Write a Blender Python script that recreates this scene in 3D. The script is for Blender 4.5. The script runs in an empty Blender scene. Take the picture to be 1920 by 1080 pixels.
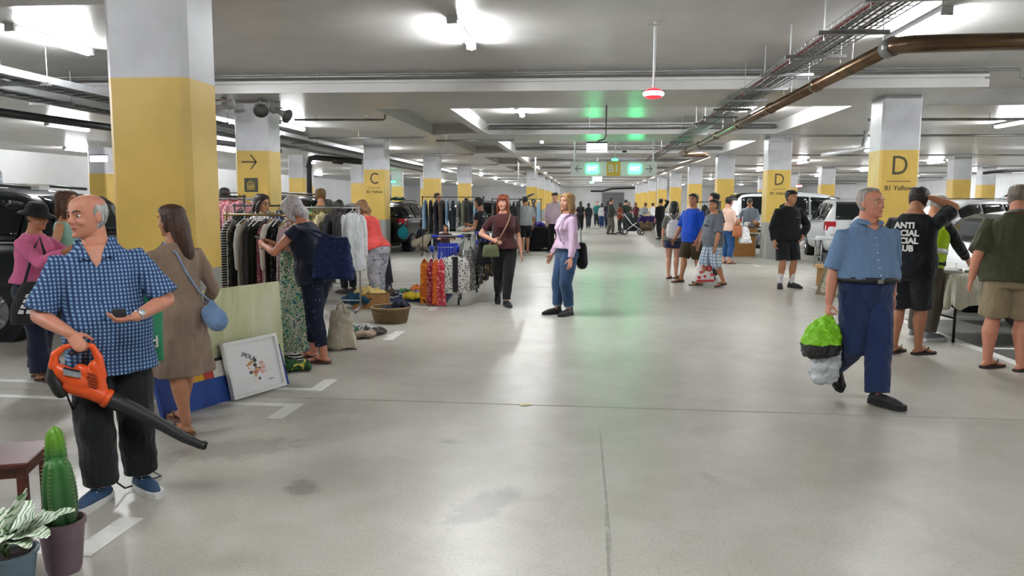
import bpy, bmesh, math, random
from mathutils import Vector, Matrix, Euler
R = random.Random(7)
sc = bpy.context.scene
col = sc.collection
PI = math.pi

# ------------------------------------------------------------------ camera, world, exposure
CAM_F, CAM_PITCH, CAM_YAW, CAM_ROLL, CAM_H = 1430.0, .1127, .0959, .0052, 1.6
cam = bpy.data.cameras.new('camera'); cam.sensor_width = 36; cam.lens = CAM_F / 1920 * 36
cam.clip_start = .05; cam.clip_end = 300
camo = bpy.data.objects.new('camera', cam); col.objects.link(camo); sc.camera = camo
_F = Vector((-math.sin(CAM_YAW) * math.cos(CAM_PITCH), math.cos(CAM_YAW) * math.cos(CAM_PITCH), -math.sin(CAM_PITCH)))
_R0 = Vector((math.cos(CAM_YAW), math.sin(CAM_YAW), 0)); _U0 = _R0.cross(_F)
_Rr = math.cos(CAM_ROLL) * _R0 + math.sin(CAM_ROLL) * _U0; _U = -math.sin(CAM_ROLL) * _R0 + math.cos(CAM_ROLL) * _U0
camo.matrix_world = Matrix(((_Rr.x, _U.x, -_F.x, 0), (_Rr.y, _U.y, -_F.y, 0), (_Rr.z, _U.z, -_F.z, CAM_H), (0, 0, 0, 1)))
w = bpy.data.worlds.new('world'); sc.world = w; w.use_nodes = True
w.node_tree.nodes['Background'].inputs[0].default_value = (.8, .85, .9, 1)
w.node_tree.nodes['Background'].inputs[1].default_value = .3
LAMP_EMIT = 150.0
sc.view_settings.view_transform = 'Standard'; sc.view_settings.look = 'None'
sc.view_settings.exposure = 1.22; sc.view_settings.gamma = 1.0; sc.view_settings.use_curve_mapping = False
sc.cycles.use_adaptive_sampling = True; sc.cycles.adaptive_threshold = .1
sc.cycles.max_bounces = 5; sc.cycles.diffuse_bounces = 3; sc.cycles.glossy_bounces = 3; sc.cycles.transmission_bounces = 4; sc.cycles.transparent_max_bounces = 8
sc.cycles.caustics_reflective = False; sc.cycles.caustics_refractive = False
sc.cycles.sample_clamp_indirect = 4.0
sc.cycles.use_denoising = True

# ------------------------------------------------------------------ helpers
def lin(h):
    if not isinstance(h, str): return tuple(h[:3])
    c = [int(h[i:i + 2], 16) / 255 for i in (0, 2, 4)]
    return tuple(x / 12.92 if x <= .04045 else ((x + .055) / 1.055) ** 2.4 for x in c)
MATS = {}
class NT:
    """small node helper"""
    def __init__(s, m): s.t = m.node_tree; s.n = s.t.nodes; s.b = s.n['Principled BSDF']
    def add(s, typ, **kw):
        n = s.n.new(typ)
        for k, v in kw.items():
            if k.startswith('i_'):
                key = k[2:]; key = int(key) if key.isdigit() else key.replace('_', ' ')
                if hasattr(v, 'is_output') or isinstance(v, bpy.types.NodeSocket): s.t.links.new(v, n.inputs[key])
                else: n.inputs[key].default_value = v
            else: setattr(n, k, v)
        return n
    def link(s, a, b): s.t.links.new(a, b)
    def math(s, op, a, b=None):
        n = s.n.new('ShaderNodeMath'); n.operation = op
        for i, v in enumerate((a, b)):
            if v is None: continue
            if isinstance(v, bpy.types.NodeSocket): s.t.links.new(v, n.inputs[i])
            else: n.inputs[i].default_value = v
        return n.outputs[0]
    def mix(s, fac, a, b):
        n = s.n.new('ShaderNodeMix'); n.data_type = 'RGBA'
        for i, v in ((0, fac), (6, a), (7, b)):
            if isinstance(v, bpy.types.NodeSocket): s.t.links.new(v, n.inputs[i])
            elif i == 0: n.inputs[0].default_value = v
            else: n.inputs[i].default_value = (*lin(v), 1)
        return n.outputs[2]
    def ramp(s, fac, stops, const=False):
        n = s.n.new('ShaderNodeValToRGB'); s.t.links.new(fac, n.inputs[0])
        cr = n.color_ramp
        if const: cr.interpolation = 'CONSTANT'
        while len(cr.elements) < len(stops): cr.elements.new(.5)
        for e, (p, c) in zip(cr.elements, stops): e.position = p; e.color = (*lin(c), 1)
        return n.outputs[0]
    def coords(s, which='Object', scale=None):
        o = s.n.new('ShaderNodeTexCoord').outputs[which]
        if scale:
            m = s.n.new('ShaderNodeMapping'); s.t.links.new(o, m.inputs[0]); m.inputs['Scale'].default_value = scale; o = m.outputs[0]
        return o
    def noise(s, co, sc_, detail=3, rough=.5, dist=0):
        n = s.n.new('ShaderNodeTexNoise'); s.t.links.new(co, n.inputs['Vector']); n.inputs['Scale'].default_value = sc_
        n.inputs['Detail'].default_value = detail; n.inputs['Roughness'].default_value = rough; n.inputs['Distortion'].default_value = dist
        return n.outputs[0]
    def bump(s, h, strength=.3, dist=.01):
        n = s.n.new('ShaderNodeBump'); s.t.links.new(h, n.inputs['Height']); n.inputs['Strength'].default_value = strength; n.inputs['Distance'].default_value = dist
        s.t.links.new(n.outputs[0], s.b.inputs['Normal'])
def newmat(name, c, rough=.6, metal=0., spec=.5):
    m = bpy.data.materials.new(name); m.use_nodes = True
    b = m.node_tree.nodes['Principled BSDF']
    b.inputs['Base Color'].default_value = (*lin(c), 1); b.inputs['Roughness'].default_value = rough; b.inputs['Metallic'].default_value = metal
    b.inputs['Specular IOR Level'].default_value = spec
    return m
def M(c, rough=.6, metal=0., var=.12, vs=6., bump=0., bs=40., spec=.5):
    """colour with slight procedural variation"""
    key = ('M', c, rough, metal, var, vs, bump, bs)
    if key in MATS: return MATS[key]
    m = newmat('mat_%d' % len(MATS), c, rough, metal, spec); t = NT(m)
    if var:
        n = t.noise(t.coords(), vs, 4)
        a = tuple(min(1, x * (1 + var)) for x in lin(c)); d = tuple(x * (1 - var) for x in lin(c))
        t.link(t.ramp(n, [(.3, d), (.7, a)]), t.b.inputs['Base Color'])
    if bump: t.bump(t.noise(t.coords(), bs, 3), bump)
    MATS[key] = m; return m
def cloth(c, var=.18, rough=.85, fold=.6):
    key = ('C', c, var, rough, fold)
    if key in MATS: return MATS[key]
    m = newmat('cloth_%d' % len(MATS), c, rough, 0, .25); t = NT(m)
    co = t.coords('Object', (1, 1, .45)); n = t.noise(co, 9, 3, .5, .6)
    a = tuple(min(1, x * (1 + var)) for x in lin(c)); d = tuple(x * (1 - var) for x in lin(c))
    t.link(t.ramp(n, [(.3, d), (.7, a)]), t.b.inputs['Base Color'])
    t.bump(t.noise(co, 8.5, 4, .5, 1.6), fold, .035)
    try: t.b.inputs['Sheen Weight'].default_value = .15
    except Exception: pass
    MATS[key] = m; return m
def patterned(stops, scale=22, dist=1.5, kind='noise', rough=.85, stretch=(1, 1, 1)):
    """printed fabric: blotchy colours with hard edges"""
    key = ('P', str(stops), scale, dist, kind, stretch)
    if key in MATS: return MATS[key]
    m = newmat('print_%d' % len(MATS), stops[0][1], rough, 0, .25); t = NT(m); co = t.coords('Object', stretch)
    if kind == 'noise': f = t.noise(co, scale, 2, .5, dist)
    elif kind == 'vor':
        n = t.n.new('ShaderNodeTexVoronoi'); t.link(co, n.inputs['Vector']); n.inputs['Scale'].default_value = scale; f = n.outputs['Distance']
    elif kind == 'vorcol':
        n = t.n.new('ShaderNodeTexVoronoi'); t.link(co, n.inputs['Vector']); n.inputs['Scale'].default_value = scale
        s = t.n.new('ShaderNodeSeparateColor'); t.link(n.outputs['Color'], s.inputs[0]); f = s.outputs[0]
    elif kind == 'stripe':
        n = t.n.new('ShaderNodeTexWave'); t.link(co, n.inputs['Vector']); n.inputs['Scale'].default_value = scale; n.bands_direction = 'Z'; n.inputs['Distortion'].default_value = 0; f = n.outputs['Fac']
    t.link(t.ramp(f, stops, True), t.b.inputs['Base Color'])
    t.bump(t.noise(t.coords('Object', (1, 1, .4)), 11, 3), .3, .03)
    MATS[key] = m; return m
def plaid(base, dark, light, nx=42, nz=42, rough=.85):
    m = newmat('plaid', base, rough, 0, .25); t = NT(m); s = t.n.new('ShaderNodeSeparateXYZ'); t.link(t.coords(), s.inputs[0])
    def band(o, k, th):
        f = t.math('FRACT', t.math('MULTIPLY', o, k)); return t.math('LESS_THAN', f, th)
    vx = band(t.math('ADD', s.outputs[0], t.math('MULTIPLY', s.outputs[1], .35)), nx, .5); hz = band(s.outputs[2], nz, .48)
    fx = band(t.math('ADD', s.outputs[0], t.math('MULTIPLY', s.outputs[1], .35)), nx, .16)
    c1 = t.mix(t.math('MULTIPLY', vx, .75), base, dark); n = t.n.new('ShaderNodeMix'); n.data_type = 'RGBA'
    t.link(t.math('MULTIPLY', hz, .45), n.inputs[0]); t.link(c1, n.inputs[6]); n.inputs[7].default_value = (*lin(dark), 1)
    n2 = t.n.new('ShaderNodeMix'); n2.data_type = 'RGBA'; t.link(t.math('MULTIPLY', t.math('SUBTRACT', 1.0, vx), t.math('SUBTRACT', 1.0, hz)), n2.inputs[0])
    t.link(n.outputs[2], n2.inputs[6]); n2.inputs[7].default_value = (*lin(light), 1)
    t.link(n2.outputs[2], t.b.inputs['Base Color']); t.bump(t.noise(t.coords('Object', (1, 1, .45)), 10, 4, .5, 1), .45, .03)
    return m
def glass(c='1a2226', rough=.05):
    key = ('G', c)
    if key in MATS: return MATS[key]
    m = newmat('glass_%d' % len(MATS), c, rough, 0, .6); MATS[key] = m; return m
def emit(c, strength):
    key = ('E', c, strength)
    if key in MATS: return MATS[key]
    m = newmat('emit_%d' % len(MATS), c, .4); b = m.node_tree.nodes['Principled BSDF']
    b.inputs['Emission Color'].default_value = (*lin(c), 1); b.inputs['Emission Strength'].default_value = strength
    MATS[key] = m; return m

class MB:
    """collects shapes into one mesh"""
    def __init__(s): s.v = []; s.f = []
    def add(s, vs, fs):
        o = len(s.v); s.v += [tuple(v) for v in vs]; s.f += [tuple(i + o for i in f) for f in fs]; return s
    def box(s, c, d, rz=0., m=None):
        x, y, z = d[0] / 2, d[1] / 2, d[2] / 2
        vs = [Vector((a * x, b * y, e * z)) for a in (-1, 1) for b in (-1, 1) for e in (-1, 1)]
        if rz: vs = [Matrix.Rotation(rz, 3, 'Z') @ v for v in vs]
        if m: vs = [m @ v for v in vs]
        vs = [v + Vector(c) for v in vs]
        return s.add(vs, [(0, 1, 3, 2), (4, 6, 7, 5), (0, 4, 5, 1), (2, 3, 7, 6), (0, 2, 6, 4), (1, 5, 7, 3)])
    def bx(s, x0, x1, y0, y1, z0, z1): return s.box(((x0 + x1) / 2, (y0 + y1) / 2, (z0 + z1) / 2), (abs(x1 - x0), abs(y1 - y0), abs(z1 - z0)))
    def rings(s, rings, cap=True, close=True):
        """rings: list of lists of points, equal length"""
        n = len(rings[0]); o = len(s.v)
        for r in rings: s.v += [tuple(p) for p in r]
        for i in range(len(rings) - 1):
            for j in range(n if close else n - 1):
                a = o + i * n + j; b = o + i * n + (j + 1) % n
                s.f.append((a, b, b + n, a + n))
        if cap:
            for i, rv in ((0, True), (len(rings) - 1, False)):
                c = sum((Vector(p) for p in rings[i]), Vector()) / n; k = len(s.v); s.v.append(tuple(c))
                for j in range(n):
                    a = o + i * n + j; b = o + i * n + (j + 1) % n
                    s.f.append((b, a, k) if rv else (a, b, k))
        return s
    def tube(s, pts, rad, n=10, cap=True, flat=None):
        """tube along points; rad is a number or list; flat=(axis hint, ratio) gives an elliptic section"""
        pts = [Vector(p) for p in pts]; m = len(pts)
        if not isinstance(rad, (list, tuple)): rad = [rad] * m
        rings = []; prev = None
        for i, p in enumerate(pts):
            t = (pts[min(i + 1, m - 1)] - pts[max(i - 1, 0)])
            if t.length < 1e-9: t = Vector((0, 0, 1))
            t.normalize()
            if flat: u = Vector(flat[0]) - Vector(flat[0]).dot(t) * t
            elif prev is not None: u = prev - prev.dot(t) * t
            else: u = Vector((1, 0, 0)) - t.x * t if abs(t.x) < .9 else Vector((0, 1, 0)) - t.y * t
            if u.length < 1e-6: u = t.orthogonal()
            u.normalize(); prev = u; v = t.cross(u); k = flat[1] if flat else 1.
            r = rad[i]
            rings.append([p + u * (r * math.cos(2 * PI * j / n)) + v * (r * k * math.sin(2 * PI * j / n)) for j in range(n)])
        return s.rings(rings, cap)
    def limb(s, pts, rad, n=12, flat=None, sub=1):
        """tube with rounded ends"""
        pts = [Vector(p) for p in pts]; rad = list(rad)
        d0 = (pts[0] - pts[1]).normalized(); d1 = (pts[-1] - pts[-2]).normalized()
        P = [pts[0] + d0 * rad[0] * .95, pts[0] + d0 * rad[0] * .7] + pts + [pts[-1] + d1 * rad[-1] * .7, pts[-1] + d1 * rad[-1] * .95]
        Q = [rad[0] * .3, rad[0] * .72] + rad + [rad[-1] * .72, rad[-1] * .3]
        return s.tube(P, Q, n, True, flat)
    def cuff(s, pts, rad, n=14):
        """tube with a rounded start and a flat end, for sleeves and trouser legs"""
        pts = [Vector(p) for p in pts]; rad = list(rad); d0 = (pts[0] - pts[1]).normalized()
        return s.tube([pts[0] + d0 * rad[0] * .95, pts[0] + d0 * rad[0] * .7] + pts, [rad[0] * .3, rad[0] * .72] + rad, n)
    def ell(s, c, r, m=None, nu=12, nv=8):
        c = Vector(c); rings = []
        for i in range(1, nv):
            th = PI * i / nv
            ring = []
            for j in range(nu):
                a = 2 * PI * j / nu; v = Vector((r[0] * math.sin(th) * math.cos(a), r[1] * math.sin(th) * math.sin(a), -r[2] * math.cos(th)))
                ring.append((m @ v if m else v) + c)
            rings.append(ring)
        n0 = len(s.v); s.rings(rings, False)
        lo = Vector((0, 0, -r[2])); hi = Vector((0, 0, r[2])); k = len(s.v)
        s.v += [tuple((m @ lo if m else lo) + c), tuple((m @ hi if m else hi) + c)]
        for j in range(nu):
            s.f.append((n0 + (j + 1) % nu, n0 + j, k)); a = n0 + (nv - 2) * nu
            s.f.append((a + j, a + (j + 1) % nu, k + 1))
        return s
    def lathe(s, c, prof, n=20, cap=True):
        return s.rings([[Vector(c) + Vector((r * math.cos(2 * PI * j / n), r * math.sin(2 * PI * j / n), z)) for j in range(n)] for r, z in prof], cap)
    def prism(s, poly, d, m=None):
        """polygon of 3d points extruded by vector d"""
        n = len(poly); a = [Vector(p) for p in poly]; b = [p + Vector(d) for p in a]
        return s.add(a + b, [tuple(range(n))[::-1], tuple(range(n, 2 * n))] + [(i, (i + 1) % n, (i + 1) % n + n, i + n) for i in range(n)])
    def grid(s, f, nu, nv):
        o = len(s.v)
        for i in range(nu + 1):
            for j in range(nv + 1): s.v.append(tuple(f(i / nu, j / nv)))
        for i in range(nu):
            for j in range(nv):
                a = o + i * (nv + 1) + j; s.f.append((a, a + nv + 1, a + nv + 2, a + 1))
        return s
    def xf(s, m): s.v = [tuple(m @ Vector(v)) for v in s.v]; return s
    def mesh(s, name, smooth=False):
        me = bpy.data.meshes.new(name); me.from_pydata(s.v, [], s.f); me.validate()
        bm = bmesh.new(); bm.from_mesh(me); bmesh.ops.recalc_face_normals(bm, faces=bm.faces)
        if smooth:
            for f in bm.faces: f.smooth = True
        bm.to_mesh(me); bm.free()
        return me
    def build(s, name, mat, parent=None, smooth=False, loc=None, bevel=0., auto=None):
        o = bpy.data.objects.new(name, s.mesh(name, smooth)); col.objects.link(o)
        if mat: o.data.materials.append(mat)
        if parent: o.parent = parent
        if loc: o.location = loc
        if bevel:
            b = o.modifiers.new('bevel', 'BEVEL'); b.width = bevel; b.segments = 2; b.limit_method = 'ANGLE'
        if smooth and auto: sharp(o.data, auto)
        return o
def sharp(me, deg=40):
    bm = bmesh.new(); bm.from_mesh(me)
    for e in bm.edges:
        if len(e.link_faces) == 2 and e.calc_face_angle(0) > math.radians(deg): e.smooth = False
    bm.to_mesh(me); bm.free()
def tag(o, label, cat, group=None, kind=None):
    if label: o['label'] = label
    if cat: o['category'] = cat
    if group: o['group'] = group
    if kind: o['kind'] = kind
    return o
def thing(name, label, cat, loc=(0, 0, 0), rz=0., group=None):
    o = bpy.data.objects.new(name, None); col.objects.link(o); o.location = loc; o.rotation_euler = (0, 0, rz); o.empty_display_size = .1
    return tag(o, label, cat, group)
def struct(o): o['kind'] = 'structure'; return o
def root(name):
    o = bpy.data.objects.new(name, None); col.objects.link(o); return o
def clone(o, parent=None, **kw):
    c = o.copy(); col.objects.link(c); c.parent = parent
    if parent is None:
        for k, v in kw.items():
            if k == 'loc': c.location = v
            elif k == 'rz': c.rotation_euler = (0, 0, v)
            else: c[k] = v
    for ch in o.children: clone(ch, c)
    return c
def text(name, body, size, mat, parent, loc, rot=(PI / 2, 0, 0), align='CENTER', ext=.002, sx=1., bold=0.):
    cu = bpy.data.curves.new(name, 'FONT'); cu.body = body; cu.size = size; cu.align_x = align; cu.align_y = 'CENTER'; cu.extrude = ext; cu.resolution_u = 3; cu.offset = bold
    t = bpy.data.objects.new(name, cu); col.objects.link(t)
    me = bpy.data.meshes.new_from_object(t.evaluated_get(bpy.context.evaluated_depsgraph_get()))
    bpy.data.objects.remove(t); bpy.data.curves.remove(cu)
    o = bpy.data.objects.new(name, me); col.objects.link(o); me.materials.clear(); me.materials.append(mat)
    o.parent = parent; o.location = loc; o.rotation_euler = rot; o.scale = (sx, 1, 1)
    return o
def organic(o, voxel, smooth=4, disp=0., dsize=.15, fac=.5):
    """fuse overlapping closed shapes of a mesh into one continuous surface"""
    r = o.modifiers.new('fuse', 'REMESH'); r.mode = 'VOXEL'; r.voxel_size = voxel; r.use_smooth_shade = True
    if smooth:
        q = o.modifiers.new('smooth', 'SMOOTH'); q.factor = fac; q.iterations = smooth
    if disp:
        key = 'clouds_%.3f' % dsize; tx = bpy.data.textures.get(key)
        if not tx: tx = bpy.data.textures.new(key, 'CLOUDS'); tx.noise_scale = dsize; tx.noise_depth = 1
        d = o.modifiers.new('wrinkle', 'DISPLACE'); d.texture = tx; d.strength = disp; d.mid_level = .5; d.texture_coords = 'LOCAL'
    return o

# ------------------------------------------------------------------ structure: floor
def concrete_mat(name, c0, c1, rough=.3, spots=()):
    m = newmat(name, c0, rough); t = NT(m); co = t.coords()
    n1 = t.noise(co, .55, 5, .6); n2 = t.noise(co, 3.2, 5, .65, .5); n3 = t.noise(co, 60, 2)
    c = t.ramp(n1, [(.3, c1), (.7, c0)])
    a = t.n.new('ShaderNodeMix'); a.data_type = 'RGBA'; a.blend_type = 'MULTIPLY'; a.inputs[0].default_value = .55; t.link(c, a.inputs[6]); t.link(t.ramp(n2, [(.25, 'd4d1c8'), (.7, 'ffffff')]), a.inputs[7]); c = a.outputs[2]
    a = t.n.new('ShaderNodeMix'); a.data_type = 'RGBA'; a.blend_type = 'MULTIPLY'; a.inputs[0].default_value = .35; t.link(c, a.inputs[6]); t.link(t.ramp(n3, [(.3, 'c8c8c8'), (.6, 'ffffff')]), a.inputs[7]); c = a.outputs[2]
    for (x, y, rx, ry, rot, dark) in spots:      # oil stains and tyre scuffs with a shape of their own
        mp = t.n.new('ShaderNodeMapping'); mp.vector_type = 'TEXTURE'; t.link(co, mp.inputs[0]); mp.inputs['Location'].default_value = (x, y, 0); mp.inputs['Rotation'].default_value = (0, 0, rot); mp.inputs['Scale'].default_value = (rx, ry, 1)
        ln = t.n.new('ShaderNodeVectorMath'); ln.operation = 'LENGTH'; t.link(mp.outputs[0], ln.inputs[0])
        d = t.math('ADD', ln.outputs['Value'], t.math('MULTIPLY', t.math('SUBTRACT', t.noise(co, 9, 4, .7), .5), 1.6))
        f = t.math('MULTIPLY', t.ramp(d, [(.55, 'ffffff'), (1., '000000')]), dark)
        n = t.n.new('ShaderNodeMix'); n.data_type = 'RGBA'; t.link(f, n.inputs[0]); t.link(c, n.inputs[6]); n.inputs[7].default_value = (*lin('5b564f'), 1); c = n.outputs[2]
    t.link(c, t.b.inputs['Base Color'])
    t.b.inputs['Roughness'].default_value = rough + .05
    t.bump(n3, .05, .004)
    return m
SPOTS = [(-1.56, 3.99, .11, .16, .3, .5), (-.52, 3.85, .16, .34, -.5, .34), (-2.25, 4.6, .5, .25, .4, .38), (-.9, 4.9, .07, .05, 0, .25), (.75, 4.4, .05, .12, .3, .2), (1.7, 7.9, .25, .4, .3, .18), (-.6, 8.6, .5, .2, .2, .16), (.13, 4.4, .009, 1.2, .01, .5), (.125, 3.0, .011, 1.0, 0, .5), (-3.2, 4.2, .5, .2, .4, .3), (-3.6, 5.3, .8, .25, .2, .3), (1.9, 4.7, .6, .2, .5, .12), (.9, 5.4, .3, .12, .3, .12)]
m_floor = concrete_mat('concrete_floor', 'c3c1ba', 'aeaba2', .3, SPOTS)
m_bay = concrete_mat('dark_bay_floor', '5c5b57', '504f4b', .45)
floor = struct(root('floor'))
MB().bx(-24, 26, -13, 93, -.3, -.03).build('floor_base', M('39362f', .9), floor)
jy = [-13, -2.5, 5.89, 14.3, 22.7, 31.1, 39.6, 48, 56.4, 64.8, 93]; jx = [-24, -5.7, 26]
for a in range(len(jy) - 1):
    for b in range(len(jx) - 1):
        g = .0095; gx = .003
        MB().bx(jx[b] + (gx if b else 0), jx[b + 1] - gx, jy[a] + g, jy[a + 1] - g, -.06, 0).build('floor_slab', m_floor, floor)
MB().bx(4.42, 9.6, 6.4, 11.0, .0005, .004).build('bay_coating', m_bay, floor)
m_line = M('d7d7d3', .55, var=.1, vs=14)
def line(x0, x1, y0, y1, z=.004): MB().bx(x0, x1, y0, y1, .0005, z).build('parking_line', m_line, floor)
for y, e in ((.5, 1), (3.12, 1), (5.66, -1), (6.16, 1), (8.83, 0), (11.28, 0), (14.0, -1), (14.6, 1), (17.2, 0), (19.7, 0)):
    line(-7.4, -2.32, y - .04, y + .04)
    if e: line(-2.32, -2.2, y - (.04 if e > 0 else .38), y + (.38 if e > 0 else .04))
    else: line(-2.32, -2.2, y - .33, y + .3)
for y in (11.3, 14.1, 14.7, 17.3, 20):
    line(4.43, 9.4, y - .04, y + .04, .006); line(4.3, 4.42, y - .3, y + .3)
line(4.3, 4.42, 6.2, 10.95)
line(4.43, 9.4, 8.81, 8.89, .006)
tag(MB().prism([(.02, 5.83, .0), (.1, 5.84, .0), (.11, 5.81, .0), (.03, 5.79, .0)], (0, 0, .008)).build('paper_scrap', M('e6dfb4', .8)), 'small cream paper scrap lying on the floor joint', 'litter').location = (-.52, .06, .0012)

# ------------------------------------------------------------------ structure: ceiling, walls
def ceil_mat():
    m = newmat('ceiling_paint', 'b5b3b0', .34, 0, .55); t = NT(m); co = t.coords()
    t.link(t.ramp(t.noise(co, 1.3, 4), [(.3, 'bab9b7'), (.7, 'c9c7c4')]), t.b.inputs['Base Color'])
    t.bump(t.noise(co, 5, 3), .04, .01); return m
m_ceil = ceil_mat(); m_white = M('cfd0d2', .5, var=.05, vs=3); m_wall = M('d8d9da', .7, var=.05, vs=1)
ceiling = struct(root('ceiling'))
MB().bx(-24, 26, -13, 93, 3.78, 4.0).build('ceiling_slab', m_ceil, ceiling)
ZS = 3.47
for k in range(-2, 10):
    y0 = 13.2 + 8.4 * k; y1 = y0 + 2.4; xr = 6.4 if k == 0 else 26
    MB().bx(-24, xr, y0, y1, 3.63, 3.79).bx(-24, xr - .05, y0 + .04, y1 - .04, 3.60, 3.63).bx(-24, xr, y0, y1, ZS, 3.60).build('drop_beam', m_ceil, ceiling)
    if k >= 0 and y1 + 6 < 93:
        for (a, b) in ((-24, -4.35), (-3.0, -2.78), (5.08, 26)):
            MB().bx(a, b, y1, y1 + 6, ZS, 3.79).build('soffit_panel' if b - a > 1 else 'ceiling_rib', m_ceil, ceiling)
struct(MB().bx(-24.2, 26.2, 92, 92.3, -.1, 4).build('wall_far', m_wall)); struct(MB().bx(-22.3, -22, -13, 92.2, -.1, 4).build('wall_left', m_wall))
struct(MB().bx(25, 25.3, -13, 92.2, -.1, 4).build('wall_right', m_wall)); struct(MB().bx(-24.2, 26.2, -13.3, -13, -.1, 4).build('wall_back', m_wall))
d = struct(MB().bx(1.9, 4.4, 91.86, 92, 0, 2.7).build('door_1', M('6f7072', .6)))
MB().bx(1.82, 4.48, 91.9, 91.99, 0, 2.78).build('door_frame', M('8f9092', .5), d)
MB().bx(4.1, 4.2, 91.8, 91.87, 1.0, 1.12).build('handle', M('b8b8b8', .3, 1), d)

def band_mat():
    m = newmat('column_paint', 'c8c9cc', .42); t = NT(m); g = t.n.new('ShaderNodeNewGeometry'); s = t.n.new('ShaderNodeSeparateXYZ'); t.link(g.outputs['Position'], s.inputs[0])
    f = t.math('DIVIDE', s.outputs[2], 4.)
    c = t.ramp(f, [(0, '9b9a97'), (1.046 / 4, 'dab75a'), (2.521 / 4, 'cbccd0')], True)
    a = t.n.new('ShaderNodeMix'); a.data_type = 'RGBA'; a.blend_type = 'MULTIPLY'; a.inputs[0].default_value = .5; t.link(c, a.inputs[6]); t.link(t.ramp(t.noise(g.outputs['Position'], 2.5, 5, .6), [(.3, 'd8d8d6'), (.65, 'ffffff')]), a.inputs[7])
    t.link(a.outputs[2], t.b.inputs['Base Color']); t.bump(t.noise(g.outputs['Position'], 30, 3), .04, .01); return m
m_col = band_mat(); m_ink = M('4b4630', .6, var=0)
COLS = {}
def column(key, x0, y0, w_=.66, dp=.6, zt=3.5, ch=.035):
    x1, y1 = x0 + w_, y0 + dp
    pl = [(x0 + ch, y0), (x1 - ch, y0), (x1, y0 + ch), (x1, y1 - ch), (x1 - ch, y1), (x0 + ch, y1), (x0, y1 - ch), (x0, y0 + ch)]
    o = struct(MB().prism([(x, y, 0) for x, y in pl], (0, 0, zt)).build('column', m_col)); COLS[key] = (o, x0, y0, w_); return o
column('n1', -3.71, 5.69, .66, .5, 3.79, .05)
column('n0', -3.71, -2.7, .66, .5, 3.79)
for k in range(4): column('L%d' % k, -6.64, 14.07 + 8.41 * k)
for k in range(6): column('M%d' % k, -3.72, 14.07 + 8.41 * (4 + k))
for k in range(9): column('R%d' % k, 5.11, 14.07 + 8.41 * k)
column('R-1', 5.11, 5.66); 
for k in range(1, 6): column('LL%d' % k, -12.3, 14.07 + 8.41 * k)
for i, (x, y) in enumerate([(-17.9, 26.2), (-18.2, 39.3), (13.95, 30.9), (11.55, 39.3), (19.05, 39.3), (12, 47.7), (18.5, 22.5), (12.2, 56), (-18.2, 47.7)]): column('x%d' % i, x, y)
def sign_letter(key, ch):
    o, x0, y0, w_ = COLS[key]; cx = x0 + w_ / 2; y = y0 - .004
    text('letter', ch, .47, m_ink, o, (cx, y, 2.25), sx=.85); MB().bx(cx - .2, cx + .2, y - .004, y + .003, 1.985, 1.995).build('rule', m_ink, o)
    text('zone_name', 'B1 Yellow', .115, m_ink, o, (cx, y, 1.87), bold=.001)
sign_letter('L1', 'C'); sign_letter('R0', 'D'); sign_letter('R1', 'D')
o, x0, y0, w_ = COLS['L0']; y = y0 - .005; cx = x0 + .3
MB().bx(cx - .17, cx + .12, y, y + .01, 2.31, 2.335).build('arrow_shaft', m_ink, o)
for s in (1, -1):
    MB().prism([(cx + .13, y, 2.3225), (cx + .10, y, 2.3225), (cx - .01, y, 2.3225 + s * .135), (cx + .02, y, 2.3225 + s * .135)], (0, .01, 0)).build('arrow_head', m_ink, o)
pl_ = MB().bx(cx - .13, cx + .13, y - .006, y + .01, 1.76, 2.02).build('lift_sign', M('3f4438', .6), o)
m_y = M('c7a544', .6, var=0)
for a, b, c_, d_ in ((-.075, .075, 1.80, 1.812), (-.075, .075, 1.925, 1.937), (-.075, -.063, 1.80, 1.937), (.063, .075, 1.80, 1.937)): MB().bx(cx + a, cx + b, y - .01, y - .004, c_, d_).build('lift_frame', m_y, pl_)
for dx in (-.036, 0, .036):
    MB().bx(cx + dx - .011, cx + dx + .011, y - .01, y - .004, 1.822, 1.888).ell((cx + dx, y - .007, 1.9), (.01, .004, .01), nu=8, nv=5).build('lift_figure', m_y, pl_)
for dx, s in ((-.025, 1), (.025, -1)): MB().prism([(cx + dx - .018, y - .01, 1.962 - s * .012), (cx + dx + .018, y - .01, 1.962 - s * .012), (cx + dx, y - .01, 1.962 + s * .016)], (0, .005, 0)).build('lift_arrow', m_y, pl_)
# ------------------------------------------------------------------ lamps
ORD = ['first', 'second', 'third', 'fourth', 'fifth', 'sixth', 'seventh', 'eighth', 'ninth', 'tenth', 'eleventh']
m_lampbody = M('c9cacc', .5, var=0); m_diff = emit('fbfdff', LAMP_EMIT)
def diffuser_ring(y, r): return [(r * math.cos(a), y, -.05 - max(0, r * math.sin(a)) * 1.1) for a in [PI * i / 8 for i in range(5)]]
_b = MB().bx(-.055, .055, -.76, .76, -.05, 0).mesh('body')
_d = MB().rings([diffuser_ring(-.75, .03), diffuser_ring(-.735, .058), diffuser_ring(.735, .058), diffuser_ring(.75, .03)], True, True).mesh('diffuser', True)
_c = MB().bx(-.062, .062, -.79, -.745, -.1, 0).mesh('end_cap'); _c2 = MB().bx(-.062, .062, .745, .79, -.1, 0).mesh('end_cap')
for me, mm in ((_b, m_lampbody), (_d, m_diff), (_c, m_lampbody), (_c2, m_lampbody)): me.materials.append(mm)
ROWS = {-18.6: 'far left over the outer parking bays', -13.: 'left over the second parking row', -7.2: 'left over the parking bays', -1.61: 'left of the aisle centre', 3.95: 'right of the aisle by the copper pipe', 9.5: 'right over the parking bays', 15.1: 'far right over the second parking row', 21: 'farthest right by the wall'}
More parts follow.
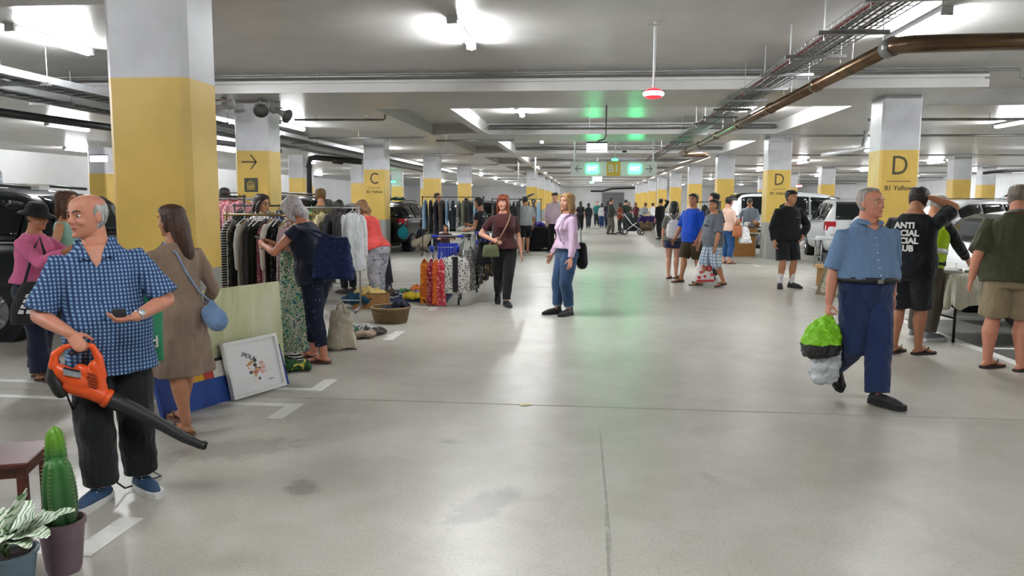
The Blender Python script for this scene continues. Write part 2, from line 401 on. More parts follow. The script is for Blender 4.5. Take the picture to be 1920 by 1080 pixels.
for x, rn in ROWS.items():
    for b in range(-1, 10):
        if x in (-18.6, 21) and not (1 <= b <= 5): continue
        y = 9.95 + 8.4 * b; z = 3.78 if (b <= 0 or -2.7 < x < 5) else ZS
        if x in (-1.61, 3.95): pass
        lab = '%s batten lamp ahead in the row %s' % (ORD[b], rn) if b >= 0 else 'batten lamp behind the viewpoint in row ' + rn
        t = thing('batten_lamp', lab, 'lamp', (x, y, z), 0, 'ceiling batten lamps')
        for n, me in (('body', _b), ('diffuser', _d), ('end_cap', _c), ('end_cap', _c2)):
            o = bpy.data.objects.new(n, me); col.objects.link(o); o.parent = t
for i, x in enumerate((-4.5, -1.2, 2.1, 5.4)):  # extra battens outside the lamp grid, added to brighten the far end wall
    t = thing('batten_lamp', '%s from the left of the added battens brightening the far end wall' % ORD[i], 'lamp', (x, 90.9, 3.78), PI / 2, 'ceiling batten lamps')
    for n, me in (('body', _b), ('diffuser', _d), ('end_cap', _c), ('end_cap', _c2)):
        o = bpy.data.objects.new(n, me); col.objects.link(o); o.parent = t
# ------------------------------------------------------------------ pipes and trays
m_steel = M('8b8c8c', .4, .7, var=.15, vs=4); m_gal = M('9a9c9d', .42, .6, var=.15, vs=5); m_rod = M('a8a9aa', .4, .6, var=0)
m_black = M('1a1b1d', .5, var=.1); m_copper = M('6a5642', .28, .75, var=.3, vs=4); m_red = M('8c2f2c', .5, var=.1)
def pipe(name, label, pts, r, mat, hang=(), top=3.78, joints=(), cat='pipe'):
    t = thing(name, label, cat)
    MB().tube(pts, r, 12).build('pipe_run', mat, t, True)
    for (x, y, z) in hang: MB().tube([(x, y, z), (x, y, top)], .007, 6).build('hanger_rod', m_rod, t); MB().tube([(x, y, z - r - .006), (x, y, z + r + .012)], .014, 8).build('clamp', m_gal, t)
    for (a, b) in joints: MB().tube([a, b], r * 1.22, 14).build('coupling', mat, t, True)
    return t
pipe('sprinkler_pipe', 'long grey sprinkler pipe along the front edge of the nearest ceiling beam', [(-20, 12.95, 3.7), (5.2, 12.95, 3.7), (6.7, 12.95, 3.7), (6.75, 12.95, 3.68), (6.75, 12.95, 3.58), (6.8, 12.95, 3.56), (16, 12.95, 3.56)], .022, m_steel, [(-4.6, 12.95, 3.7), (-1.2, 12.95, 3.7), (1.6, 12.95, 3.7), (8, 12.95, 3.56)])
pipe('conduit', 'thin grey conduit running just above the long sprinkler pipe on the nearest beam', [(-20, 13.05, 3.75), (6.3, 13.05, 3.75)], .014, m_gal)
pipe('sprinkler_pipe', 'dark grey pipe across the ceiling above the top of the picture', [(-20, 7.45, 3.6), (1.8, 7.38, 3.6)], .022, m_steel, [(-1.6, 7.4, 3.6), (-9, 7.42, 3.6)])
pipe('sprinkler_pipe', 'short grey pipe with an upturned end between the loudspeakers and the first ceiling recess', [(-6.4, 16.5, 3.36), (-4.45, 16.6, 3.36), (-4.4, 16.6, 3.38), (-4.4, 16.6, 3.6)], .026, m_steel, [(-5.9, 16.5, 3.36), (-4.8, 16.58, 3.36)], ZS)
pipe('sprinkler_pipe', 'grey pipe with upturned end left of the bright ceiling recess', [(-4.2, 21.3, 3.28), (-2.05, 21.3, 3.28), (-2., 21.3, 3.3)], .028, m_steel, [(-3.9, 21.3, 3.28), (-2.3, 21.3, 3.28)], 3.78)
pipe('sprinkler_pipe', 'grey pipe running left towards the lettered C column', [(-7.6, 20.6, 3.3), (-4.3, 20.6, 3.3)], .028, m_steel, [(-6.2, 20.6, 3.3), (-4.8, 20.6, 3.3)], ZS)
for i in range(7):
    y = 21.35 + 8.4 * i
    pipe('duct_pipe', 'galvanised pipe across the aisle ceiling before the %s beam ahead' % ORD[i + 1], [(-2.7, y, 3.66), (5.0, y, 3.66)], .05, m_gal, [(-.5, y, 3.66), (2.0, y, 3.66)])
    pipe('sprinkler_pipe', 'thin sprinkler pipe below the ceiling on the right before the %s beam ahead' % ORD[i + 1], [(5.2, y - .3, 3.36), (24, y - .3, 3.36)], .03, m_steel, [(8, y - .3, 3.36), (12, y - .3, 3.36)], ZS)
    if i > 0: pipe('sprinkler_pipe', 'thin sprinkler pipe with raised end on the left before the %s beam ahead' % ORD[i + 1], [(-7.6, y, 3.42), (-4.5, y, 3.42), (-4.4, y, 3.43), (-4.4, y, 3.5)], .03, m_steel)
pipe('sprinkler_pipe', 'grey pipe right of the near lettered D column', [(5.8, 16.8, 3.33), (18, 16.8, 3.33)], .03, m_steel, [(8.2, 16.8, 3.33), (12, 16.8, 3.33)], ZS)
# copper drain pipe
q = thing('copper_pipe', 'brown copper drain pipe with couplings running down the aisle and turning right', 'pipe')
m_cop = m_copper
MB().tube([(3.1, 8.42, 3.2), (3.1, 26.0, 3.2)], .078, 16).build('pipe_run', m_cop, q, True)
MB().tube([(3.1, 8.45, 3.2), (3.12, 8.34, 3.2), (3.2, 8.28, 3.2), (3.32, 8.27, 3.2), (3.6, 8.27, 3.205), (9.5, 8.2, 3.24)], .088, 16).build('branch_run', m_cop, q, True)
MB().tube([(3.1, 8.36, 3.2), (3.1, 8.52, 3.2)], .1, 16).build('coupling', m_steel, q, True)
for y in (11, 13.6, 16.3, 19, 21.8, 24.4): MB().tube([(3.1, y - .07, 3.2), (3.1, y + .07, 3.2)], .092, 14).build('coupling', m_cop, q, True)
MB().tube([(3.1, 25.9, 3.2), (3.12, 26.15, 3.2), (3.25, 26.3, 3.2), (3.8, 26.4, 3.2), (4.0, 26.5, 3.19), (4.05, 26.8, 3.19), (3.9, 34, 3.18), (3.85, 50, 3.17)], .078, 14).build('elbow_run', m_cop, q, True)
for y in (9.6, 12.3, 15, 18.3, 20.5): MB().tube([(3.1, y, 3.26), (3.1, y, 3.78)], .006, 6).build('hanger_rod', m_rod, q)
# right hand cable tray
q = thing('cable_tray', 'wire cable tray with red and grey cables above the copper pipe', 'cable tray')
for x in (2.52, 2.98):
    for z in (3.41, 3.46): MB().tube([(x, 3, z), (x, 48, z)], .006, 6).build('tray_rail', m_gal, q)
for x in (2.62, 2.72, 2.80, 2.9): MB().tube([(x, 3, 3.405), (x, 48, 3.405)], .004, 6).build('tray_wire', m_gal, q)
_r = MB().tube([(2.52, 0, 3.46), (2.52, 0, 3.405), (2.98, 0, 3.405), (2.98, 0, 3.46)], .004, 5).mesh('cross_wire'); _r.materials.append(m_gal)
for i in range(110):
    o = bpy.data.objects.new('cross_wire', _r); col.objects.link(o); o.parent = q; o.location = (0, 5 + .16 * i, 0)
for i, (x, c) in enumerate(((2.57, '7d2b2b'), (2.6, '7d2b2b'), (2.66, '6d6e70'), (2.7, '8a8b8d'), (2.76, '55565a'), (2.84, '7d7e80'), (2.9, '3f4043'))):
    MB().tube([(x + .012 * math.sin(j * 1.7 + i), 3 + 3 * j, 3.425 + .004 * i) for j in range(15)], .012, 6).build('cable', M(c, .5, var=.1), q, True)
for i in range(12):
    y = 7.2 + 1.35 * i if i < 8 else 18 + 2.7 * (i - 8)
    s_ = MB().bx(2.4, 3.12, y - .03, y + .03, 3.36, 3.4).build('strut', m_gal, q)
    MB().tube([(2.46, y, 3.3), (2.46, y, 3.78)], .006, 6).build('hanger_rod', m_rod, s_); MB().tube([(3.06, y, 3.3), (3.06, y, 3.78)], .006, 6).build('hanger_rod', m_rod, s_)
# left ladder tray
def ladder(label, x0, x1, z, y0, y1, n_near, cable_c):
    q = thing('ladder_tray', label, 'cable tray')
    for x in (x0, x1): MB().bx(x - .015, x + .015, y0, y1, z, z + .1).build('tray_rail', M('c3c6c9', .4, .4, var=.05), q)
    me = MB().bx(x0, x1, -.02, .02, z + .01, z + .03).mesh('rung'); me.materials.append(m_gal)
    for i in range(n_near):
        o = bpy.data.objects.new('rung', me); col.objects.link(o); o.parent = q; o.location = (0, y0 + .3 * (i + 1), 0)
    for i, c in enumerate(cable_c):
        x = x0 + (x1 - x0) * (i + 1) / (len(cable_c) + 1)
        MB().tube([(x + .03 * math.sin(j * 2 + i), y0 + (y1 - y0) * j / 12, z + .05) for j in range(13)], .022, 6).build('cable', M(c, .6, var=.1), q, True)
    for j in range(6):
        y = y0 + .8 + 2.8 * j; s_ = MB().bx(x0 - .1, x1 + .1, y - .03, y + .03, z - .045, z - .002).build('strut', m_gal, q)
        for x in (x0 - .06, x1 + .06): MB().tube([(x, y, z - .06), (x, y, 3.78)], .007, 6).build('hanger_rod', m_rod, s_)
ladder('white edged cable ladder tray behind the near yellow column', -8.45, -7.85, 3.28, 7.0, 46, 70, ('5b5d60', '47494c', '6e7073', '505255', '3c3e40'))
ladder('second cable ladder tray farther left of the near yellow column', -9.5, -8.9, 3.26, 9.0, 46, 60, ('4a4c4f', '333538', '5b5d60'))
pipe('black_pipe', 'thick black pipe under the ladder trays on the far left', [(-9.6, 9, 2.98), (-9.35, 13.5, 3.0), (-8.6, 21, 2.98)], .07, m_black)
pipe('black_pipe', 'black pipe that bends down beside the lift-sign column', [(-6.9, 23.2, 2.8), (-8.35, 23.2, 2.92), (-8.52, 23.2, 2.9), (-8.58, 23.2, 2.76), (-8.58, 23.2, 0)], .085, m_black, joints=[((-8.58, 23.2, 2.62), (-8.58, 23.2, 2.7)), ((-7.5, 23.2, 2.81), (-7.8, 23.2, 2.84))])
pipe('black_pipe', 'black standpipe against the bright wall at far left', [(-14.4, 25.5, 0), (-14.4, 25.5, 2.95), (-14.45, 25.5, 3.05), (-15.5, 25.5, 3.1)], .07, m_black)
pipe('black_pipe', 'thin black sloping pipe at far right near the outer columns', [(13.6, 28, 2.66), (14.3, 28, 2.75), (22, 27.5, 2.92)], .05, m_black, [(18, 27.75, 2.83)], ZS)
pipe('black_pipe', 'black bent pipe on the far end wall above the grey door', [(.5, 91.75, 2.9), (1.9, 91.75, 2.9), (3, 91.75, 3.2), (7, 91.75, 3.3)], .1, m_black)
pipe('white_pipe', 'white elbowed pipe high beside the farther lettered D column', [(6.1, 20.9, 2.85), (6.9, 20.9, 2.98), (7.15, 20.9, 3.05), (7.2, 20.9, 3.47)], .06, M('c9cbcd', .35, .3, var=.1))
pipe('conduit', 'white conduit loop hanging from the ceiling in the middle distance', [(-3.2, 36, 3.78), (-3.2, 36, 2.65), (-2.4, 36, 2.65), (-2.4, 36, 3.78)], .035, m_white)
# sprinkler heads, ceiling dots
# ------------------------------------------------------------------ indicator lights, signs, loudspeakers
def indicator(label, x, y, z, hexc, top, s=1., core='ffffff', em=9.):
    t = thing('indicator_light', label, 'light', (x, y, z))
    MB().lathe((0, 0, 0), [(.03 * s, .07 * s), (.1 * s, .045 * s), (.125 * s, .0), (.1 * s, -.045 * s), (.04 * s, -.06 * s)], 8).build('housing', emit(hexc, .7), t)
    MB().lathe((0, 0, 0), [(.095 * s, .036 * s), (.128 * s, .012 * s), (.128 * s, -.012 * s), (.095 * s, -.04 * s)], 8).build('lens', emit(core, em), t)
    MB().tube([(0, 0, .06 * s), (0, 0, top - z)], .014, 8).build('stem', m_white, t)
    MB().bx(-.1, .1, -.025, .025, top - z - .05, top - z - .03).build('bracket', m_white, t)
    return t
indicator('glowing red rimmed parking indicator light on a white stem near the ceiling front', .80, 9.7, 2.925, 'd02c3a', 3.78)
indicator('small green parking indicator light hanging just above the B1 sign', .86, 24.0, 2.9, '12c77a', 3.47, .8, '2cf0a0')
indicator('distant red and green indicator above the far aisle', .6, 40, 2.82, 'd83a46', 3.47, .9, 'ff8890')
indicator('distant green indicator beyond the far aisle', .3, 46, 2.75, '18c880', 3.78, 1.0, '66ffcc')
indicator('green indicator light far left beyond the wagon', -12.0, 47, 2.8, '12c77a', 3.47, 1.2, '2cf0a0')
indicator('green indicator light right of the hoodie wearer behind the column', 15.6, 42, 2.55, '12c77a', 3.47, 1.1, '2cf0a0')
indicator('red indicator light far right above the white spare-wheel car', 11.2, 42, 2.5, 'd83a46', 3.47, 1.2, 'ff9aa0')
t = thing('exit_light', 'lit white exit light box with black top hanging over the aisle', 'sign', (.19, 15.2, 2.66))
MB().bx(-.2, .2, -.05, .05, -.09, .075).build('light_box', emit('eef6f6', 1.6), t, bevel=.006)
MB().bx(-.205, .205, -.055, .055, .075, .105).build('top_cap', m_black, t)
MB().tube([(0, 0, .1), (.03, 0, .13), (.14, 0, .16), (.17, 0, .22), (.17, 0, .81)], .012, 8).build('conduit', m_black, t, True)
MB().tube([(-.15, 0, .1), (-.15, 0, .81)], .004, 6).build('wire', m_rod, t)
MB().bx(-.15, .15, -.052, -.0495, -.06, -.045).build('print_line', M('9fb8b4', .5, var=0), t)
t = thing('direction_sign', 'long white B1 sign with arrows and green exit panels hanging over the aisle', 'sign', (.855, 25.0, 2.665))
MB().bx(-1.37, 1.37, -.03, .03, -.23, .23).build('board', M('d6d8d8', .5, var=.03), t)
MB().bx(-.22, .22, -.04, -.03, -.23, .23).build('yellow_panel', M('c9a640', .5, var=.03), t)
text('level_mark', 'B1', .34, m_white, t, (0, -.043, 0), bold=.004)
for s in (-1, 1):
    g = MB().bx(s * .68 - .18, s * .68 + .18, -.045, -.03, -.13, .13).build('exit_panel', emit('14c070', 26), t)
    text('exit_word', 'EXIT', .15, emit('e8fff4', 4), g, (s * .68, -.048, 0))
    x = s * 1.12
    MB().bx(x - .1, x + .1, -.038, -.03, -.01, .01).build('arrow_shaft', m_black, t)
    for k in (1, -1): MB().prism([(x + s * .11, -.038, 0), (x + s * .085, -.038, 0), (x - s * .0, -.038, k * .11), (x + s * .025, -.038, k * .11)], (0, .008, 0)).build('arrow_head', m_black, t)
    MB().tube([(s * 1.25, 0, .23), (s * 1.25, 0, 1.115)], .025, 8).build('hanger', m_white, t)
t = thing('exit_light', 'small hanging exit light box far left against the bright wall', 'sign', (-16.2, 24.3, 2.95)); MB().bx(-.28, .28, -.05, .05, -.1, .1).build('light_box', emit('f4f8ff', 1.5), t); MB().bx(-.29, .29, -.06, .06, .1, .14).build('top_cap', M('3d4470', .5), t); MB().tube([(0, 0, .14), (0, 0, .5)], .015, 6).build('stem', m_rod, t)
t = thing('exit_light', 'second exit light box hanging behind the B1 sign', 'sign', (.45, 33, 2.33 + .25)); MB().bx(-.2, .2, -.05, .05, -.1, .1).build('light_box', emit('eefcf6', 1.5), t); MB().tube([(0, 0, .1), (0, 0, 1.2)], .012, 6).build('stem', m_rod, t)
t = thing('camera_dome', 'small black sensor box on a thin rod above the B1 sign', 'sensor', (1.05, 22, 3.02)); MB().bx(-.06, .06, -.04, .04, -.03, .03).build('sensor_body', m_black, t); MB().tube([(-.1, 0, .0), (-.1, 0, .45)], .008, 6).build('stem', m_rod, t); MB().bx(-.1, -.05, -.01, .01, -.01, .01).build('arm', m_rod, t)
m_spk = M('8c8a86', .5, var=.1)
def horn(label, loc, rz, tilt):
    t = thing('horn_loudspeaker', label, 'loudspeaker', loc, rz); Mx = Matrix.Rotation(tilt, 3, 'X')
    prof = [(.06, -.2), (.085, -.18), (.085, -.09), (.05, -.07), (.045, 0), (.06, .08), (.1, .16), (.135, .2)]
    h = MB(); h.rings([[Mx @ Vector((r * math.cos(a) * 1.05, -z, r * math.sin(a))) for a in [2 * PI * i / 18 for i in range(18)]] for r, z in prof], True).build('horn', m_spk, t, True)
    h = MB(); h.rings([[Mx @ Vector((r * math.cos(a) * 1.05, -z, r * math.sin(a))) for a in [2 * PI * i / 18 for i in range(18)]] for r, z in [(.125, .203), (.11, .2), (.02, .197)]], True).build('mouth', M('4b4a48', .6), t, True)
    MB().bx(-.015, .015, -.02, .08, .05, .2).bx(-.09, .09, -.01, .07, .07, .09).build('bracket', m_spk, t)
horn('grey horn loudspeaker facing left high on the lift-sign column', (-6.68, 13.72, 3.3), math.radians(-62), .35)
horn('grey horn loudspeaker facing forward high on the lift-sign column', (-6.0, 13.8, 3.3), math.radians(28), .4)
horn('grey horn loudspeaker facing right high on the lift-sign column', (-5.72, 14.0, 3.24), math.radians(75), .45)
pipe('red_cable', 'red cable looping down from the left horn loudspeaker', [(-6.75, 13.9, 3.45), (-7.05, 13.9, 3.44), (-7.15, 13.9, 3.38), (-7.15, 13.9, 3.25)], .012, m_red, cat='cable')
# ------------------------------------------------------------------ people
def V(*a): return Vector(a)
def ik(a, c, l1, l2, pole):
    """middle joint of a two-bone chain; pulls the end in when out of reach"""
    d = c - a; L = d.length; mx = (l1 + l2) * .998
    if L > mx: c = a + d * (mx / L); d = c - a; L = mx
    if L < abs(l1 - l2) + .01: L = abs(l1 - l2) + .01
    x = (l1 * l1 - l2 * l2 + L * L) / (2 * L); h = math.sqrt(max(0, l1 * l1 - x * x)); u = d.normalized()
    p = pole - pole.dot(u) * u
    if p.length < 1e-5: p = u.orthogonal()
    return a + u * x + p.normalized() * h, c
def ering(c, m, w, f, b, n=20, e=2.3):
    """superelliptic ring: half width w, front depth f, back depth b; m = frame (x right, y front)"""
    out = []
    for i in range(n):
        a = 2 * PI * i / n; ca, sa = math.cos(a), math.sin(a)
        x = math.copysign(abs(ca) ** (2 / e), ca) * w; y = math.copysign(abs(sa) ** (2 / e), sa) * (f if sa > 0 else b)
        out.append(c + m @ V(x, y, 0))
    return out
HEAD = [(-.0, .26, -.08, .10), (.04, .36, .0, .17), (.13, .40, .12, .235), (.26, .395, .25, .29), (.4, .385, .38, .325), (.53, .37, .44, .338), (.62, .395, .46, .338), (.75, .385, .465, .338), (.86, .32, .42, .31), (.94, .21, .31, .23), (.99, .08, .14, .10)]
SKINS = {'fair': 'c99a83', 'ruddy': 'c08870', 'tan': 'a97a5c', 'olive': 'b98a68', 'brown': '8a5f45'}
def skin_mat(k):
    key = ('S', k)
    if key in MATS: return MATS[key]
    c = SKINS[k]; m = newmat('skin_' + k, c, .5, 0, .4); t = NT(m); b = m.node_tree.nodes['Principled BSDF']
    a = tuple(min(1, x * y) for x, y in zip(lin(c), (1.12, .98, .95))); d = tuple(x * y for x, y in zip(lin(c), (.95, .9, .88)))
    t.link(t.ramp(t.noise(t.coords(), 14, 3), [(.3, d), (.7, a)]), t.b.inputs['Base Color'])
    MATS[key] = m; return m
def hair_mat(c):
    key = ('H', c)
    if key in MATS: return MATS[key]
    m = newmat('hair_%d' % len(MATS), c, .5, 0, .4); t = NT(m); co = t.coords('Object', (1, 1, .12)); n = t.noise(co, 70, 3, .6, .6)
    a = tuple(min(1, x * 1.6) for x in lin(c)); d = tuple(x * .5 for x in lin(c))
    t.link(t.ramp(n, [(.3, d), (.7, a)]), t.b.inputs['Base Color']); t.bump(n, .5, .01); MATS[key] = m; return m
def foot_dir(yaw): return V(-math.sin(yaw), math.cos(yaw), 0)

def person(label, loc, face, h=1.7, sex='m', build=1.0, belly=0., skin='fair', lean=0., side=0., twist=0., head=(0, 0), hip_z=None,
           rw=None, lw=None, rpole=(.4, -1, -.2), lpole=(-.4, -1, -.2), rf=(.06, 0, 0), lf=(-.06, 0, 0), rfy=-8, lfy=8, rheel=0., lheel=0.,
           rgrip='relax', lgrip='relax', rhand=None, lhand=None, knee_pole=(0, 1, 0), hair=('short', '3a2a20'), top=None, bottom=None, shoes=None, vox=.011, face_on=True, extra=None, group=None, seat=False):
    """all pose points are fractions of the height, local axes: x right, y forward, z up"""
    S = h; f = math.radians(face)
    t = thing('person', label, 'person', (loc[0], loc[1], 0), f, group)
    sk = skin_mat(skin); fem = sex == 'f'; B = build
    hz = (hip_z if hip_z else .531) * S
    hip = V(0, 0, hz); Ms = Euler((-math.radians(lean), math.radians(side), 0)).to_matrix(); Mt = Ms @ Matrix.Rotation(math.radians(twist), 3, 'Z')
    def T(z, y=0., x=0.): return hip + Ms @ V(x * S, y * S, (z - .525) * S)       # torso point given as standing height
    def TM(z): k = min(1, max(0, (z - .55) / .2)); return Ms @ Matrix.Rotation(math.radians(twist) * k, 3, 'Z')
    sw = (.098 if fem else .112) * B ** .5
    sh = {s: T(.79) + Mt @ V(s * sw * S, 0, 0) for s in (1, -1)}
    # torso profile: z, half width, front, back
    if fem: prof = [(.45, .07, .045, .06), (.475, .098, .06, .075), (.52, .102, .062, .078), (.57, .09, .058, .062), (.62, .078, .055, .052), (.67, .083, .06, .055), (.72, .09, .085, .06), (.76, .094, .075, .062), (.79, .096, .06, .058), (.815, .075, .045, .05), (.835, .048, .036, .042), (.862, .032, .03, .034)]
    else: prof = [(.45, .068, .045, .055), (.475, .092, .06, .07), (.52, .098, .064, .072), (.57, .094, .062, .062), (.62, .092, .062, .058), (.67, .097, .066, .06), (.72, .104, .072, .064), (.76, .11, .068, .066), (.79, .108, .06, .06), (.817, .085, .048, .052), (.838, .056, .04, .045), (.865, .038, .036, .04)]
    def tor(zz, grow=0., loose=0.):
        for (a, b) in zip(prof, prof[1:]):
            if a[0] <= zz <= b[0]:
                k = (zz - a[0]) / (b[0] - a[0]); r = [a[i] + (b[i] - a[i]) * k for i in range(4)]; break
        else: r = list(prof[0] if zz < prof[0][0] else prof[-1])
        bl = belly * math.exp(-((zz - .6) / .075) ** 2)
        wd = r[1] * B * S + bl * .5 * S + grow; fr = r[2] * B * S + bl * S + grow; bk = r[3] * B * S + grow
        if loose:
            k = max(0, 1 - abs(zz - .6) / .16) * loose; wd += k; fr += k * .6; bk += k * .6
        return wd, fr, bk
    body = MB(); N = 22
    body.rings([ering(T(z), TM(z), *tor(z), N) for z in [.45, .475, .52, .57, .62, .67, .72, .76, .79, .816, .837, .865]])
    # head
    nb = T(.84, -.005); hy, hp = math.radians(head[0]), math.radians(head[1])
    HM = (Matrix.Rotation(hy, 3, 'Z') @ Matrix.Rotation(-hp, 3, 'X')) if True else None
    HM = Matrix.Rotation(math.radians(twist) * .6, 3, 'Z') @ Euler((-math.radians(lean) * .45, math.radians(side) * .4, 0)).to_matrix() @ HM
    hh = .137 * S; up = (Ms @ V(0, 0, 1) + HM @ V(0, 0, 1)).normalized()
    hc = nb + up * (.032 * S) + HM @ V(0, .012 * S, 0)            # chin level, ear axis
    def HP(x, y, z): return hc + HM @ V(x * hh, y * hh, z * hh)
    body.rings([ering(HP(0, 0, z), HM, w_ * hh, f_ * hh, b_ * hh, 20, 2.15) for z, f_, b_, w_ in HEAD])
    nr = (.030 if fem else .036) * S * B ** .5
    body.limb([T(.82, -.012), nb, HP(0, -.1, .12), HP(0, -.08, .35)], [nr * 1.35, nr * 1.05, nr, nr * .95], 14)
    if face_on:
        body.limb([HP(0, .385, .57), HP(0, .43, .48), HP(0, .475, .405), HP(0, .435, .375)], [.03 * hh, .042 * hh, .058 * hh, .045 * hh], 10)
        for s in (1, -1):
            body.ell(HP(s * .055, .41, .385), (.04 * hh, .04 * hh, .032 * hh)); body.ell(HP(s * .355, -.03, .47), (.035 * hh, .085 * hh, .135 * hh), HM)
            body.limb([HP(s * .05, .385, .62), HP(s * .2, .335, .63)], [.035 * hh, .03 * hh], 8)
            body.ell(HP(s * .18, .3, .38), (.09 * hh, .08 * hh, .09 * hh))
        body.ell(HP(0, .375, .065), (.1 * hh, .06 * hh, .06 * hh)); body.limb([HP(-.11, .36, .265), HP(0, .405, .275), HP(.11, .36, .265)], [.03 * hh, .038 * hh, .03 * hh], 8)
        body.limb([HP(-.09, .36, .21), HP(0, .395, .205), HP(.09, .36, .21)], [.03 * hh, .04 * hh, .03 * hh], 8)
    # arms
    la, lb = .172 * S, .15 * S; arms = {}
    for s, wr, pole, grip, hd in ((1, rw, rpole, rgrip, rhand), (-1, lw, lpole, lgrip, lhand)):
        tg = V(s * (sw + .035) * S, .02 * S, .488 * S) if wr is None else V(*wr) * S
        el, wp = ik(sh[s], tg, la, lb, V(*pole)); arms[s] = (sh[s], el, wp)
        rs = (.026 if fem else .031) * S * B ** .6
        body.limb([T(.785, 0, 0) + Mt @ V(s * sw * .6 * S, 0, 0), sh[s], sh[s].lerp(el, .4), el], [rs * 1.0, rs * 1.05, rs * 1.0, rs * .82], 12)
        body.limb([el, el.lerp(wp, .3), el.lerp(wp, .75), wp], [rs * .82, rs * .86, rs * .66, rs * .55], 12)
        # hand
        fd = (wp - el).normalized() if hd is None else V(*hd[0]).normalized()
        pn = V(-s, 0, 0) if hd is None else V(*hd[1])              # palm normal
        pn = (pn - pn.dot(fd) * fd); pn = pn.normalized() if pn.length > 1e-4 else fd.orthogonal().normalized(); sd = fd.cross(pn)
        if hd is None: sd = sd if sd.y > 0 else -sd               # thumb side to the front
        elif len(hd) > 2: sd = sd if sd.dot(V(*hd[2])) > 0 else -sd
        hl = .105 * S; q = hl
        body.limb([wp, wp + fd * q * .18, wp + fd * q * .48], [rs * .52, q * .2, q * .215], 12, (sd, .45))
        curl = {'relax': 22, 'grip': 72, 'flat': 6, 'open': 12}[grip]
        for i, (o_, l_, r_) in enumerate(((.16, .44, .05), (.055, .5, .052), (-.05, .47, .05), (-.15, .37, .044))):
            p = wp + fd * q * .46 + sd * q * o_; d = fd.copy(); pts = [p]; rr = [r_ * q * 1.05]
            for j, k in enumerate((.45, .3, .25)):
                d = Matrix.Rotation(math.radians(curl * (.8 if j == 0 else 1.05)), 3, pn.cross(d).normalized() * -1 if False else d.cross(pn).normalized()) @ d
                p = p + d * (l_ * q * k); pts.append(p); rr.append(r_ * q * (1 - .1 * j))
            if vox > .0125: pts = [pts[0], pts[1], pts[-1]]; rr = [r * 1.3 for r in (rr[0], rr[1], rr[-1])]
            body.limb(pts, rr, 8)
        td = (fd * .62 + sd * .75 + pn * (.55 if grip == 'grip' else .2)).normalized(); p0 = wp + fd * q * .12 + sd * q * .13
        p1 = p0 + td * q * .24; p2 = p1 + (td * .5 + fd * .6 + pn * (.5 if grip == 'grip' else .15)).normalized() * q * .24
        body.limb([p0, p1, p2], [q * .075, q * .068, q * .055], 8)
        arms[s] = (sh[s], el, wp, fd, pn, sd)
    # legs
    lt, ls = .24 * S, .228 * S; legs = {}
    for s, ft, fy, heel in ((1, rf, rfy, rheel), (-1, lf, lfy, lheel)):
        hj = hip + Ms @ V(s * .054 * S * B ** .5, 0, -.02 * S)
        hl_ = math.radians(heel); FD = foot_dir(math.radians(fy)); fdn = (FD * math.cos(hl_) - V(0, 0, 1) * math.sin(hl_))
        ank = V(*ft) * S + V(0, 0, .05 * S) + (V(0, 0, 1) * math.sin(hl_) * .11 * S if heel else V(0, 0, 0))
        kn, ank = ik(hj, ank, lt, ls, V(*knee_pole) + FD * .3); legs[s] = (hj, kn, ank, FD, fdn)
        rt = (.056 if fem else .054) * S * B ** .7
        body.limb([hj, hj.lerp(kn, .35), hj.lerp(kn, .8), kn], [rt, rt * .95, rt * .7, rt * .62], 14)
        cb = V(0, -.012 * S, 0); body.limb([kn, kn.lerp(ank, .3) - FD * .01 * S, kn.lerp(ank, .7) - FD * .004 * S, ank], [rt * .6, rt * .68, rt * .46, rt * .38], 14)
        nz = (V(0, 0, 1) - fdn * fdn.z).normalized(); hb = ank - nz * .027 * S - fdn * .022 * S; tip = ank - nz * .034 * S + fdn * .1 * S
        body.limb([hb, ank.lerp(tip, .35) - nz * .004 * S, ank.lerp(tip, .8) - nz * .006 * S, tip], [.019 * S, .022 * S, .018 * S, .0125 * S], 12, (FD.cross(V(0, 0, 1)), .78))
        if shoes and shoes[0] in ('thong', 'bare') and vox < .012:
            sdv = FD.cross(V(0, 0, 1)) * s
            for i in range(5): body.limb([ank.lerp(tip, .85) + sdv * (-.014 + .0075 * i) * S - V(0, 0, .004 * S), tip + fdn * (.012 - .0028 * i) * S + sdv * (-.016 + .008 * i) * S - V(0, 0, .003 * S)], [.0055 * S, .005 * S if i else .0075 * S], 8)
    organic(body.build('body', sk, t), vox, 4)
    # face details
    if face_on:
        for s in (1, -1):
            e = MB().ell(HP(s * .155, .325, .53), (.058 * hh, .045 * hh, .032 * hh), HM, 10, 6).build('eye', M('d9d4cf', .3, var=0), t, True)
            MB().ell(HP(s * .155, .362, .53), (.027 * hh, .02 * hh, .028 * hh), HM, 8, 6).build('iris', M('2a1d16', .25, var=0), e, True)
            MB().limb([HP(s * .06, .408, .625), HP(s * .15, .392, .655), HP(s * .25, .335, .64)], [.018 * hh, .02 * hh, .012 * hh], 6).build('eyebrow', hair_mat('4a3a2c' if hair[1] in ('c9c4be', '9c9a98') else hair[1]), t, True)
        MB().limb([HP(-.1, .385, .245), HP(-.04, .424, .25), HP(.04, .424, .25), HP(.1, .385, .245)], [.012 * hh, .022 * hh, .022 * hh, .012 * hh], 8, (HM @ V(0, 1, 0), 1.2)).build('lips', M('9c5a50', .45, var=.05), t, True)
    # hair
    st, hcx = hair[0], hair[1]; hm = hair_mat(hcx); H = MB()
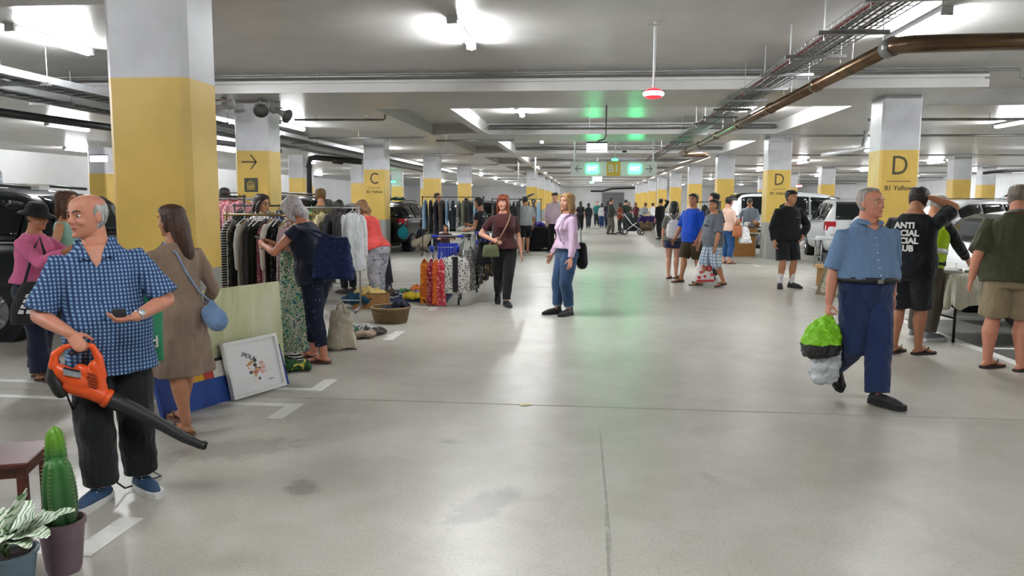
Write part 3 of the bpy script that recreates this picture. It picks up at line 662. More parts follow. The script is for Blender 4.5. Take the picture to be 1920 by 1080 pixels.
    def hcap(lo, front, g=1.09, frn=.6, wg=1.):
        rg = []
        for z in [lo, lo + .06, .35, .5, .62, .72, .8, .88, .95, 1.0, 1.05]:
            if z < lo: continue
            zz = min(z, .99)
            for (a, b) in zip(HEAD, HEAD[1:]):
                if a[0] <= zz <= b[0]: k = (zz - a[0]) / (b[0] - a[0]); r = [a[i] + (b[i] - a[i]) * k for i in range(1, 4)]; break
            r = {.88: [.33, .42, .315], .95: [.265, .36, .27], 1.0: [.19, .27, .2], 1.05: [.07, .11, .08]}.get(z, r)
            fr = r[0] * g if z >= front else (-.06 if z < frn else -.06 + (r[0] * g + .06) * ((z - frn) / max(.01, front - frn)))
            rg.append((z, max(fr, -.3), r[1] * g + .02, r[2] * g * wg + .01))
        H.rings([ering(HP(0, 0, z), HM, w_ * hh, max(.03, f_ + .25) * hh if False else (f_ * hh if f_ > 0 else .02 * hh), b_ * hh, 20, 2.2) for z, f_, b_, w_ in rg])
    if st == 'short': hcap(.2, .82, 1.16)
    elif st == 'crop': hcap(.25, .86, 1.11)
    elif st == 'bald':          # fringe of hair round the back and sides
        H.rings([ering(HP(0, 0, z), HM, w_ * hh, f_ * hh, b_ * hh, 22, 2.2) for z, f_, b_, w_ in ((.12, .01, .2, .2), (.2, .02, .28, .27), (.35, .03, .4, .335), (.5, .05, .475, .36), (.62, .1, .49, .362), (.72, .06, .48, .35), (.8, .0, .43, .30))])
        for s in (1, -1): H.limb([HP(s * .338, .06, .64), HP(s * .345, .07, .48)], [.03 * hh, .02 * hh], 8)
    elif st == 'thin': hcap(.25, .96, 1.06, .76)
    elif st in ('bob', 'long', 'pony', 'bun', 'mid', 'fringe'):
        hcap(.12, .82, 1.15)
        if st == 'fringe': H.limb([HP(-.26, .28, .75), HP(0, .39, .74), HP(.26, .28, .75)], [.08 * hh, .09 * hh, .08 * hh], 10)
        L = {'bob': -.12, 'long': -.85, 'mid': -.5, 'fringe': -.42}.get(st)
        if L is not None:
            for s in (1, -1):
                H.limb([HP(s * .14, .3, .86), HP(s * .32, .16, .66), HP(s * .38, .06, .35), HP(s * .37, .05, .05), HP(s * .33, .04, max(L, -.4))], [.09 * hh, .13 * hh, .14 * hh, .15 * hh, .09 * hh], 10, (HM @ V(0, 1, 0), .62))
            H.limb([HP(0, -.2, .6), HP(0, -.3, .25), HP(0, -.32, .0), HP(0, -.31, L)], [.34 * hh, .36 * hh, .36 * hh, .2 * hh], 14, (HM @ V(1, 0, 0), .62))
        if st == 'pony': H.limb([HP(0, -.44, .72), HP(0, -.62, .6), HP(.05, -.62, .2), HP(.08, -.55, -.5), HP(.1, -.5, -.95)], [.1 * hh, .14 * hh, .17 * hh, .15 * hh, .06 * hh], 12)
        if st == 'bun': H.ell(HP(0, -.45, .78), (.2 * hh, .18 * hh, .18 * hh))
    elif st == 'wavy':          # tied back mane falling down the back
        hcap(.12, .84, 1.13)
        H.limb([HP(0, -.2, .6), HP(.03, -.34, .3), HP(.08, -.42, -.1), HP(.16, -.46, -.55), HP(.2, -.45, -.95)], [.36 * hh, .33 * hh, .28 * hh, .25 * hh, .12 * hh], 14)
    if st in ('cap', 'bucket', 'beanie'):
        hcap(.25, .9, 1.05)
    if H.v: organic(H.build('hair', hm, t), max(.0065, vox * .8), 2, .006, .02)
    if st == 'cap':
        c2 = MB(); c2.rings([ering(HP(0, 0, z), HM, w_ * hh, f_ * hh, b_ * hh, 20, 2.2) for z, f_, b_, w_ in ((.7, .42, .5, .375), (.85, .4, .47, .36), (.97, .28, .36, .28), (1.07, .08, .12, .1))])
        cp = c2.build('cap', cloth(hair[2]), t, True); MB().limb([HP(-.2, .4, .72), HP(0, .62, .68), HP(.2, .4, .72)], [.03 * hh, .05 * hh, .03 * hh], 8, (HM @ V(0, 0, 1), 2.6)).build('cap_peak', cloth(hair[2]), cp, True)
    if st == 'bucket':
        MB().rings([ering(HP(0, 0, z), HM, w_ * hh, f_ * hh, b_ * hh, 24, 2.1) for z, f_, b_, w_ in ((.56, .72, .74, .66), (.6, .7, .72, .64), (.7, .44, .52, .4), (.88, .41, .48, .37), (1.06, .3, .36, .28), (1.09, .08, .1, .08))]).build('sun_hat', cloth(hair[2]), t, True)
    # top garment
    if top:
        kind = top['k']; mt = top['m']; gr = top.get('g', .014); G = MB(); hem = top.get('hem', .5); loose = top.get('loose', 0.)
        if kind != 'dress':
            nk = min(top.get('neck', .842), .846); tank = kind == 'tank'
            zs = [hem] + [z for z in (.46, .5, .54, .58, .62, .67, .72, .76, .785, .805, .822) if hem + .006 < z < nk - .004] + [nk]
            wst = bottom.get('waist', .6) if bottom else 0
            def tg_(z):
                wd, fr, bk = tor(max(z, .475), gr, loose)
                if hem < wst - .03 and z < .6:
                    e_ = .014 + .016 * min(1, (.6 - z) / .08); wd, fr, bk = wd + e_, fr + e_, bk + e_
                    if z < .5: wd = max(wd, .054 * S * B ** .5 + (.056 if fem else .054) * S * B ** .7 + bottom.get('g', .012) + bottom.get('loose', .01) * .9 + .012)
                return wd, fr, bk
            G.rings([ering(T(z), TM(z), *tg_(z), 24) for z in zs])
        else:
            ln = top['len']; zs = [.84, .82, .79, .76, .72, .67, .62, .57, .52]
            rg = [ering(T(z), TM(z), *tor(z, gr, loose), 26) for z in zs]
            b0 = tor(.5, gr, loose); n = 6
            for i in range(1, n + 1):
                k = i / n; zc = hz - .01 * S + (ln * S - hz) * k; fl = 1 + top.get('flare', .35) * k
                base = T(.525) * (1 - k) + V(hip.x, hip.y, 0) * k
                rg.append([V(base.x, base.y, zc) + (Vector((math.cos(a) * b0[0] * fl * (1 + .05 * math.sin(a * 7) * k), math.sin(a) * (b0[1] if math.sin(a) > 0 else b0[2]) * fl * (1 + .05 * math.sin(a * 7) * k), 0))) for a in [2 * PI * j / 26 for j in range(26)]])
            G.rings(rg)
        sl = top.get('sleeve', .6)
        for s in (1, -1):
            a, el, wp = arms[s][:3]; rs = (.026 if fem else .031) * S * B ** .6 + gr * .7; lf_ = top.get('sl_loose', .012)
            st0 = T(.782) + Mt @ V(s * sw * .55 * S, 0, 0)
            if sl <= 0: continue
            if sl <= 1: G.cuff([st0, a, a.lerp(el, sl * .5), a.lerp(el, sl)], [rs * 1.0, rs * 1.06, rs * 1.02 + lf_ * .4, rs * .95 + lf_], 14)
            else:
                k = sl - 1; G.limb([st0, a, a.lerp(el, .5), el], [rs * 1.0, rs * 1.06, rs * 1.0 + lf_ * .3, rs * .9 + lf_ * .3], 14); G.cuff([el, el.lerp(wp, k * .5), el.lerp(wp, k)], [rs * .9 + lf_ * .3, rs * .84 + lf_ * .4, rs * .66 + lf_ * .3], 14)
        if top.get('hood'): G.limb([T(.83, -.03, -.06), T(.845, -.06), T(.83, -.03, .06)], [.03 * S, .038 * S, .03 * S], 12); G.limb([T(.83, .025, -.045), T(.815, .055), T(.83, .025, .045)], [.022 * S, .018 * S, .022 * S], 10)
        g = organic(G.build(top.get('name', 'shirt'), mt, t), vox * 1.0, 3, top.get('wr', .012), .09)
        if top.get('vneck'):
            vz = top['vneck']
            def vf(u, v):
                z = .846 - (.846 - vz) * u; wd, fr, bk = tor(max(z, .475), gr, 0); hw_ = (nr * 1.15) * (1 - u) ** .9; x = hw_ * (2 * v - 1); k = abs(2 * v - 1)
                fy = fr * (max(0, 1 - (abs(x) / wd) ** 2.3)) ** (1 / 2.3) + .007
                if u < .25: fy = fy * (u / .25) + (fr * .85 + .004) * (1 - u / .25)
                return T(z) + TM(z) @ V(x, fy, 0)
            o_ = MB().grid(vf, 10, 6).build('open_neck', sk, g, True); q_ = o_.modifiers.new('thick', 'SOLIDIFY'); q_.thickness = .004
            for s in (1, -1):
                def lf_2(u, v, s=s):      # pointed collar leaf along the V
                    z = .872 - (.872 - vz - .035) * u; wd, fr, bk = tor(min(max(z, .475), .846), gr, 0); x0_ = nr * 1.25 * (1 - .62 * u); x_ = x0_ + v * (.028 + .026 * math.sin(PI * min(1, u * .9))) * (1 if u < .8 else (1 - u) / .2)
                    zz = z - v * .012; wd, fr, bk = tor(min(max(zz, .475), .846), gr, 0); fy = fr * (max(0, 1 - (min(x_, wd * .98) / wd) ** 2.3)) ** (1 / 2.3) + .014
                    fy = fy * min(1, u / .45) + (-.01) * (1 - min(1, u / .45))
                    return T(zz) + TM(z) @ V(s * x_, fy, 0)
                o_ = MB().grid(lf_2, 10, 4).build('collar_leaf', mt, g, True); q_ = o_.modifiers.new('thick', 'SOLIDIFY'); q_.thickness = .004
        if top.get('collar'):
            c_ = MB(); cm = top['collar'] if not isinstance(top['collar'], bool) else mt
            r_ = nr * 1.3 + .01
            for s in (1, -1):
                pts = []
                for i in range(7):
                    a = math.radians(-95 + 150 * i / 6); pts.append((a, i / 6))
                def cf(u, v, s=s):
                    a = math.radians(-92 + 150 * u); rr = r_ * (1 + .42 * v + .25 * max(0, u - .5) * v); zt = (.868 - .03 * u * u - v * (.02 + .03 * max(0, u - .3)))
                    return T(zt, -.008) + TM(.8) @ V(s * rr * math.cos(a), rr * math.sin(a) * 1.05 + .012 * u, 0)
                c_.grid(cf, 10, 3)
            co = c_.build('collar', cm, g, True); so = co.modifiers.new('thick', 'SOLIDIFY'); so.thickness = .004
        if top.get('placket'):
            for i in range(top['placket']):
                z = .79 - i * (.79 - hem - .03) / max(1, top['placket'] - 1) - .01; wd, fr, bk = tor(max(z, .475), gr, loose)
                MB().ell(T(z) + TM(z) @ V(0, fr * 1.0 + .003, 0), (.0065, .004, .0065), nu=8, nv=5).build('button', M(top.get('btn', '27406a'), .4, var=0), g, True)
    # bottom garment
    if bottom:
        gr = bottom.get('g', .012); G = MB(); ln = bottom['len']; lo = bottom.get('loose', .01); wz = bottom.get('waist', .6)
        G.rings([ering(T(z), TM(z), *[q_ + (lo * .4 if z < .52 else 0) for q_ in tor(z, gr)], 22) for z in ((.44, .46, .49, .52, .555) if (top and top.get('hem', .5) < wz - .03 and top['k'] != 'dress') else (.44, .46, .49, .52, .56, wz))])
        for s in (1, -1):
            hj, kn, ank, FD, fdn = legs[s]; rt = (.056 if fem else .054) * S * B ** .7 + gr; fl = bottom.get('flare', 0.)
            if ln <= 1: G.cuff([hj + V(0, 0, .02 * S), hj.lerp(kn, ln * .5), hj.lerp(kn, ln)], [rt * 1.0, rt * .92 + lo * .8, rt * (1 - .28 * ln) + lo * 1.1 + fl], 16)
            else:
                k = ln - 1
                G.limb([hj + V(0, 0, .02 * S), hj.lerp(kn, .45), kn], [rt * 1.02, rt * .9 + lo * .7, rt * .68 + lo], 16)
                G.cuff([kn, kn.lerp(ank, .5 * k) - FD * .006 * S, kn.lerp(ank, k)], [rt * .68 + lo, rt * .62 + lo + fl * .4, rt * .5 + lo + fl], 16)
        if bottom.get('skirt'):
            zt = hz + .04 * S; z1 = bottom['skirt'] * S; b0 = tor(.5, gr)
            G.rings([[V(hip.x + math.cos(a) * b0[0] * (1 + .5 * k), hip.y + math.sin(a) * b0[1] * (1 + .6 * k), zt + (z1 - zt) * k) for a in [2 * PI * j / 22 for j in range(22)]] for k in (0, .3, .6, 1)])
        organic(G.build(bottom.get('name', 'trousers'), bottom['m'], t), vox, 3, bottom.get('wr', .012), .11)
        if bottom.get('belt'):
            z = wz - .005; wd, fr, bk = tor(z, gr + .022); bl = MB(); bl.rings([ering(T(zz), TM(zz), wd, fr, bk, 24) for zz in (z - .012, z + .012)]).build('belt', M(bottom['belt'], .45, var=.1), t, True)
            MB().box(T(z) + V(0, fr + .003, 0), (.045, .008, .032)).build('buckle', M('a8a59c', .3, .9, var=0), t)
    # footwear
    if shoes and shoes[0] != 'bare':
        for s in (1, -1):
            hj, kn, ank, FD, fdn = legs[s]; sd = FD.cross(V(0, 0, 1)); n_ = fdn.cross(sd) * -1
            if n_.z < 0: n_ = -n_
            base = ank - n_ * .048 * S
            def fp(a, b, c): return base + fdn * a * S + sd * b * S + n_ * c * S
            def sole(z0, z1, g=0.):
                o = [(-.043, 0), (-.036, .019), (0, .024), (.05, .026), (.095, .029), (.122, .022), (.137, .004), (.134, -.012), (.11, -.026), (.06, -.026), (0, -.022), (-.036, -.019)]
                return [[fp(a * (1 + g), b * s * (1 + g * 2), z) for a, b in o] for z in (z0, z1)]
            if shoes[0] == 'thong':
                so = MB().rings(sole(-.002, .012)).build('flip_flop', M(shoes[1], .7), t)
                for q_ in (1, -1): MB().limb([fp(.085, 0, .014), fp(.06, q_ * .018, .045), fp(.03, q_ * .03, .02)], [.004, .006, .006], 6).build('strap', M(shoes[1], .6), so, True)
            else:
                U = MB(); tk = shoes[0] == 'boot'; ub = .02 * S
                U.limb([fp(-.018, 0, .028), fp(.03, 0, .03), fp(.08, 0, .026), fp(.113, 0, .02)], [.026 * S, .029 * S, .0255 * S, .018 * S], 14, (sd, .82))
                U.limb([fp(-.012, 0, .03), fp(-.008, 0, .09 if tk else .058)], [.025 * S, (.03 if tk else .024) * S], 14)
                u = organic(U.build('boot' if tk else 'shoe', M(shoes[1], .5 if tk else .65, bump=.1), t), .006 if vox < .012 else .01, 3)
                if len(shoes) > 2: MB().rings(sole(-.001, .022, .04)).build('shoe_sole', M(shoes[2], .6), u)
                if len(shoes) > 3:
                    for i in range(4): MB().limb([fp(.03 + .014 * i, -.016, .052 - .005 * i), fp(.03 + .014 * i, .016, .052 - .005 * i)], [.003, .003], 6).build('lace', M(shoes[3], .7), u, True)
            if len(shoes) > 4: MB().limb([kn.lerp(ank, .55), ank + V(0, 0, .005)], [(.026) * S, .0235 * S], 14).build('sock', cloth(shoes[4]), t, True)
    t['_'] = 0; del t['_']
    info = dict(root=t, T=T, TM=TM, HP=HP, hh=hh, arms=arms, legs=legs, tor=tor, S=S, sh=sh, W=lambda p: Matrix.Rotation(f, 3, 'Z') @ p + V(loc[0], loc[1], 0))
    return info
# ------------------------------------------------------------------ the people in the foreground
BLACK = cloth('14161a'); NAVY = cloth('161c33')
m_plaid = plaid('4d6d98', '1a2b4e', '86a6c6', 50, 50)
P = {}
P['blower'] = person('balding man in blue checked shirt and black trousers carrying the orange leaf blower', (-2.53, 3.80), 211, 1.605, 'm', 1.0, .035, 'ruddy', lean=-1, side=4.5, head=(-52, 4),
    rw=(.1, .135, .582), rpole=(1.0, -.75, -.25), lw=(-.085, .15, .625), lpole=(-1, -.5, -.4), rf=(.045, .055, 0), lf=(-.075, -.01, 0), rfy=-32, lfy=22,
    rgrip='grip', rhand=((-.5, .45, -.7), (-.2, -.75, -.5), (-.75, -.1, .46)), lgrip='relax', lhand=((.85, .45, -.05), (.05, .1, 1), (-.2, 1, .2)),
    hair=('bald', '9c9a98'), top=dict(k='shirt', m=m_plaid, g=.014, hem=.418, loose=.018, sleeve=.92, sl_loose=.024, vneck=.775, collar=True, placket=7, wr=.016, neck=.83),
    bottom=dict(m=cloth('0d1011'), len=1.93, loose=.026, flare=.012, wr=.02), shoes=('sneaker', '24405f', 'd8d8d4', 'c9d2dc'), vox=.0065)
p = P['blower']; a = p['arms'][-1]
w_ = thing('wristwatch', 'silver wristwatch on the left wrist of the blower carrier', 'watch'); w_.location = p['root'].location; w_.rotation_euler = p['root'].rotation_euler
wd = (a[2] - a[1]).normalized(); c = a[2] - wd * .02
MB().tube([c - wd * .007, c + wd * .007], .031, 18).build('band', M('b9bcc0', .25, .9, var=0), w_, True); n_ = V(0, 1, .25); n_ = (n_ - n_.dot(wd) * wd).normalized()
MB().tube([c + n_ * .026, c + n_ * .037], .018, 18).build('dial', M('d9dcdf', .2, .5, var=0), w_, True)
k = thing('phone_charger', 'small black box held in the palm of the blower carrier', 'box'); k.location = p['root'].location; k.rotation_euler = p['root'].rotation_euler
hd = a[2] + a[3] * .085 + a[4] * .034
MB().box(hd, (.062, .03, .04), rz=.3).build('casing', M('1b1d20', .35, var=0), k, bevel=.004); MB().box(hd + V(0, .01, .021), (.05, .02, .003), rz=.3).build('top_face', M('34373b', .3, var=0), k)

P['taupe'] = person('woman in a taupe knee-length dress seen from behind, beside the near yellow column', (-2.79, 4.98), 58, 1.54, 'f', 1.0, 0, 'tan', lean=4, head=(10, 0), lw=(-.13, .1, .5), rw=(.15, .06, .52), rf=(.05, .1, 0), lf=(-.05, -.11, 0), rfy=0, lfy=5, lheel=0,
    hair=('wavy', '3b2418'), top=dict(k='dress', m=cloth('84705f'), g=.016, len=.27, flare=.3, sleeve=1.55, loose=.02, sl_loose=.004, name='dress', wr=.02), shoes=('thong', '6b4a3a'), vox=.0085, face_on=True)
P['pink'] = person('woman in a pink jumper and black sun hat reaching both arms to the right', (-4.85, 6.25), -92, 1.54, 'f', 1.05, 0, 'tan', lean=6, head=(-5, 8), rw=(.07, .28, .755), lw=(-.03, .29, .775), rpole=(.5, 0, -1), lpole=(-.5, 0, -1), rf=(.05, .06, 0), lf=(-.05, -.04, 0),
    rgrip='open', lgrip='open', hair=('bucket', '120e0e', '101012'), top=dict(k='shirt', m=cloth('c9648f'), g=.016, hem=.56, sleeve=1.85, loose=.03, name='jumper'), bottom=dict(m=cloth('1a2036'), len=1.97, flare=.03, loose=.01), shoes=('thong', '4b3a30'), vox=.0095)
P['teal'] = person('brown-haired woman in a pale teal tank top beside the dark car', (-5.42, 7.55), -80, 1.67, 'f', 1.0, 0, 'olive', head=(-8, 0), rw=(.12, .08, .53), hair=('mid', '4a2c1c'), top=dict(k='tank', m=cloth('8fb9aa'), g=.012, hem=.5, sleeve=0, neck=.812, name='tank_top'), bottom=dict(m=cloth('3d3f45'), len=1.9), shoes=('thong', '3a2c26'), vox=.0095)
P['peek'] = person('dark-haired person peeking out behind the near yellow column above the blower carrier', (-5.42, 9.5), -150, 1.68, 'f', 1., 0, 'tan', hair=('short', '241a16'), top=dict(k='shirt', m=cloth('2c3a48'), hem=.5), bottom=dict(m=NAVY, len=1.9), shoes=('sneaker', '222222'), vox=.014)

m_dot = patterned([(0, '5f7a9b'), (.47, '7189a8'), (.56, '56718f')], 130, .2, stretch=(1, 1, 2.2))
P['walk'] = person('older man in a blue short-sleeved shirt and navy trousers striding with a green carrier bag', (2.25, 6.35), 188, 1.69, 'm', 1.12, .045, 'ruddy', lean=-2, head=(28, 0), rw=(.175, .0, .475), lw=(-.16, -.05, .5), rf=(.04, -.17, .02), lf=(-.03, .11, 0), rfy=-5, lfy=30, rheel=40, knee_pole=(0, 1, 0), rgrip='grip', rhand=((.1, .1, -1), (-1, 0, 0), (0, 1, 0)),
    hair=('thin', '8b8078'), top=dict(k='shirt', m=m_dot, g=.016, hem=.588, loose=.03, sleeve=.95, sl_loose=.022, vneck=.815, collar=True, placket=6, btn='d0d6dc', wr=.014, neck=.833), bottom=dict(m=cloth('1c2c52'), len=1.97, loose=.026, flare=.012, waist=.59, belt='15151a', wr=.02), shoes=('shoe', '17151a', '0e0e10'), vox=.0075)
p = P['walk']; a = p['arms'][-1]; w_ = thing('wristwatch', 'wristwatch on the left wrist of the striding older man', 'watch'); w_.location = p['root'].location; w_.rotation_euler = p['root'].rotation_euler
wd = (a[2] - a[1]).normalized(); MB().tube([a[2] - wd * .03, a[2] - wd * .016], .03, 16).build('band', M('b9bcc0', .25, .9, var=0), w_, True); MB().ell(a[2] - wd * .023 + V(-.026, .012, 0), (.008, .017, .017)).build('dial', M('e0e2e4', .2, var=0), w_, True)
P['tee'] = person('man in a black printed T-shirt and black shorts holding one hand to his head', (3.42, 8.4), -38, 1.76, 'm', 1.1, .02, 'tan', lean=5, head=(-4, 22), rw=(.075, .06, .945), rpole=(1, .7, -.9), lw=(-.13, .12, .52), rgrip='relax', rhand=((-.9, .05, .4), (-.4, 0, -.9), (0, 1, 0)), rf=(.06, .04, 0), lf=(-.06, -.02, 0), rfy=-30, lfy=-10,
    hair=('short', '1f1712'), top=dict(k='shirt', m=cloth('0f1216'), g=.018, hem=.47, loose=.03, sleeve=.75, sl_loose=.022, wr=.014), bottom=dict(m=cloth('1c1e22'), len=.97, loose=.026, name='shorts'), shoes=('thong', '232122'), vox=.008)
p = P['tee']; m_wt = M('dcdcd8', .7, var=0)
for i, s_ in enumerate(('ANTI', 'SOCIAL', 'SOCIAL', 'CLUB')):
    z = .775 - i * .045; wd, fr, bk = p['tor'](z, .018, .03 if z < .7 else 0); q = p['T'](z) + V(-.0, -bk - .012, 0)
    text('print_word', s_, .085, m_wt, p['root'], q + V(-.05, 0, 0), (PI / 2 + .04, 0, 0), ext=.003, bold=.004)
P['vis'] = person('person in a lime safety vest with black sleeve reaching over the cloth-covered table', (3.98, 9.35), -62, 1.70, 'm', 1.05, 0, 'tan', lean=8, head=(0, 18), rw=(.1, .27, .56), lw=(-.1, .2, .5), rpole=(.6, -1, -.5), hair=('cap', '8a8580', '8d8a84'), top=dict(k='shirt', m=cloth('101214'), hem=.52, sleeve=1.95, g=.016, name='jumper'), bottom=dict(m=cloth('4c463c'), len=1.95, loose=.02), shoes=('sneaker', '6a6f76', 'c9c9c9'), vox=.01)
p = P['vis']; v_ = MB(); v_.rings([ering(p['T'](z), p['TM'](z), *p['tor'](z, .03, .02), 24) for z in (.5, .56, .62, .7, .76, .8, .825)]); organic(v_.build('safety_vest', cloth('a9cf1c'), p['root']), .011, 2)
MB().rings([ering(p['T'](z), p['TM'](z), *p['tor'](z, .034, .02), 24) for z in (.6, .635)]).build('reflective_band', M('c8ccd0', .3, .3, var=0), p['root'], True)
P['olive'] = person('heavy man in an olive short-sleeved shirt and khaki shorts at the right edge', (4.05, 7.66), -14, 1.77, 'm', 1.22, .03, 'ruddy', lean=9, side=2.5, head=(-10, 14), lw=(-.185, .02, .50), rw=(.1, .2, .6), rpole=(1, -.5, -.5), rf=(.075, .01, 0), lf=(-.075, .05, 0), rfy=-50, lfy=-50,
    hair=('crop', '6b625a'), top=dict(k='shirt', m=cloth('3b3f26'), g=.02, hem=.475, loose=.045, sleeve=1.0, sl_loose=.03, collar=True, wr=.018), bottom=dict(m=cloth('897a60'), len=.9, loose=.03, flare=.01, name='shorts'), shoes=('thong', '2d2522'), vox=.0085)
P['maroon'] = person('red-haired woman in a maroon T-shirt and black trousers walking with an olive handbag', (-1.26, 11.7), 194, 1.675, 'f', 1.14, 0, 'fair', head=(-28, 0), rw=(.115, .1, .61), rpole=(1, -.6, -.3), lw=(-.165, .0, .475), rf=(.03, -.16, .0), lf=(-.015, .08, 0), rheel=35, rgrip='relax', rhand=((-.7, .3, -.3), (-.2, -1, 0), (0, 0, 1)),
    hair=('fringe', '6e3014'), top=dict(k='shirt', m=cloth('3d1a1c'), g=.013, hem=.52, sleeve=.72, loose=.01, sl_loose=.006), bottom=dict(m=cloth('101114'), len=1.95, loose=.006), shoes=('sneaker', '16161a', '2a2a2e', 'b8b8b8'), vox=.0085)
P['lav'] = person('blonde woman in a lavender jumper, rolled jeans and black boots looking left', (-.26, 10.82), 118, 1.69, 'f', 1.06, 0, 'fair', lean=0, head=(14, 0), rw=(.15, .07, .5), lw=(-.17, .05, .48), lpole=(-.5, -1, 0), rf=(.05, .06, 0), lf=(-.055, .0, 0), rfy=0, lfy=25,
    hair=('mid', '8e6b3f'), top=dict(k='shirt', m=cloth('c2a8bf'), g=.018, hem=.555, sleeve=1.93, loose=.03, sl_loose=.014, name='jumper'), bottom=dict(m=cloth('2c4767'), len=1.86, loose=.016, name='jeans', waist=.61), shoes=('boot', '131316', '0c0c0e', '2a2a2a'), vox=.0085)
p = P['lav']
for s in (1, -1):
    kn, an = p['legs'][s][1], p['legs'][s][2]; MB().tube([kn.lerp(an, .82), kn.lerp(an, .9)], .062, 16).build('jeans_cuff', cloth('8fa6bd'), p['root'], True)
P['hood'] = person('young man in a black hoodie and shorts with white socks near the lettered column', (3.79, 14.85), 197, 1.815, 'm', 1.05, 0, 'tan', head=(22, 12), rw=(.165, .03, .49), lw=(-.13, .07, .54), lpole=(-1, -.3, 0), rf=(.075, .02, 0), lf=(-.07, .0, 0), rfy=-28, lfy=18,
    hair=('short', '15110f'), top=dict(k='shirt', m=cloth('0c0e10'), g=.026, hem=.5, sleeve=1.93, loose=.04, sl_loose=.03, hood=True, name='hoodie', wr=.02), bottom=dict(m=cloth('0d0e11'), len=.93, loose=.03, flare=.01, name='shorts'), shoes=('sneaker', '101113', '19191b', '303030', 'd8d8d6'), vox=.009)
p = P['hood']; text('chest_print', '______', .035, m_wt, p['root'], p['T'](.735) + V(-.09, p['tor'](.735, .04)[1] + .012, 0), (PI / 2, 0, PI), ext=.002)
P['grey'] = person('grey-haired woman in navy bending over the clothes rack with a phone', (-2.66, 7.3), 82, 1.66, 'f', 1.15, .01, 'ruddy', lean=15, head=(-6, 30), rw=(.06, .3, .70), lw=(-.06, .3, .70), rpole=(.8, -.2, -1), lpole=(-.8, -.2, -1), rf=(.05, .05, 0), lf=(-.05, -.07, 0), rfy=-12, lfy=4,
    hair=('bob', 'a8a3a6'), top=dict(k='tank', m=cloth('151b2e'), g=.014, hem=.47, sleeve=.28, neck=.83, loose=.02, name='top'), bottom=dict(m=patterned([(0, '151a2c'), (.64, '3c4560'), (.72, '8a90a8')], 26, .6), len=1.75, loose=.005, name='leggings'), shoes=('thong', '4b2f2a'), vox=.0085)
P['glasses'] = person('dark-haired woman with glasses in a white floral blouse behind the front clothes rack', (-4.42, 10.05), -118, 1.66, 'f', 1.05, 0, 'olive', head=(10, 12), lw=(-.1, .14, .6), rw=(.1, .16, .6), hair=('bob', '241611'), top=dict(k='shirt', m=patterned([(0, 'd9d6d0'), (.56, '9a8f94'), (.64, '3f3a44')], 14, 1), hem=.5, sleeve=.8), bottom=dict(m=NAVY, len=1.9), shoes=('sneaker', '222222'), vox=.0105)
p = P['glasses']; hp = p['HP']; g_ = thing('glasses', 'thin spectacles worn by the dark-haired woman behind the rack', 'glasses'); g_.location = p['root'].location; g_.rotation_euler = p['root'].rotation_euler
for s in (1, -1):
    MB().tube([hp(s * .17 + .1 * math.cos(x), .43, .52 + .08 * math.sin(x)) for x in [2 * PI * i / 12 for i in range(13)]], .0025, 6).build('rim', m_black, g_); MB().tube([hp(s * .27, .43, .54), hp(s * .37, -.02, .56)], .0025, 6).build('temple', m_black, g_)
MB().tube([hp(-.07, .44, .54), hp(.07, .44, .54)], .0025, 6).build('bridge', m_black, g_)
P['coral'] = person('woman in a coral top and patterned trousers bending at the second rack', (-3.2, 11.55), 62, 1.66, 'f', 1.05, 0, 'olive', lean=26, head=(0, 22), rw=(.1, .18, .5), lw=(-.08, .2, .5), rf=(.05, .03, 0), lf=(-.05, -.03, 0), hair=('bob', '7c5a38'), top=dict(k='tank', m=cloth('d8504a'), hem=.5, sleeve=.1, neck=.825, name='top'), bottom=dict(m=patterned([(0, '9aa0a8'), (.45, 'b9b4b8'), (.58, '6f7a8c')], 18, 1), len=1.7, loose=.02), shoes=('thong', '1c1a1a'), vox=.0105)
P['navyl'] = person('man in a navy T-shirt beyond the rack beside the lift-sign column', (-6.2, 12.7), 25, 1.78, 'm', 1.1, 0, 'ruddy', head=(10, 5), hair=('crop', '241b17'), top=dict(k='shirt', m=cloth('1c2438'), hem=.5, sleeve=.9), bottom=dict(m=cloth('3a3a3c'), len=1.9), shoes=('sneaker', '333333'), vox=.0125)
P['bun'] = person('person with a blonde bun and camouflage top browsing behind the second rack', (-4.75, 13.4), 12, 1.79, 'f', 1.05, 0, 'olive', head=(5, 12), hair=('bun', '6d5232'), top=dict(k='shirt', m=patterned([(0, '4d4a36'), (.45, '6d6748'), (.58, '35331f')], 16, 1), hem=.5, sleeve=1.8), bottom=dict(m=BLACK, len=1.9), shoes=('sneaker', '222222'), vox=.0125)
P['old'] = person('older grey-haired person in a maroon top stooping behind the second rack', (-4.85, 14.6), -150, 1.62, 'm', 1.05, 0, 'ruddy', lean=10, head=(0, 15), hair=('thin', 'a8a3a0'), top=dict(k='shirt', m=cloth('5a1f26'), hem=.5, sleeve=1.8), bottom=dict(m=BLACK, len=1.9), shoes=('sneaker', '222222'), vox=.0135)
P['dkr'] = person('dark-haired person in an orange top bending low behind the second rack', (-4.05, 12.75), 60, 1.62, 'f', 1., 0, 'tan', lean=16, head=(0, 25), hair=('bob', '17110f'), top=dict(k='shirt', m=cloth('c07a1e'), hem=.5, sleeve=1.2), bottom=dict(m=BLACK, len=1.9), shoes=('sneaker', '222222'), vox=.0135)
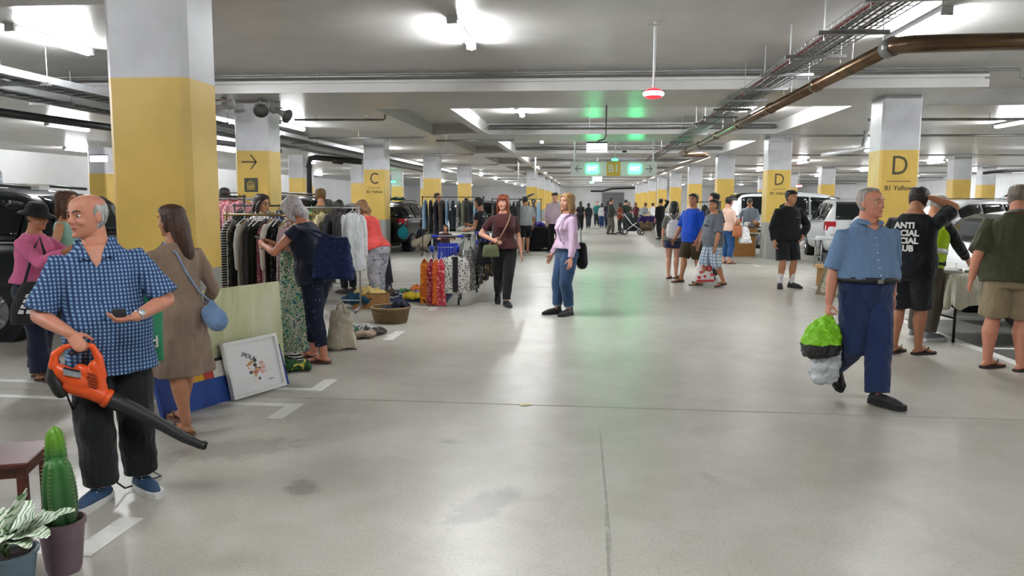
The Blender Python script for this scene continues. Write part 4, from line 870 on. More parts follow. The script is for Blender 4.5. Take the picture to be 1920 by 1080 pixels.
# ------------------------------------------------------------------ the people farther off
P['gtee'] = person('man in a light grey T-shirt and black shorts seen from behind', (-1.9, 24.0), 18, 1.735, 'm', 1.1, 0, 'tan', head=(20, 10), lw=(-.17, .08, .55), rf=(.06, .04, 0), lf=(-.06, -.05, 0), hair=('short', '15110f'), top=dict(k='shirt', m=cloth('a6a9ad'), g=.018, hem=.49, sleeve=.9, loose=.02), bottom=dict(m=BLACK, len=.95, loose=.03, name='shorts'), shoes=('thong', '3a2a22'), vox=.012)
P['pshirt'] = person('tall man in a pale pink shirt and dark trousers facing the aisle', (-.98, 24.5), 178, 1.875, 'm', 1.05, .01, 'fair', head=(-12, 18), rf=(.05, .03, 0), lf=(-.05, -.04, 0), hair=('short', '2a1c16'), top=dict(k='shirt', m=cloth('c3aeba'), g=.018, hem=.475, sleeve=1.75, loose=.03, vneck=.8, collar=True), bottom=dict(m=cloth('15161c'), len=1.95, loose=.01), shoes=('shoe', '4a3a2c', '2a2018'), vox=.012)
P['bpk'] = person('girl in a grey T-shirt and denim shorts with a white backpack seen from behind', (1.83, 16.3), -4, 1.6, 'f', .98, 0, 'fair', head=(-6, 4), rf=(.05, .03, 0), lf=(-.05, -.02, 0), rfy=-35, lfy=-20, hair=('bob', '1d211c'), top=dict(k='shirt', m=cloth('63655c'), g=.018, hem=.5, sleeve=.8, loose=.02), bottom=dict(m=cloth('333850'), len=.42, loose=.02, name='shorts'), shoes=('thong', '2b1f1c'), vox=.0105)
p = P['bpk']; b_ = thing('backpack', 'white drawstring backpack on the girl in denim shorts', 'backpack'); b_.location = p['root'].location; b_.rotation_euler = p['root'].rotation_euler
g = MB(); g.rings([ering(V(0, -.19, z), Matrix.Identity(3), w_, d_, d_, 18) for z, w_, d_ in ((.86, .1, .05), (.9, .15, .085), (1.02, .16, .095), (1.15, .14, .075), (1.24, .07, .035))]); organic(g.build('bag_body', patterned([(0, 'd8d8da'), (.62, 'c9b9cc'), (.7, 'b08ab0')], 9, .5), b_), .012, 3, .01)
for s in (1, -1): MB().tube([V(s * .03, -.16, 1.24), V(s * .1, -.06, 1.33), V(s * .12, .09, 1.28), V(s * .13, .1, 1.1), V(s * .13, -.12, .93)], .011, 8).build('strap', M('c9c9c9', .7), b_, True)
P['blue'] = person('man in a bright blue T-shirt and olive shorts walking left', (2.13, 15.6), 128, 1.745, 'm', 1.08, .01, 'tan', head=(12, 0), rw=(.18, .1, .5), lw=(-.14, .06, .5), rf=(.06, .1, 0), lf=(-.05, -.09, 0), hair=('short', '0e0c0c'), top=dict(k='shirt', m=cloth('0f46b4'), g=.02, hem=.46, sleeve=.95, loose=.03, sl_loose=.02), bottom=dict(m=cloth('3b3120'), len=.98, loose=.03, name='shorts'), shoes=('thong', '241c1a'), vox=.0105)
P['puma'] = person('man in a grey T-shirt and pale checked shorts striding left', (2.42, 14.85), 112, 1.635, 'm', 1.1, .025, 'tan', head=(14, 2), rw=(.15, .1, .47), lw=(-.17, .07, .48), rf=(.05, .13, 0), lf=(-.05, -.12, 0), lheel=10, hair=('short', '100d0c'), top=dict(k='shirt', m=cloth('62686e'), g=.02, hem=.47, sleeve=.95, loose=.03, sl_loose=.02), bottom=dict(m=plaid('a9b8c6', '7d93a8', 'd6dde2', 16, 16), len=1.05, loose=.035, flare=.02, name='shorts'), shoes=('thong', '2a211e'), vox=.0105)
p = P['puma']; q = p['T'](.72) + V(0, p['tor'](.72, .02)[1] + .014, 0); text('shirt_print', 'PUMA', .06, M('2c3136', .7, var=0), p['root'], q + V(-.02, 0, -.02), (PI / 2, 0, PI), ext=.003, bold=.003)
MB().limb([q + V(-.1, 0, .03), q + V(-.06, .0, .055), q + V(-.03, 0, .045), q + V(-.12, 0, .075)], [.004, .009, .008, .004], 6).build('leaping_emblem', M('2c3136', .7, var=0), p['root'], True)
P['dgrey'] = person('dark-haired man in a charcoal T-shirt half hidden behind the blue T-shirt', (2.75, 16.9), 48, 1.78, 'm', 1.05, 0, 'fair', head=(20, 0), hair=('short', '1d1512'), top=dict(k='shirt', m=cloth('4b4f55'), hem=.48, sleeve=.9, loose=.02), bottom=dict(m=cloth('22242a'), len=1.9, loose=.02), shoes=('sneaker', '202020'), vox=.012)
P['dk2'] = person('dark-haired person close behind the grey T-shirt walker', (2.62, 16.05), 85, 1.62, 'f', 1., 0, 'tan', hair=('bob', '16110f'), top=dict(k='shirt', m=cloth('33373e'), hem=.5, sleeve=.9), bottom=dict(m=cloth('20232c'), len=1.9), shoes=('sneaker', '2a2a2a'), vox=.013)
P['peach'] = person('woman in a peach blouse and blue jeans turned to the side table', (3.7, 20.55), -58, 1.725, 'f', 1.0, 0, 'fair', head=(0, 12), rw=(.1, .17, .55), lw=(-.1, .15, .55), hair=('short', '1a1311'), top=dict(k='shirt', m=cloth('d7b5a2'), g=.02, hem=.5, sleeve=1.4, loose=.03, sl_loose=.03), bottom=dict(m=cloth('234a7c'), len=1.75, loose=.02, name='jeans'), shoes=('thong', '5a4438'), vox=.0115)
P['hat'] = person('seller in a grey shirt and cap leaning over the goods beside the lettered column', (5.32, 25.6), 162, 1.74, 'm', 1.05, 0, 'olive', lean=16, head=(0, 15), rw=(.17, .2, .6), lw=(-.1, .2, .58), hair=('cap', '4a4038', '4a453c'), top=dict(k='shirt', m=cloth('7d8894'), hem=.48, sleeve=1.7, loose=.03), bottom=dict(m=cloth('6a5c4a'), len=1.9), shoes=('sneaker', '333333'), vox=.0125)
P['navy'] = person('big-bellied man in a navy T-shirt and jeans beside the dark wagon', (-4.82, 24.6), -92, 1.83, 'm', 1.08, .05, 'ruddy', lw=(-.14, -.06, .49), rw=(.15, .0, .5), hair=('crop', '3a2c24'), top=dict(k='shirt', m=cloth('1c2438'), g=.02, hem=.5, sleeve=.9, loose=.02), bottom=dict(m=cloth('2b3240'), len=1.9, loose=.015), shoes=('sneaker', '222222'), vox=.0125)
P['crouch'] = person('person in cream overalls crouching with a teal bag by the dark wagon', (-5.22, 23.3), -88, 1.62, 'f', 1.05, 0, 'tan', lean=22, hip_z=.2, head=(0, -5), rw=(.08, .34, .5), lw=(-.08, .33, .47), rf=(.07, .12, 0), lf=(-.07, .1, 0), rheel=20, lheel=20, knee_pole=(0, 1, .6), hair=('bob', '1a1210'), top=dict(k='shirt', m=cloth('1a1c22'), hem=.6, sleeve=.5), bottom=dict(m=cloth('b9b09a'), len=1.8, loose=.03, waist=.72, name='overalls'), shoes=('sneaker', '5a4438'), vox=.0125)
t_ = thing('shoulder_bag', 'teal shoulder bag on the back of the crouching person', 'bag', (-5.62, 23.2, .62), -.3); organic(MB().ell((0, 0, 0), (.2, .12, .2)).limb([(-.1, 0, .1), (.1, 0, .32)], [.03, .02]).build('bag_body', cloth('127f86'), t_), .015, 3)
P['child'] = person('child with dark hair sitting low behind the shopping carts', (-3.72, 20.1), 185, 1.25, 'f', 1.05, 0, 'tan', hip_z=.3, rf=(.06, .2, 0), lf=(-.06, .2, 0), hair=('bob', '15100f'), top=dict(k='shirt', m=cloth('3b1c22'), hem=.55, sleeve=.9), bottom=dict(m=BLACK, len=1.8), shoes=('sneaker', '2a2a2a'), vox=.0125)
P['blk'] = person('short-haired person in a black pinafore looking at the far clothes rack', (-2.2, 16.1), 72, 1.66, 'f', 1.05, 0, 'tan', lean=4, head=(5, 8), rw=(.08, .2, .66), lw=(-.08, .18, .6), hair=('short', '120e0e'), top=dict(k='dress', m=cloth('14161a'), len=.2, flare=.25, sleeve=.4, loose=.03, name='dress'), shoes=('sneaker', '1c1c1c'), vox=.011)
for s in (1, -1):
    q_ = P['blk']; MB().tube([q_['T'](.72, .085, s * .05), q_['T'](.835, .0, s * .06), q_['T'](.76, -.07, s * .05)], .016, 8).build('strap', M('c9cdd4', .7), q_['root'], True)
crowd = [('woman in black walking away far down the aisle', -.32, 43.5, 0, 1.63, '15161a', '15161a', '221a16', 'f'), ('person in a dark jacket far down the aisle', .15, 47.2, 10, 1.52, '1b1c20', '2a2c33', '17120f', 'f'), ('person in a teal top far down the aisle', .72, 51.6, 170, 1.64, '2d6a66', '2c2e36', '241a15', 'm'),
 ('person in a white top and blue jeans far down the aisle', .98, 48.4, 5, 1.5, 'c4c6c8', '2c4a78', '2a1f18', 'f'), ('person in navy clothes far down the aisle', 1.32, 47.5, 5, 1.64, '1a2136', '1e2434', '15100e', 'f'), ('man in dark olive and camouflage trousers pushing the stroller', 1.2, 38.2, -75, 1.78, '26261f', '4d4b42', '16110f', 'm'),
 ('person in dark green beyond the stroller', 2.25, 44.1, 20, 1.72, '1d2b24', '1c1e22', '15110f', 'm'), ('person in a grey top and black trousers leaning at the purple table', 3.3, 46.0, -50, 1.60, '8c8f94', '14161a', '4a3426', 'm'), ('person in a white T-shirt bending over the purple table', 4.0, 46.6, 0, 1.6, 'd0d0d0', '1c1e24', '1a1512', 'm'),
 ('person in a rust top far behind the stroller', 2.85, 52, 185, 1.6, '6b3a30', '26262c', '1f1713', 'f'), ('person in a burgundy top far beyond the purple table', 3.25, 51, 150, 1.56, '5a2a34', '2a2a30', '1f1713', 'f'), ('person in a red-brown jacket close beside the stroller', 1.75, 39.6, 60, 1.55, '7a3320', '2a2a2e', '221814', 'f'),
 ('person in pale clothes at the far right row of tables', 5.2, 47.5, 190, 1.6, 'b9b4aa', '4b4a48', '3a2a20', 'f'), ('person with a raised arm in black beyond the grey backpack girl', 3.2, 33.5, 30, 1.72, '101114', '17181c', '15110f', 'm'), ('person in a grey T-shirt looking through the far racks', -2.2, 32.2, 40, 1.68, '6d7076', '2a2c34', '1c1512', 'm'),
 ('bald seller at the far end of the right tables', 4.9, 36.4, 170, 1.72, '9c8f8a', '3a3a40', '8b7a6e', 'm'), ('person in a dark top browsing the far left racks', -4.9, 31.0, -20, 1.7, '23262e', '1c1e24', '1c1512', 'f'), ('person with pale cap beyond the spare-wheel car', 10.8, 31.2, 150, 1.66, '8f949c', '3a3d44', '8b847c', 'm')]
for i, (lab, x, y, fc, h_, c1, c2, c3, sx) in enumerate(crowd):
    bend = 'bending' in lab or 'leaning' in lab
    person(lab, (x, y), fc, h_, sx, 1.05, 0, R.choice(['tan', 'fair', 'olive']), lean=28 if bend else 2, rw=(.12, .2, .6) if 'pushing' in lab or bend else ((.15, .1, 1.0) if 'raised' in lab else None), lw=(-.12, .2, .6) if 'pushing' in lab else None, rf=(.055, .06, 0), lf=(-.055, -.05, 0), hair=('bob' if sx == 'f' else 'short', c3), top=dict(k='shirt', m=cloth(c1), hem=.48, sleeve=1.6 if i % 2 else .9, loose=.02), bottom=dict(m=cloth(c2), len=1.9, loose=.02), shoes=('shoe', '1c1c1e'), vox=.02, face_on=False, group='shoppers in the distance')
# ------------------------------------------------------------------ leaf blower
p = P['blower']; hw = p['W'](p['arms'][1][2] + p['arms'][1][3] * .06 + p['arms'][1][4] * .03)
bl = thing('leaf_blower', 'orange handheld leaf blower with long black nozzle held in front of the checked shirt', 'leaf blower', (hw.x, hw.y, hw.z), math.radians(33))
def bp(px, py, y=0.): return V((px - 165) * .00272, y, (625 - py) * .00272)
m_or = M('e0531c', .35, var=.04); m_pl = M('1b1c1e', .45, var=.05)
h = MB(); h.limb([bp(122, 662), bp(126, 640), bp(142, 628), bp(165, 625), bp(186, 630), bp(195, 652), bp(198, 690)], [.024, .02, .015, .014, .016, .022, .028], 12)
h.limb([bp(133, 672), bp(152, 690), bp(172, 700)], [.036, .05, .048], 16); h.limb([bp(150, 700), bp(180, 715), bp(203, 730)], [.046, .044, .042], 16); h.limb([bp(188, 668), bp(196, 712)], [.03, .034], 14); h.limb([bp(165, 672), bp(180, 690)], [.03, .042], 12)
organic(h.build('housing', m_or, bl), .005, 4)
g = MB(); g.limb([bp(124, 655, .012), bp(120, 685, .012), bp(131, 712, .012)], [.026, .036, .034], 14); organic(g.build('intake_cover', m_pl, bl), .006, 3)
MB().tube([bp(203, 730), bp(212, 736), bp(255, 762, -.02), bp(300, 793, -.05), bp(335, 820, -.07), bp(362, 836, -.085), bp(371, 838, -.09)], [.044, .043, .037, .031, .026, .022, .026], 18).build('nozzle', m_pl, bl, True)
MB().tube([bp(371, 838, -.09), bp(374, 839, -.092)], .02, 14).build('nozzle_mouth', M('060606', .9, var=0), bl)
MB().tube([bp(201, 729), bp(209, 734)], .049, 18).build('collar_ring', m_or, bl, True)
st = MB().grid(lambda u, v: bp(138 + 28 * u, 662 + 14 * v + 9 * u, -.052 - .004 * math.sin(PI * u)), 6, 4).build('rating_label', M('8f9296', .5, var=.2, vs=60), bl); so = st.modifiers.new('thick', 'SOLIDIFY'); so.thickness = .004
MB().grid(lambda u, v: bp(139 + 26 * u, 661 + 4 * v + 9 * u, -.0545 - .004 * math.sin(PI * u)), 5, 1).build('label_band', M('17181a', .5, var=0), st)
for i in range(5): MB().tube([bp(176, 676 + i * 6, -.045), bp(191, 684 + i * 6, -.04)], .004, 6).build('vent_slot', M('8a2c0c', .6, var=0), bl)
MB().limb([bp(150, 640, -.004), bp(170, 638, -.004)], [.01, .01], 8).build('trigger', m_pl, bl)
tag(MB().tube([(hw.x - .1, hw.y + .02, hw.z - .26), (hw.x - .09, hw.y + .05, hw.z - .36), (hw.x - .1, hw.y + .1, hw.z - .5), (hw.x - .06, hw.y + .16, hw.z - .7), (hw.x + .02, hw.y + .28, .02), (hw.x + .1, hw.y + .5, .012), (hw.x - .3, hw.y + .8, .012)], .005, 6).build('power_cord', m_pl, None, True), 'thin black power cord trailing from the leaf blower to the floor', 'cord')
# ------------------------------------------------------------------ plants and stool at the left front
ct = thing('potted_cactus', 'tall green ribbed cactus in a mauve plastic pot', 'potted plant', (-2.228, 2.95, 0)); ct.scale = (.88, .88, .96)
MB().lathe((0, 0, 0), [(.072, 0), (.08, .02), (.1, .2), (.101, .215), (.108, .217), (.108, .24), (.098, .242), (.094, .21), (.0, .208)], 28, False).build('pot', M('6d5a62', .5, var=.12, vs=12), ct, True, auto=50)
MB().lathe((0, 0, 0), [(.0, .213), (.05, .22), (.094, .212)], 20, False).build('soil', M('3a2a22', .95, bump=.5), ct, True)
def cactus_mat():
    m = newmat('cactus_skin', '2f6a2a', .45); t = NT(m); g = t.n.new('ShaderNodeSeparateXYZ'); t.link(t.coords(), g.inputs[0])
    z = t.math('ADD', g.outputs[2], t.math('MULTIPLY', t.noise(t.coords(), 12, 3), .06)); t.link(t.ramp(z, [(.3, '1f4a22'), (.56, '2c6426'), (.63, '5a8f1e')]), t.b.inputs['Base Color']); t.bump(t.noise(t.coords(), 45, 3), .3); return m
m_cac = cactus_mat()
def cactus_lobe(name, base, h_, r0, ribs, ph, lean=(0, 0), topr=.75):
    rg = []
    for i in range(31):
        k = i / 30; env = r0 * (.82 + .25 * math.sin(PI * min(1, k * 1.15))) * (1 if k < .85 else math.sqrt(max(.02, 1 - ((k - .85) / .15) ** 2)))
        ring = []
        for j in range(ribs * 8):
            a = 2 * PI * j / (ribs * 8); rr = env * (.66 + .34 * abs(math.cos(a * ribs / 2 + ph)) ** .8 + .045 * math.sin(k * 95) * max(0, abs(math.cos(a * ribs / 2 + ph)) - .6))
            ring.append(V(base[0] + lean[0] * k + rr * math.cos(a), base[1] + lean[1] * k + rr * math.sin(a), base[2] + h_ * k))
        rg.append(ring)
    o = MB().rings(rg).build(name, m_cac, ct, True)
    sp = MB()
    for q_ in range(ribs):
        a = 2 * (q_ * PI - ph) / ribs
        for i in range(1, 19):
            k = i / 19; env = r0 * (.82 + .25 * math.sin(PI * min(1, k * 1.15))) * (1 if k < .85 else math.sqrt(max(.02, 1 - ((k - .85) / .15) ** 2)))
            c_ = V(base[0] + lean[0] * k + env * math.cos(a), base[1] + lean[1] * k + env * math.sin(a), base[2] + h_ * k)
            for da in (-.5, .5): sp.tube([c_, c_ + V(math.cos(a + da), math.sin(a + da), .2) * .011], [.0016, .0003], 4)
    s_ = sp.build('spines', M('a5a06a', .7, var=0), o); s_['kind'] = 'stuff'
cactus_lobe('stem', (.015, -.01, .2), .33, .074, 5, .4, (-.012, 0))
cactus_lobe('upper_stem', (-.03, .03, .22), .44, .052, 6, .2, (.0, 0))
pt = thing('potted_dumb_cane', 'white and green striped leafy plant in a blue-grey pot', 'potted plant', (-2.3, 2.72, 0)); pt.scale = (1.05, 1.05, .78)
MB().lathe((0, 0, 0), [(.075, 0), (.082, .02), (.103, .23), (.11, .232), (.11, .25), (.1, .252), (.095, .225), (0, .22)], 26, False).build('pot', M('5d7280', .45, var=.06), pt, True, auto=50)
MB().lathe((0, 0, 0), [(.0, .226), (.095, .224)], 18, False).build('soil', M('2a211c', .95, bump=.5), pt, True)
def leaf_mat():
    m = newmat('striped_leaf', 'c9d3c0', .45); t = NT(m); co = t.coords('UV') if False else t.coords('Object'); n = t.n.new('ShaderNodeTexWave'); t.link(co, n.inputs['Vector']); n.inputs['Scale'].default_value = 16; n.inputs['Distortion'].default_value = 6; n.inputs['Detail'].default_value = 3; n.inputs['Detail Scale'].default_value = 1.5
    t.link(t.ramp(n.outputs['Fac'], [(.08, '4a7644'), (.3, 'a9bf9c'), (.5, 'dfe4d6')]), t.b.inputs['Base Color']); return m
m_leaf = leaf_mat()
def leaf(parent, base, az, el, L, W_, droop, mat=None, name='leaf'):
    d = V(math.cos(az) * math.cos(el), math.sin(az) * math.cos(el), math.sin(el)); sd = V(-math.sin(az), math.cos(az), 0)
    def f(u, v):
        q = base + d * (L * u) - V(0, 0, 1) * droop * u * u * L; wv = W_ * math.sin(PI * min(1, u * .92 + .06)) ** .8 * (v - .5) * 2
        return q + sd * wv + V(0, 0, 1) * (.25 * abs(wv) + .006 * math.sin(u * 18 + v * 4))
    o = MB().grid(f, 12, 6).build(name, mat or m_leaf, parent, True); s_ = o.modifiers.new('thick', 'SOLIDIFY'); s_.thickness = .002
    return o
for i, (az, el, L, W_, dr) in enumerate([(20, 62, .3, .065, .25), (75, 66, .28, .07, .2), (130, 58, .27, .065, .3), (-15, 45, .33, .06, .4), (45, 40, .31, .06, .3), (170, 50, .25, .05, .35), (-60, 48, .25, .05, .45), (-110, 55, .22, .045, .35), (-30, 26, .24, .042, .3), (100, 35, .24, .045, .4), (5, 72, .3, .048, .12)]):
    leaf(pt, V(0, 0, .25 + .008 * i), math.radians(az), math.radians(el), L, W_, dr)
for az in (20, 130, 250): MB().tube([(0, 0, .22), (.02 * math.cos(az), .02 * math.sin(az), .3)], .008, 8).build('stem', M('5c7a44', .6), pt, True)
sl = thing('stool', 'dark red-brown wooden stool at the left edge behind the cactus', 'stool', (-2.87, 3.36, 0), math.radians(20)); sl.scale = (1, 1, .79)
m_wd = M('4c2016', .45, var=.25, vs=14)
MB().box((0, 0, .44), (.42, .38, .03)).build('seat', m_wd, sl, bevel=.008)
for sx in (-1, 1):
    for sy in (-1, 1): MB().box((sx * .17, sy * .15, .2125), (.042, .042, .425)).build('leg', m_wd, sl, bevel=.004)
    MB().box((sx * .17, 0, .385), (.022, .26, .06)).build('apron', m_wd, sl)
for sy in (-1, 1): MB().box((0, sy * .15, .385), (.3, .022, .06)).build('apron', m_wd, sl)
# ------------------------------------------------------------------ paintings
E1 = V(.37, .929, 0); N1 = V(.929, -.37, 0)
def canvas(name, label, A, L, h_, lean, th, mat, cat='painting', z0=0.):
    """slab standing on the floor line from A along E1, leaning back"""
    o = thing(name, label, cat, (A[0], A[1], z0)); a = math.atan2(E1.y, E1.x); o.rotation_euler = (math.radians(-lean), 0, a)
    b = MB().bx(0, L, 0, th, 0, h_).build('canvas', mat, o); return o
def wash(c0, c1, c2):
    m = newmat('canvas_wash', c0, .7); t = NT(m); n = t.noise(t.coords('Object', (1, 1, .35)), 6, 5, .65, .8); t.link(t.ramp(n, [(.3, c1), (.5, c0), (.72, c2)]), t.b.inputs['Base Color']); t.bump(t.noise(t.coords(), 30, 3), .2); return m
o = canvas('painting', 'large pale yellow-green abstract canvas leaning by the near yellow column', (-2.985, 5.63), .9, .89, 3, .035, wash('c0c29c', 'a9b080', 'cdcfb4'))
o = canvas('painting', 'wide blue canvas with red and white band leaning in front of the pale canvas', (-3.05, 5.17), 1.28, .36, 17, .035, wash('133a86', '0c2c70', '1d4c9c'))
MB().bx(.0, 1.28, -.002, 0, .335, .36).build('dark_band', M('15161c', .7), o)
for i, (x, c) in enumerate(((.42, 'b8372b'), (.52, 'd3cfc8'), (.3, 'd9a21c'))): MB().bx(x, x + (.1 if c == 'b8372b' else .13), -.004, -.001, .21, .335).build('colour_patch', M(c, .7), o)
o = thing('framed_print', 'white framed floral print leaning against the blue canvas', 'picture', (-2.81, 5.735, 0)); o.rotation_euler = (math.radians(-14), 0, math.atan2(E1.y, E1.x))
m_fr = M('dcdcda', .4, var=.02)
for (a, b, c, d_) in ((0, .58, 0, .028), (0, .58, .437, .465), (0, .028, .028, .437), (.552, .58, .028, .437)): MB().bx(a, b, -.045, .0, c, d_).build('frame_bar', m_fr, o)
MB().bx(.028, .552, -.02, -.01, .028, .437).build('mat_board', M('e2e2e4', .6, var=.02), o)
text('print_title', '¡HOLA!', .055, M('2b2b30', .7, var=0), o, (.25, -.024, .315), (PI / 2, .5, 0), ext=.001, sx=.9)
rr = random.Random(3)
for i in range(26):
    x = .3 + rr.gauss(0, .055); z = .21 + rr.gauss(0, .05); c = rr.choice(['e3b3ae', 'd98f86', '5d6358', '3c3f44', 'c9a06a', 'edd3cc', 'b4705f']); r = rr.uniform(.009, .022)
    MB().rings([[(x + r * math.cos(a), y, z + r * .8 * math.sin(a)) for a in [2 * PI * j / 9 for j in range(9)]] for y in (-.0215 - i * .0001, -.0205)]).build('print_flower', M(c, .7, var=.1), o)
MB().bx(.41, .47, -.022, -.02, .09, .096).build('signature', M('55555a', .7), o)
# ------------------------------------------------------------------ garments and racks
m_hang = M('d8d8d8', .4, var=0); m_hblk = M('1b1b1d', .5, var=0); m_hgrn = M('2fae3c', .4, var=0); m_hpnk = M('d0527c', .4, var=0); m_hwood = M('a5793f', .5)
def garment(name, label, loc, rz, wdt, ln, th, mat, sleeves=0, hanger=None, flare=1.15, cat='clothing', group=None, seed=0, legs=False, res=28):
    """one garment on a hanger; loc is the rail point; local x is the shoulder line"""
    rr = random.Random(seed); t = thing(name, label, cat, loc, rz, group); n = res; top_ = -.07
    k1, k2, p1, p2 = rr.randint(4, 6), rr.randint(7, 10), rr.uniform(0, 6), rr.uniform(0, 6); rg = []
    for i in range(15):
        k = i / 14; sh_ = min(1, .18 + k / .1 * .82) if k < .1 else 1
        hwx = wdt / 2 * sh_ * (1 + (flare - 1) * k); hy = th / 2 * (.35 + .65 * min(1, k * 5)); zz = top_ - ln * k - (0 if k > .1 else (abs(sh_ - 1)) * 0)
        ring = []
        for j in range(n):
            a = 2 * PI * j / n; wv = 1 + (.34 * math.sin(k1 * a + p1 + k * 1.2) + .26 * math.sin(k2 * a + p2)) * min(1, .25 + k)
            ring.append(V(hwx * math.cos(a) * (1 + .03 * math.sin(k2 * a)), hy * math.sin(a) * wv, zz + .012 * math.sin(k1 * a + p2) * k))
        rg.append(ring)
    MB().rings(rg).build('cloth', mat, t, True, auto=70)
    if sleeves:
        for s in (1, -1): MB().limb([(s * wdt * .42, 0, top_ - .06), (s * wdt * .5, 0, top_ - .12), (s * wdt * .56, .01, top_ - sleeves * .5), (s * wdt * .57, .0, top_ - sleeves)], [.035, .045, .042, .036], 10, ((1, 0, 0), .7)).build('sleeve', mat, t, True)
    hm = hanger or m_hang
    MB().tube([(-wdt * .42, 0, top_ - .05), (0, 0, top_ + .03), (wdt * .42, 0, top_ - .05)], .006, 6).tube([(0, 0, top_ + .03), (0, 0, -.02), (.02, 0, .02), (0, 0, .034), (-.02, 0, .018)], .004, 6).build('hanger', hm, t)
    return t
def rack(label, a, b, z, mat, feet=True, mid=True):
    a, b = V(*a), V(*b); d = (b - a); L = d.length; t = thing('clothes_rack', label, 'clothes rack', (a.x, a.y, 0), math.atan2(d.y, d.x))
    MB().tube([(-.03, 0, z), (L + .03, 0, z)], .013, 10).build('rail', mat, t, True)
    for x in (0, L):
        MB().tube([(x, 0, .06), (x, 0, z + .03)], .014, 10).build('post', mat, t, True); MB().tube([(x, -.26, .045), (x, 0, .07), (x, .26, .045)], .014, 8).build('foot', mat, t, True)
        for y in (-.25, .25): MB().ell((x, y, .022), (.012, .022, .022), nu=10, nv=6).build('castor', m_black, t, True)
    if mid: MB().tube([(0, 0, .16), (L, 0, .16)], .01, 8).build('lower_bar', mat, t, True)
    return t
lf = lambda c1, c2, c3=None, s=20, d=1.5: patterned([(0, c1), (.5, c2)] + ([(.6, c3)] if c3 else []), s, d)
stripe_bw = patterned([(0, '17171a'), (.5, 'd0d0cc')], 11, 0, 'stripe')
m_brass = M('8a7440', .4, .7, var=.1)
rack('brass coloured clothes rail in front of the lift-sign column', (-4.02, 8.25), (-3.02, 8.25), 1.44, m_brass)
FR = 'clothes on the front brass rail'
front = [(-3.97, 'black and white striped dress at the left end of the front rail', .5, 1.05, .1, stripe_bw), (-3.86, 'black leaf-print dress second from the left on the front rail', .5, 1.1, .11, lf('14161a', '23291f', '3c4636', 24)), (-3.77, 'slim white shirt third from the left on the front rail', .46, .95, .06, cloth('c4c2bc')), (-3.68, 'dark olive dress in the middle left of the front rail', .5, 1.0, .11, cloth('23251f')), (-3.56, 'pink and maroon lace dress on the front rail', .48, 1.0, .1, lf('6b2c3e', 'b57f8c', '3f1a26', 30)), (-3.48, 'thin cream blouse right of the maroon lace dress on the front rail', .46, .8, .05, cloth('cfcabd')), (-3.41, 'long black dress with small white flowers on the front rail', .5, 1.28, .1, lf('131517', '1c1f22', '77776c', 34)), (-3.29, 'long off-white trousers on the front rail', .42, 1.27, .13, cloth('bdb9ac')), (-3.19, 'long brown and tan scarf at the right of the front rail', .2, .95, .08, lf('6b4d2e', '8a6a40', '3b2a1c', 22)), (-3.10, 'black and yellow printed skirt hung low at the right end of the front rail', .46, 1.22, .1, lf('15171a', '2c3a3a', 'a89a3c', 16))]
for i, (x, lab, wd, ln, th, mt) in enumerate(front): garment('hanging_garment', lab, (x, 8.25, 1.44), PI / 2 + .06 * math.sin(i * 2.3), wd, ln, th, mt, .5 if i in (2, 5) else 0, [m_hang, m_hblk, m_hwood][i % 3], group=FR, seed=i)
extra = [(-3.92, 'grey-white floral blouse', .8, lf('b9b7b0', '7a7a76', '2c2e30', 26)), (-3.81, 'black jersey dress', 1.05, cloth('121315')), (-3.72, 'charcoal knit', .95, cloth('2a2b2d')), (-3.62, 'dark green shirt dress', 1.0, cloth('1c211c')), (-3.52, 'dusty pink top', .9, cloth('9a6a74')), (-3.45, 'black crepe trousers', 1.15, cloth('15161a')), (-3.35, 'ivory linen skirt', 1.2, cloth('c2bdae')), (-3.24, 'beige knit dress', 1.0, cloth('a89a82')), (-3.14, 'dark olive print dress', 1.2, lf('23281c', '3a4028', '12140e', 18))]   # more on the front rail
for i, (x, lab, ln, mt) in enumerate(extra): garment('hanging_garment', '%s squeezed between its neighbours on the front brass rail' % lab, (x, 8.25, 1.44), PI / 2 + .08 * math.sin(i * 3.1 + 1), .47, ln, .075, mt, 0, [m_hblk, m_hang][i % 2], group=FR, seed=130 + i)
garment('maxi_dress', 'long green, blue and pink abstract print maxi dress in front of the bending woman', (-2.95, 7.62, 1.44), .5, .34, 1.33, .13, patterned([(0, '2f4f86'), (.34, '2e8a72'), (.4, 'c4c6b4'), (.46, '5f9a56'), (.49, '16302c'), (.52, 'c9c8ba'), (.58, '3f8a68'), (.62, 'd0ccc0'), (.68, '263a5c')], 7, 2.6), 0, m_hwood, 1.3, seed=31)
garment('hanging_garment', 'pale pink panel dress beside the green abstract maxi dress', (-3.12, 7.78, 1.44), 1.2, .34, 1.25, .07, patterned([(0, 'b99aa4'), (.55, 'd6c7c0'), (.62, '8f6a86')], 9, 1.2), 0, m_hwood, 1.2, seed=32)
tag(MB().tube([(-3.12, 7.62, 1.44), (-2.86, 7.62, 1.44)], .012, 8).build('display_bar', m_brass, None, True), 'short brass bar carrying the green abstract maxi dress', 'bar')
bpy.data.objects['display_bar'].parent = None
MB().tube([(-2.87, 7.62, 1.44), (-2.87, 7.62, .0)], .012, 8).build('post', m_brass, bpy.data.objects['display_bar'], True)
rack('black steel rack of pink dresses under the lift sign', (-6.2, 11.6), (-5.35, 11.6), 1.66, m_hblk)
for i in range(5): garment('pink_dress', '%s from the left among the pink ruffled dresses under the lift sign' % ORD[i], (-6.1 + .17 * i, 11.6, 1.66), PI / 2 - .9 + .05 * i, .46, .75, .15, lf(['c98a92', 'b9727c', 'd3a0a6', 'a85f68', 'c07d86'][i], 'd9b0b2', 'a5606c', 14), .45, m_red, seed=50 + i, group='pink dresses')
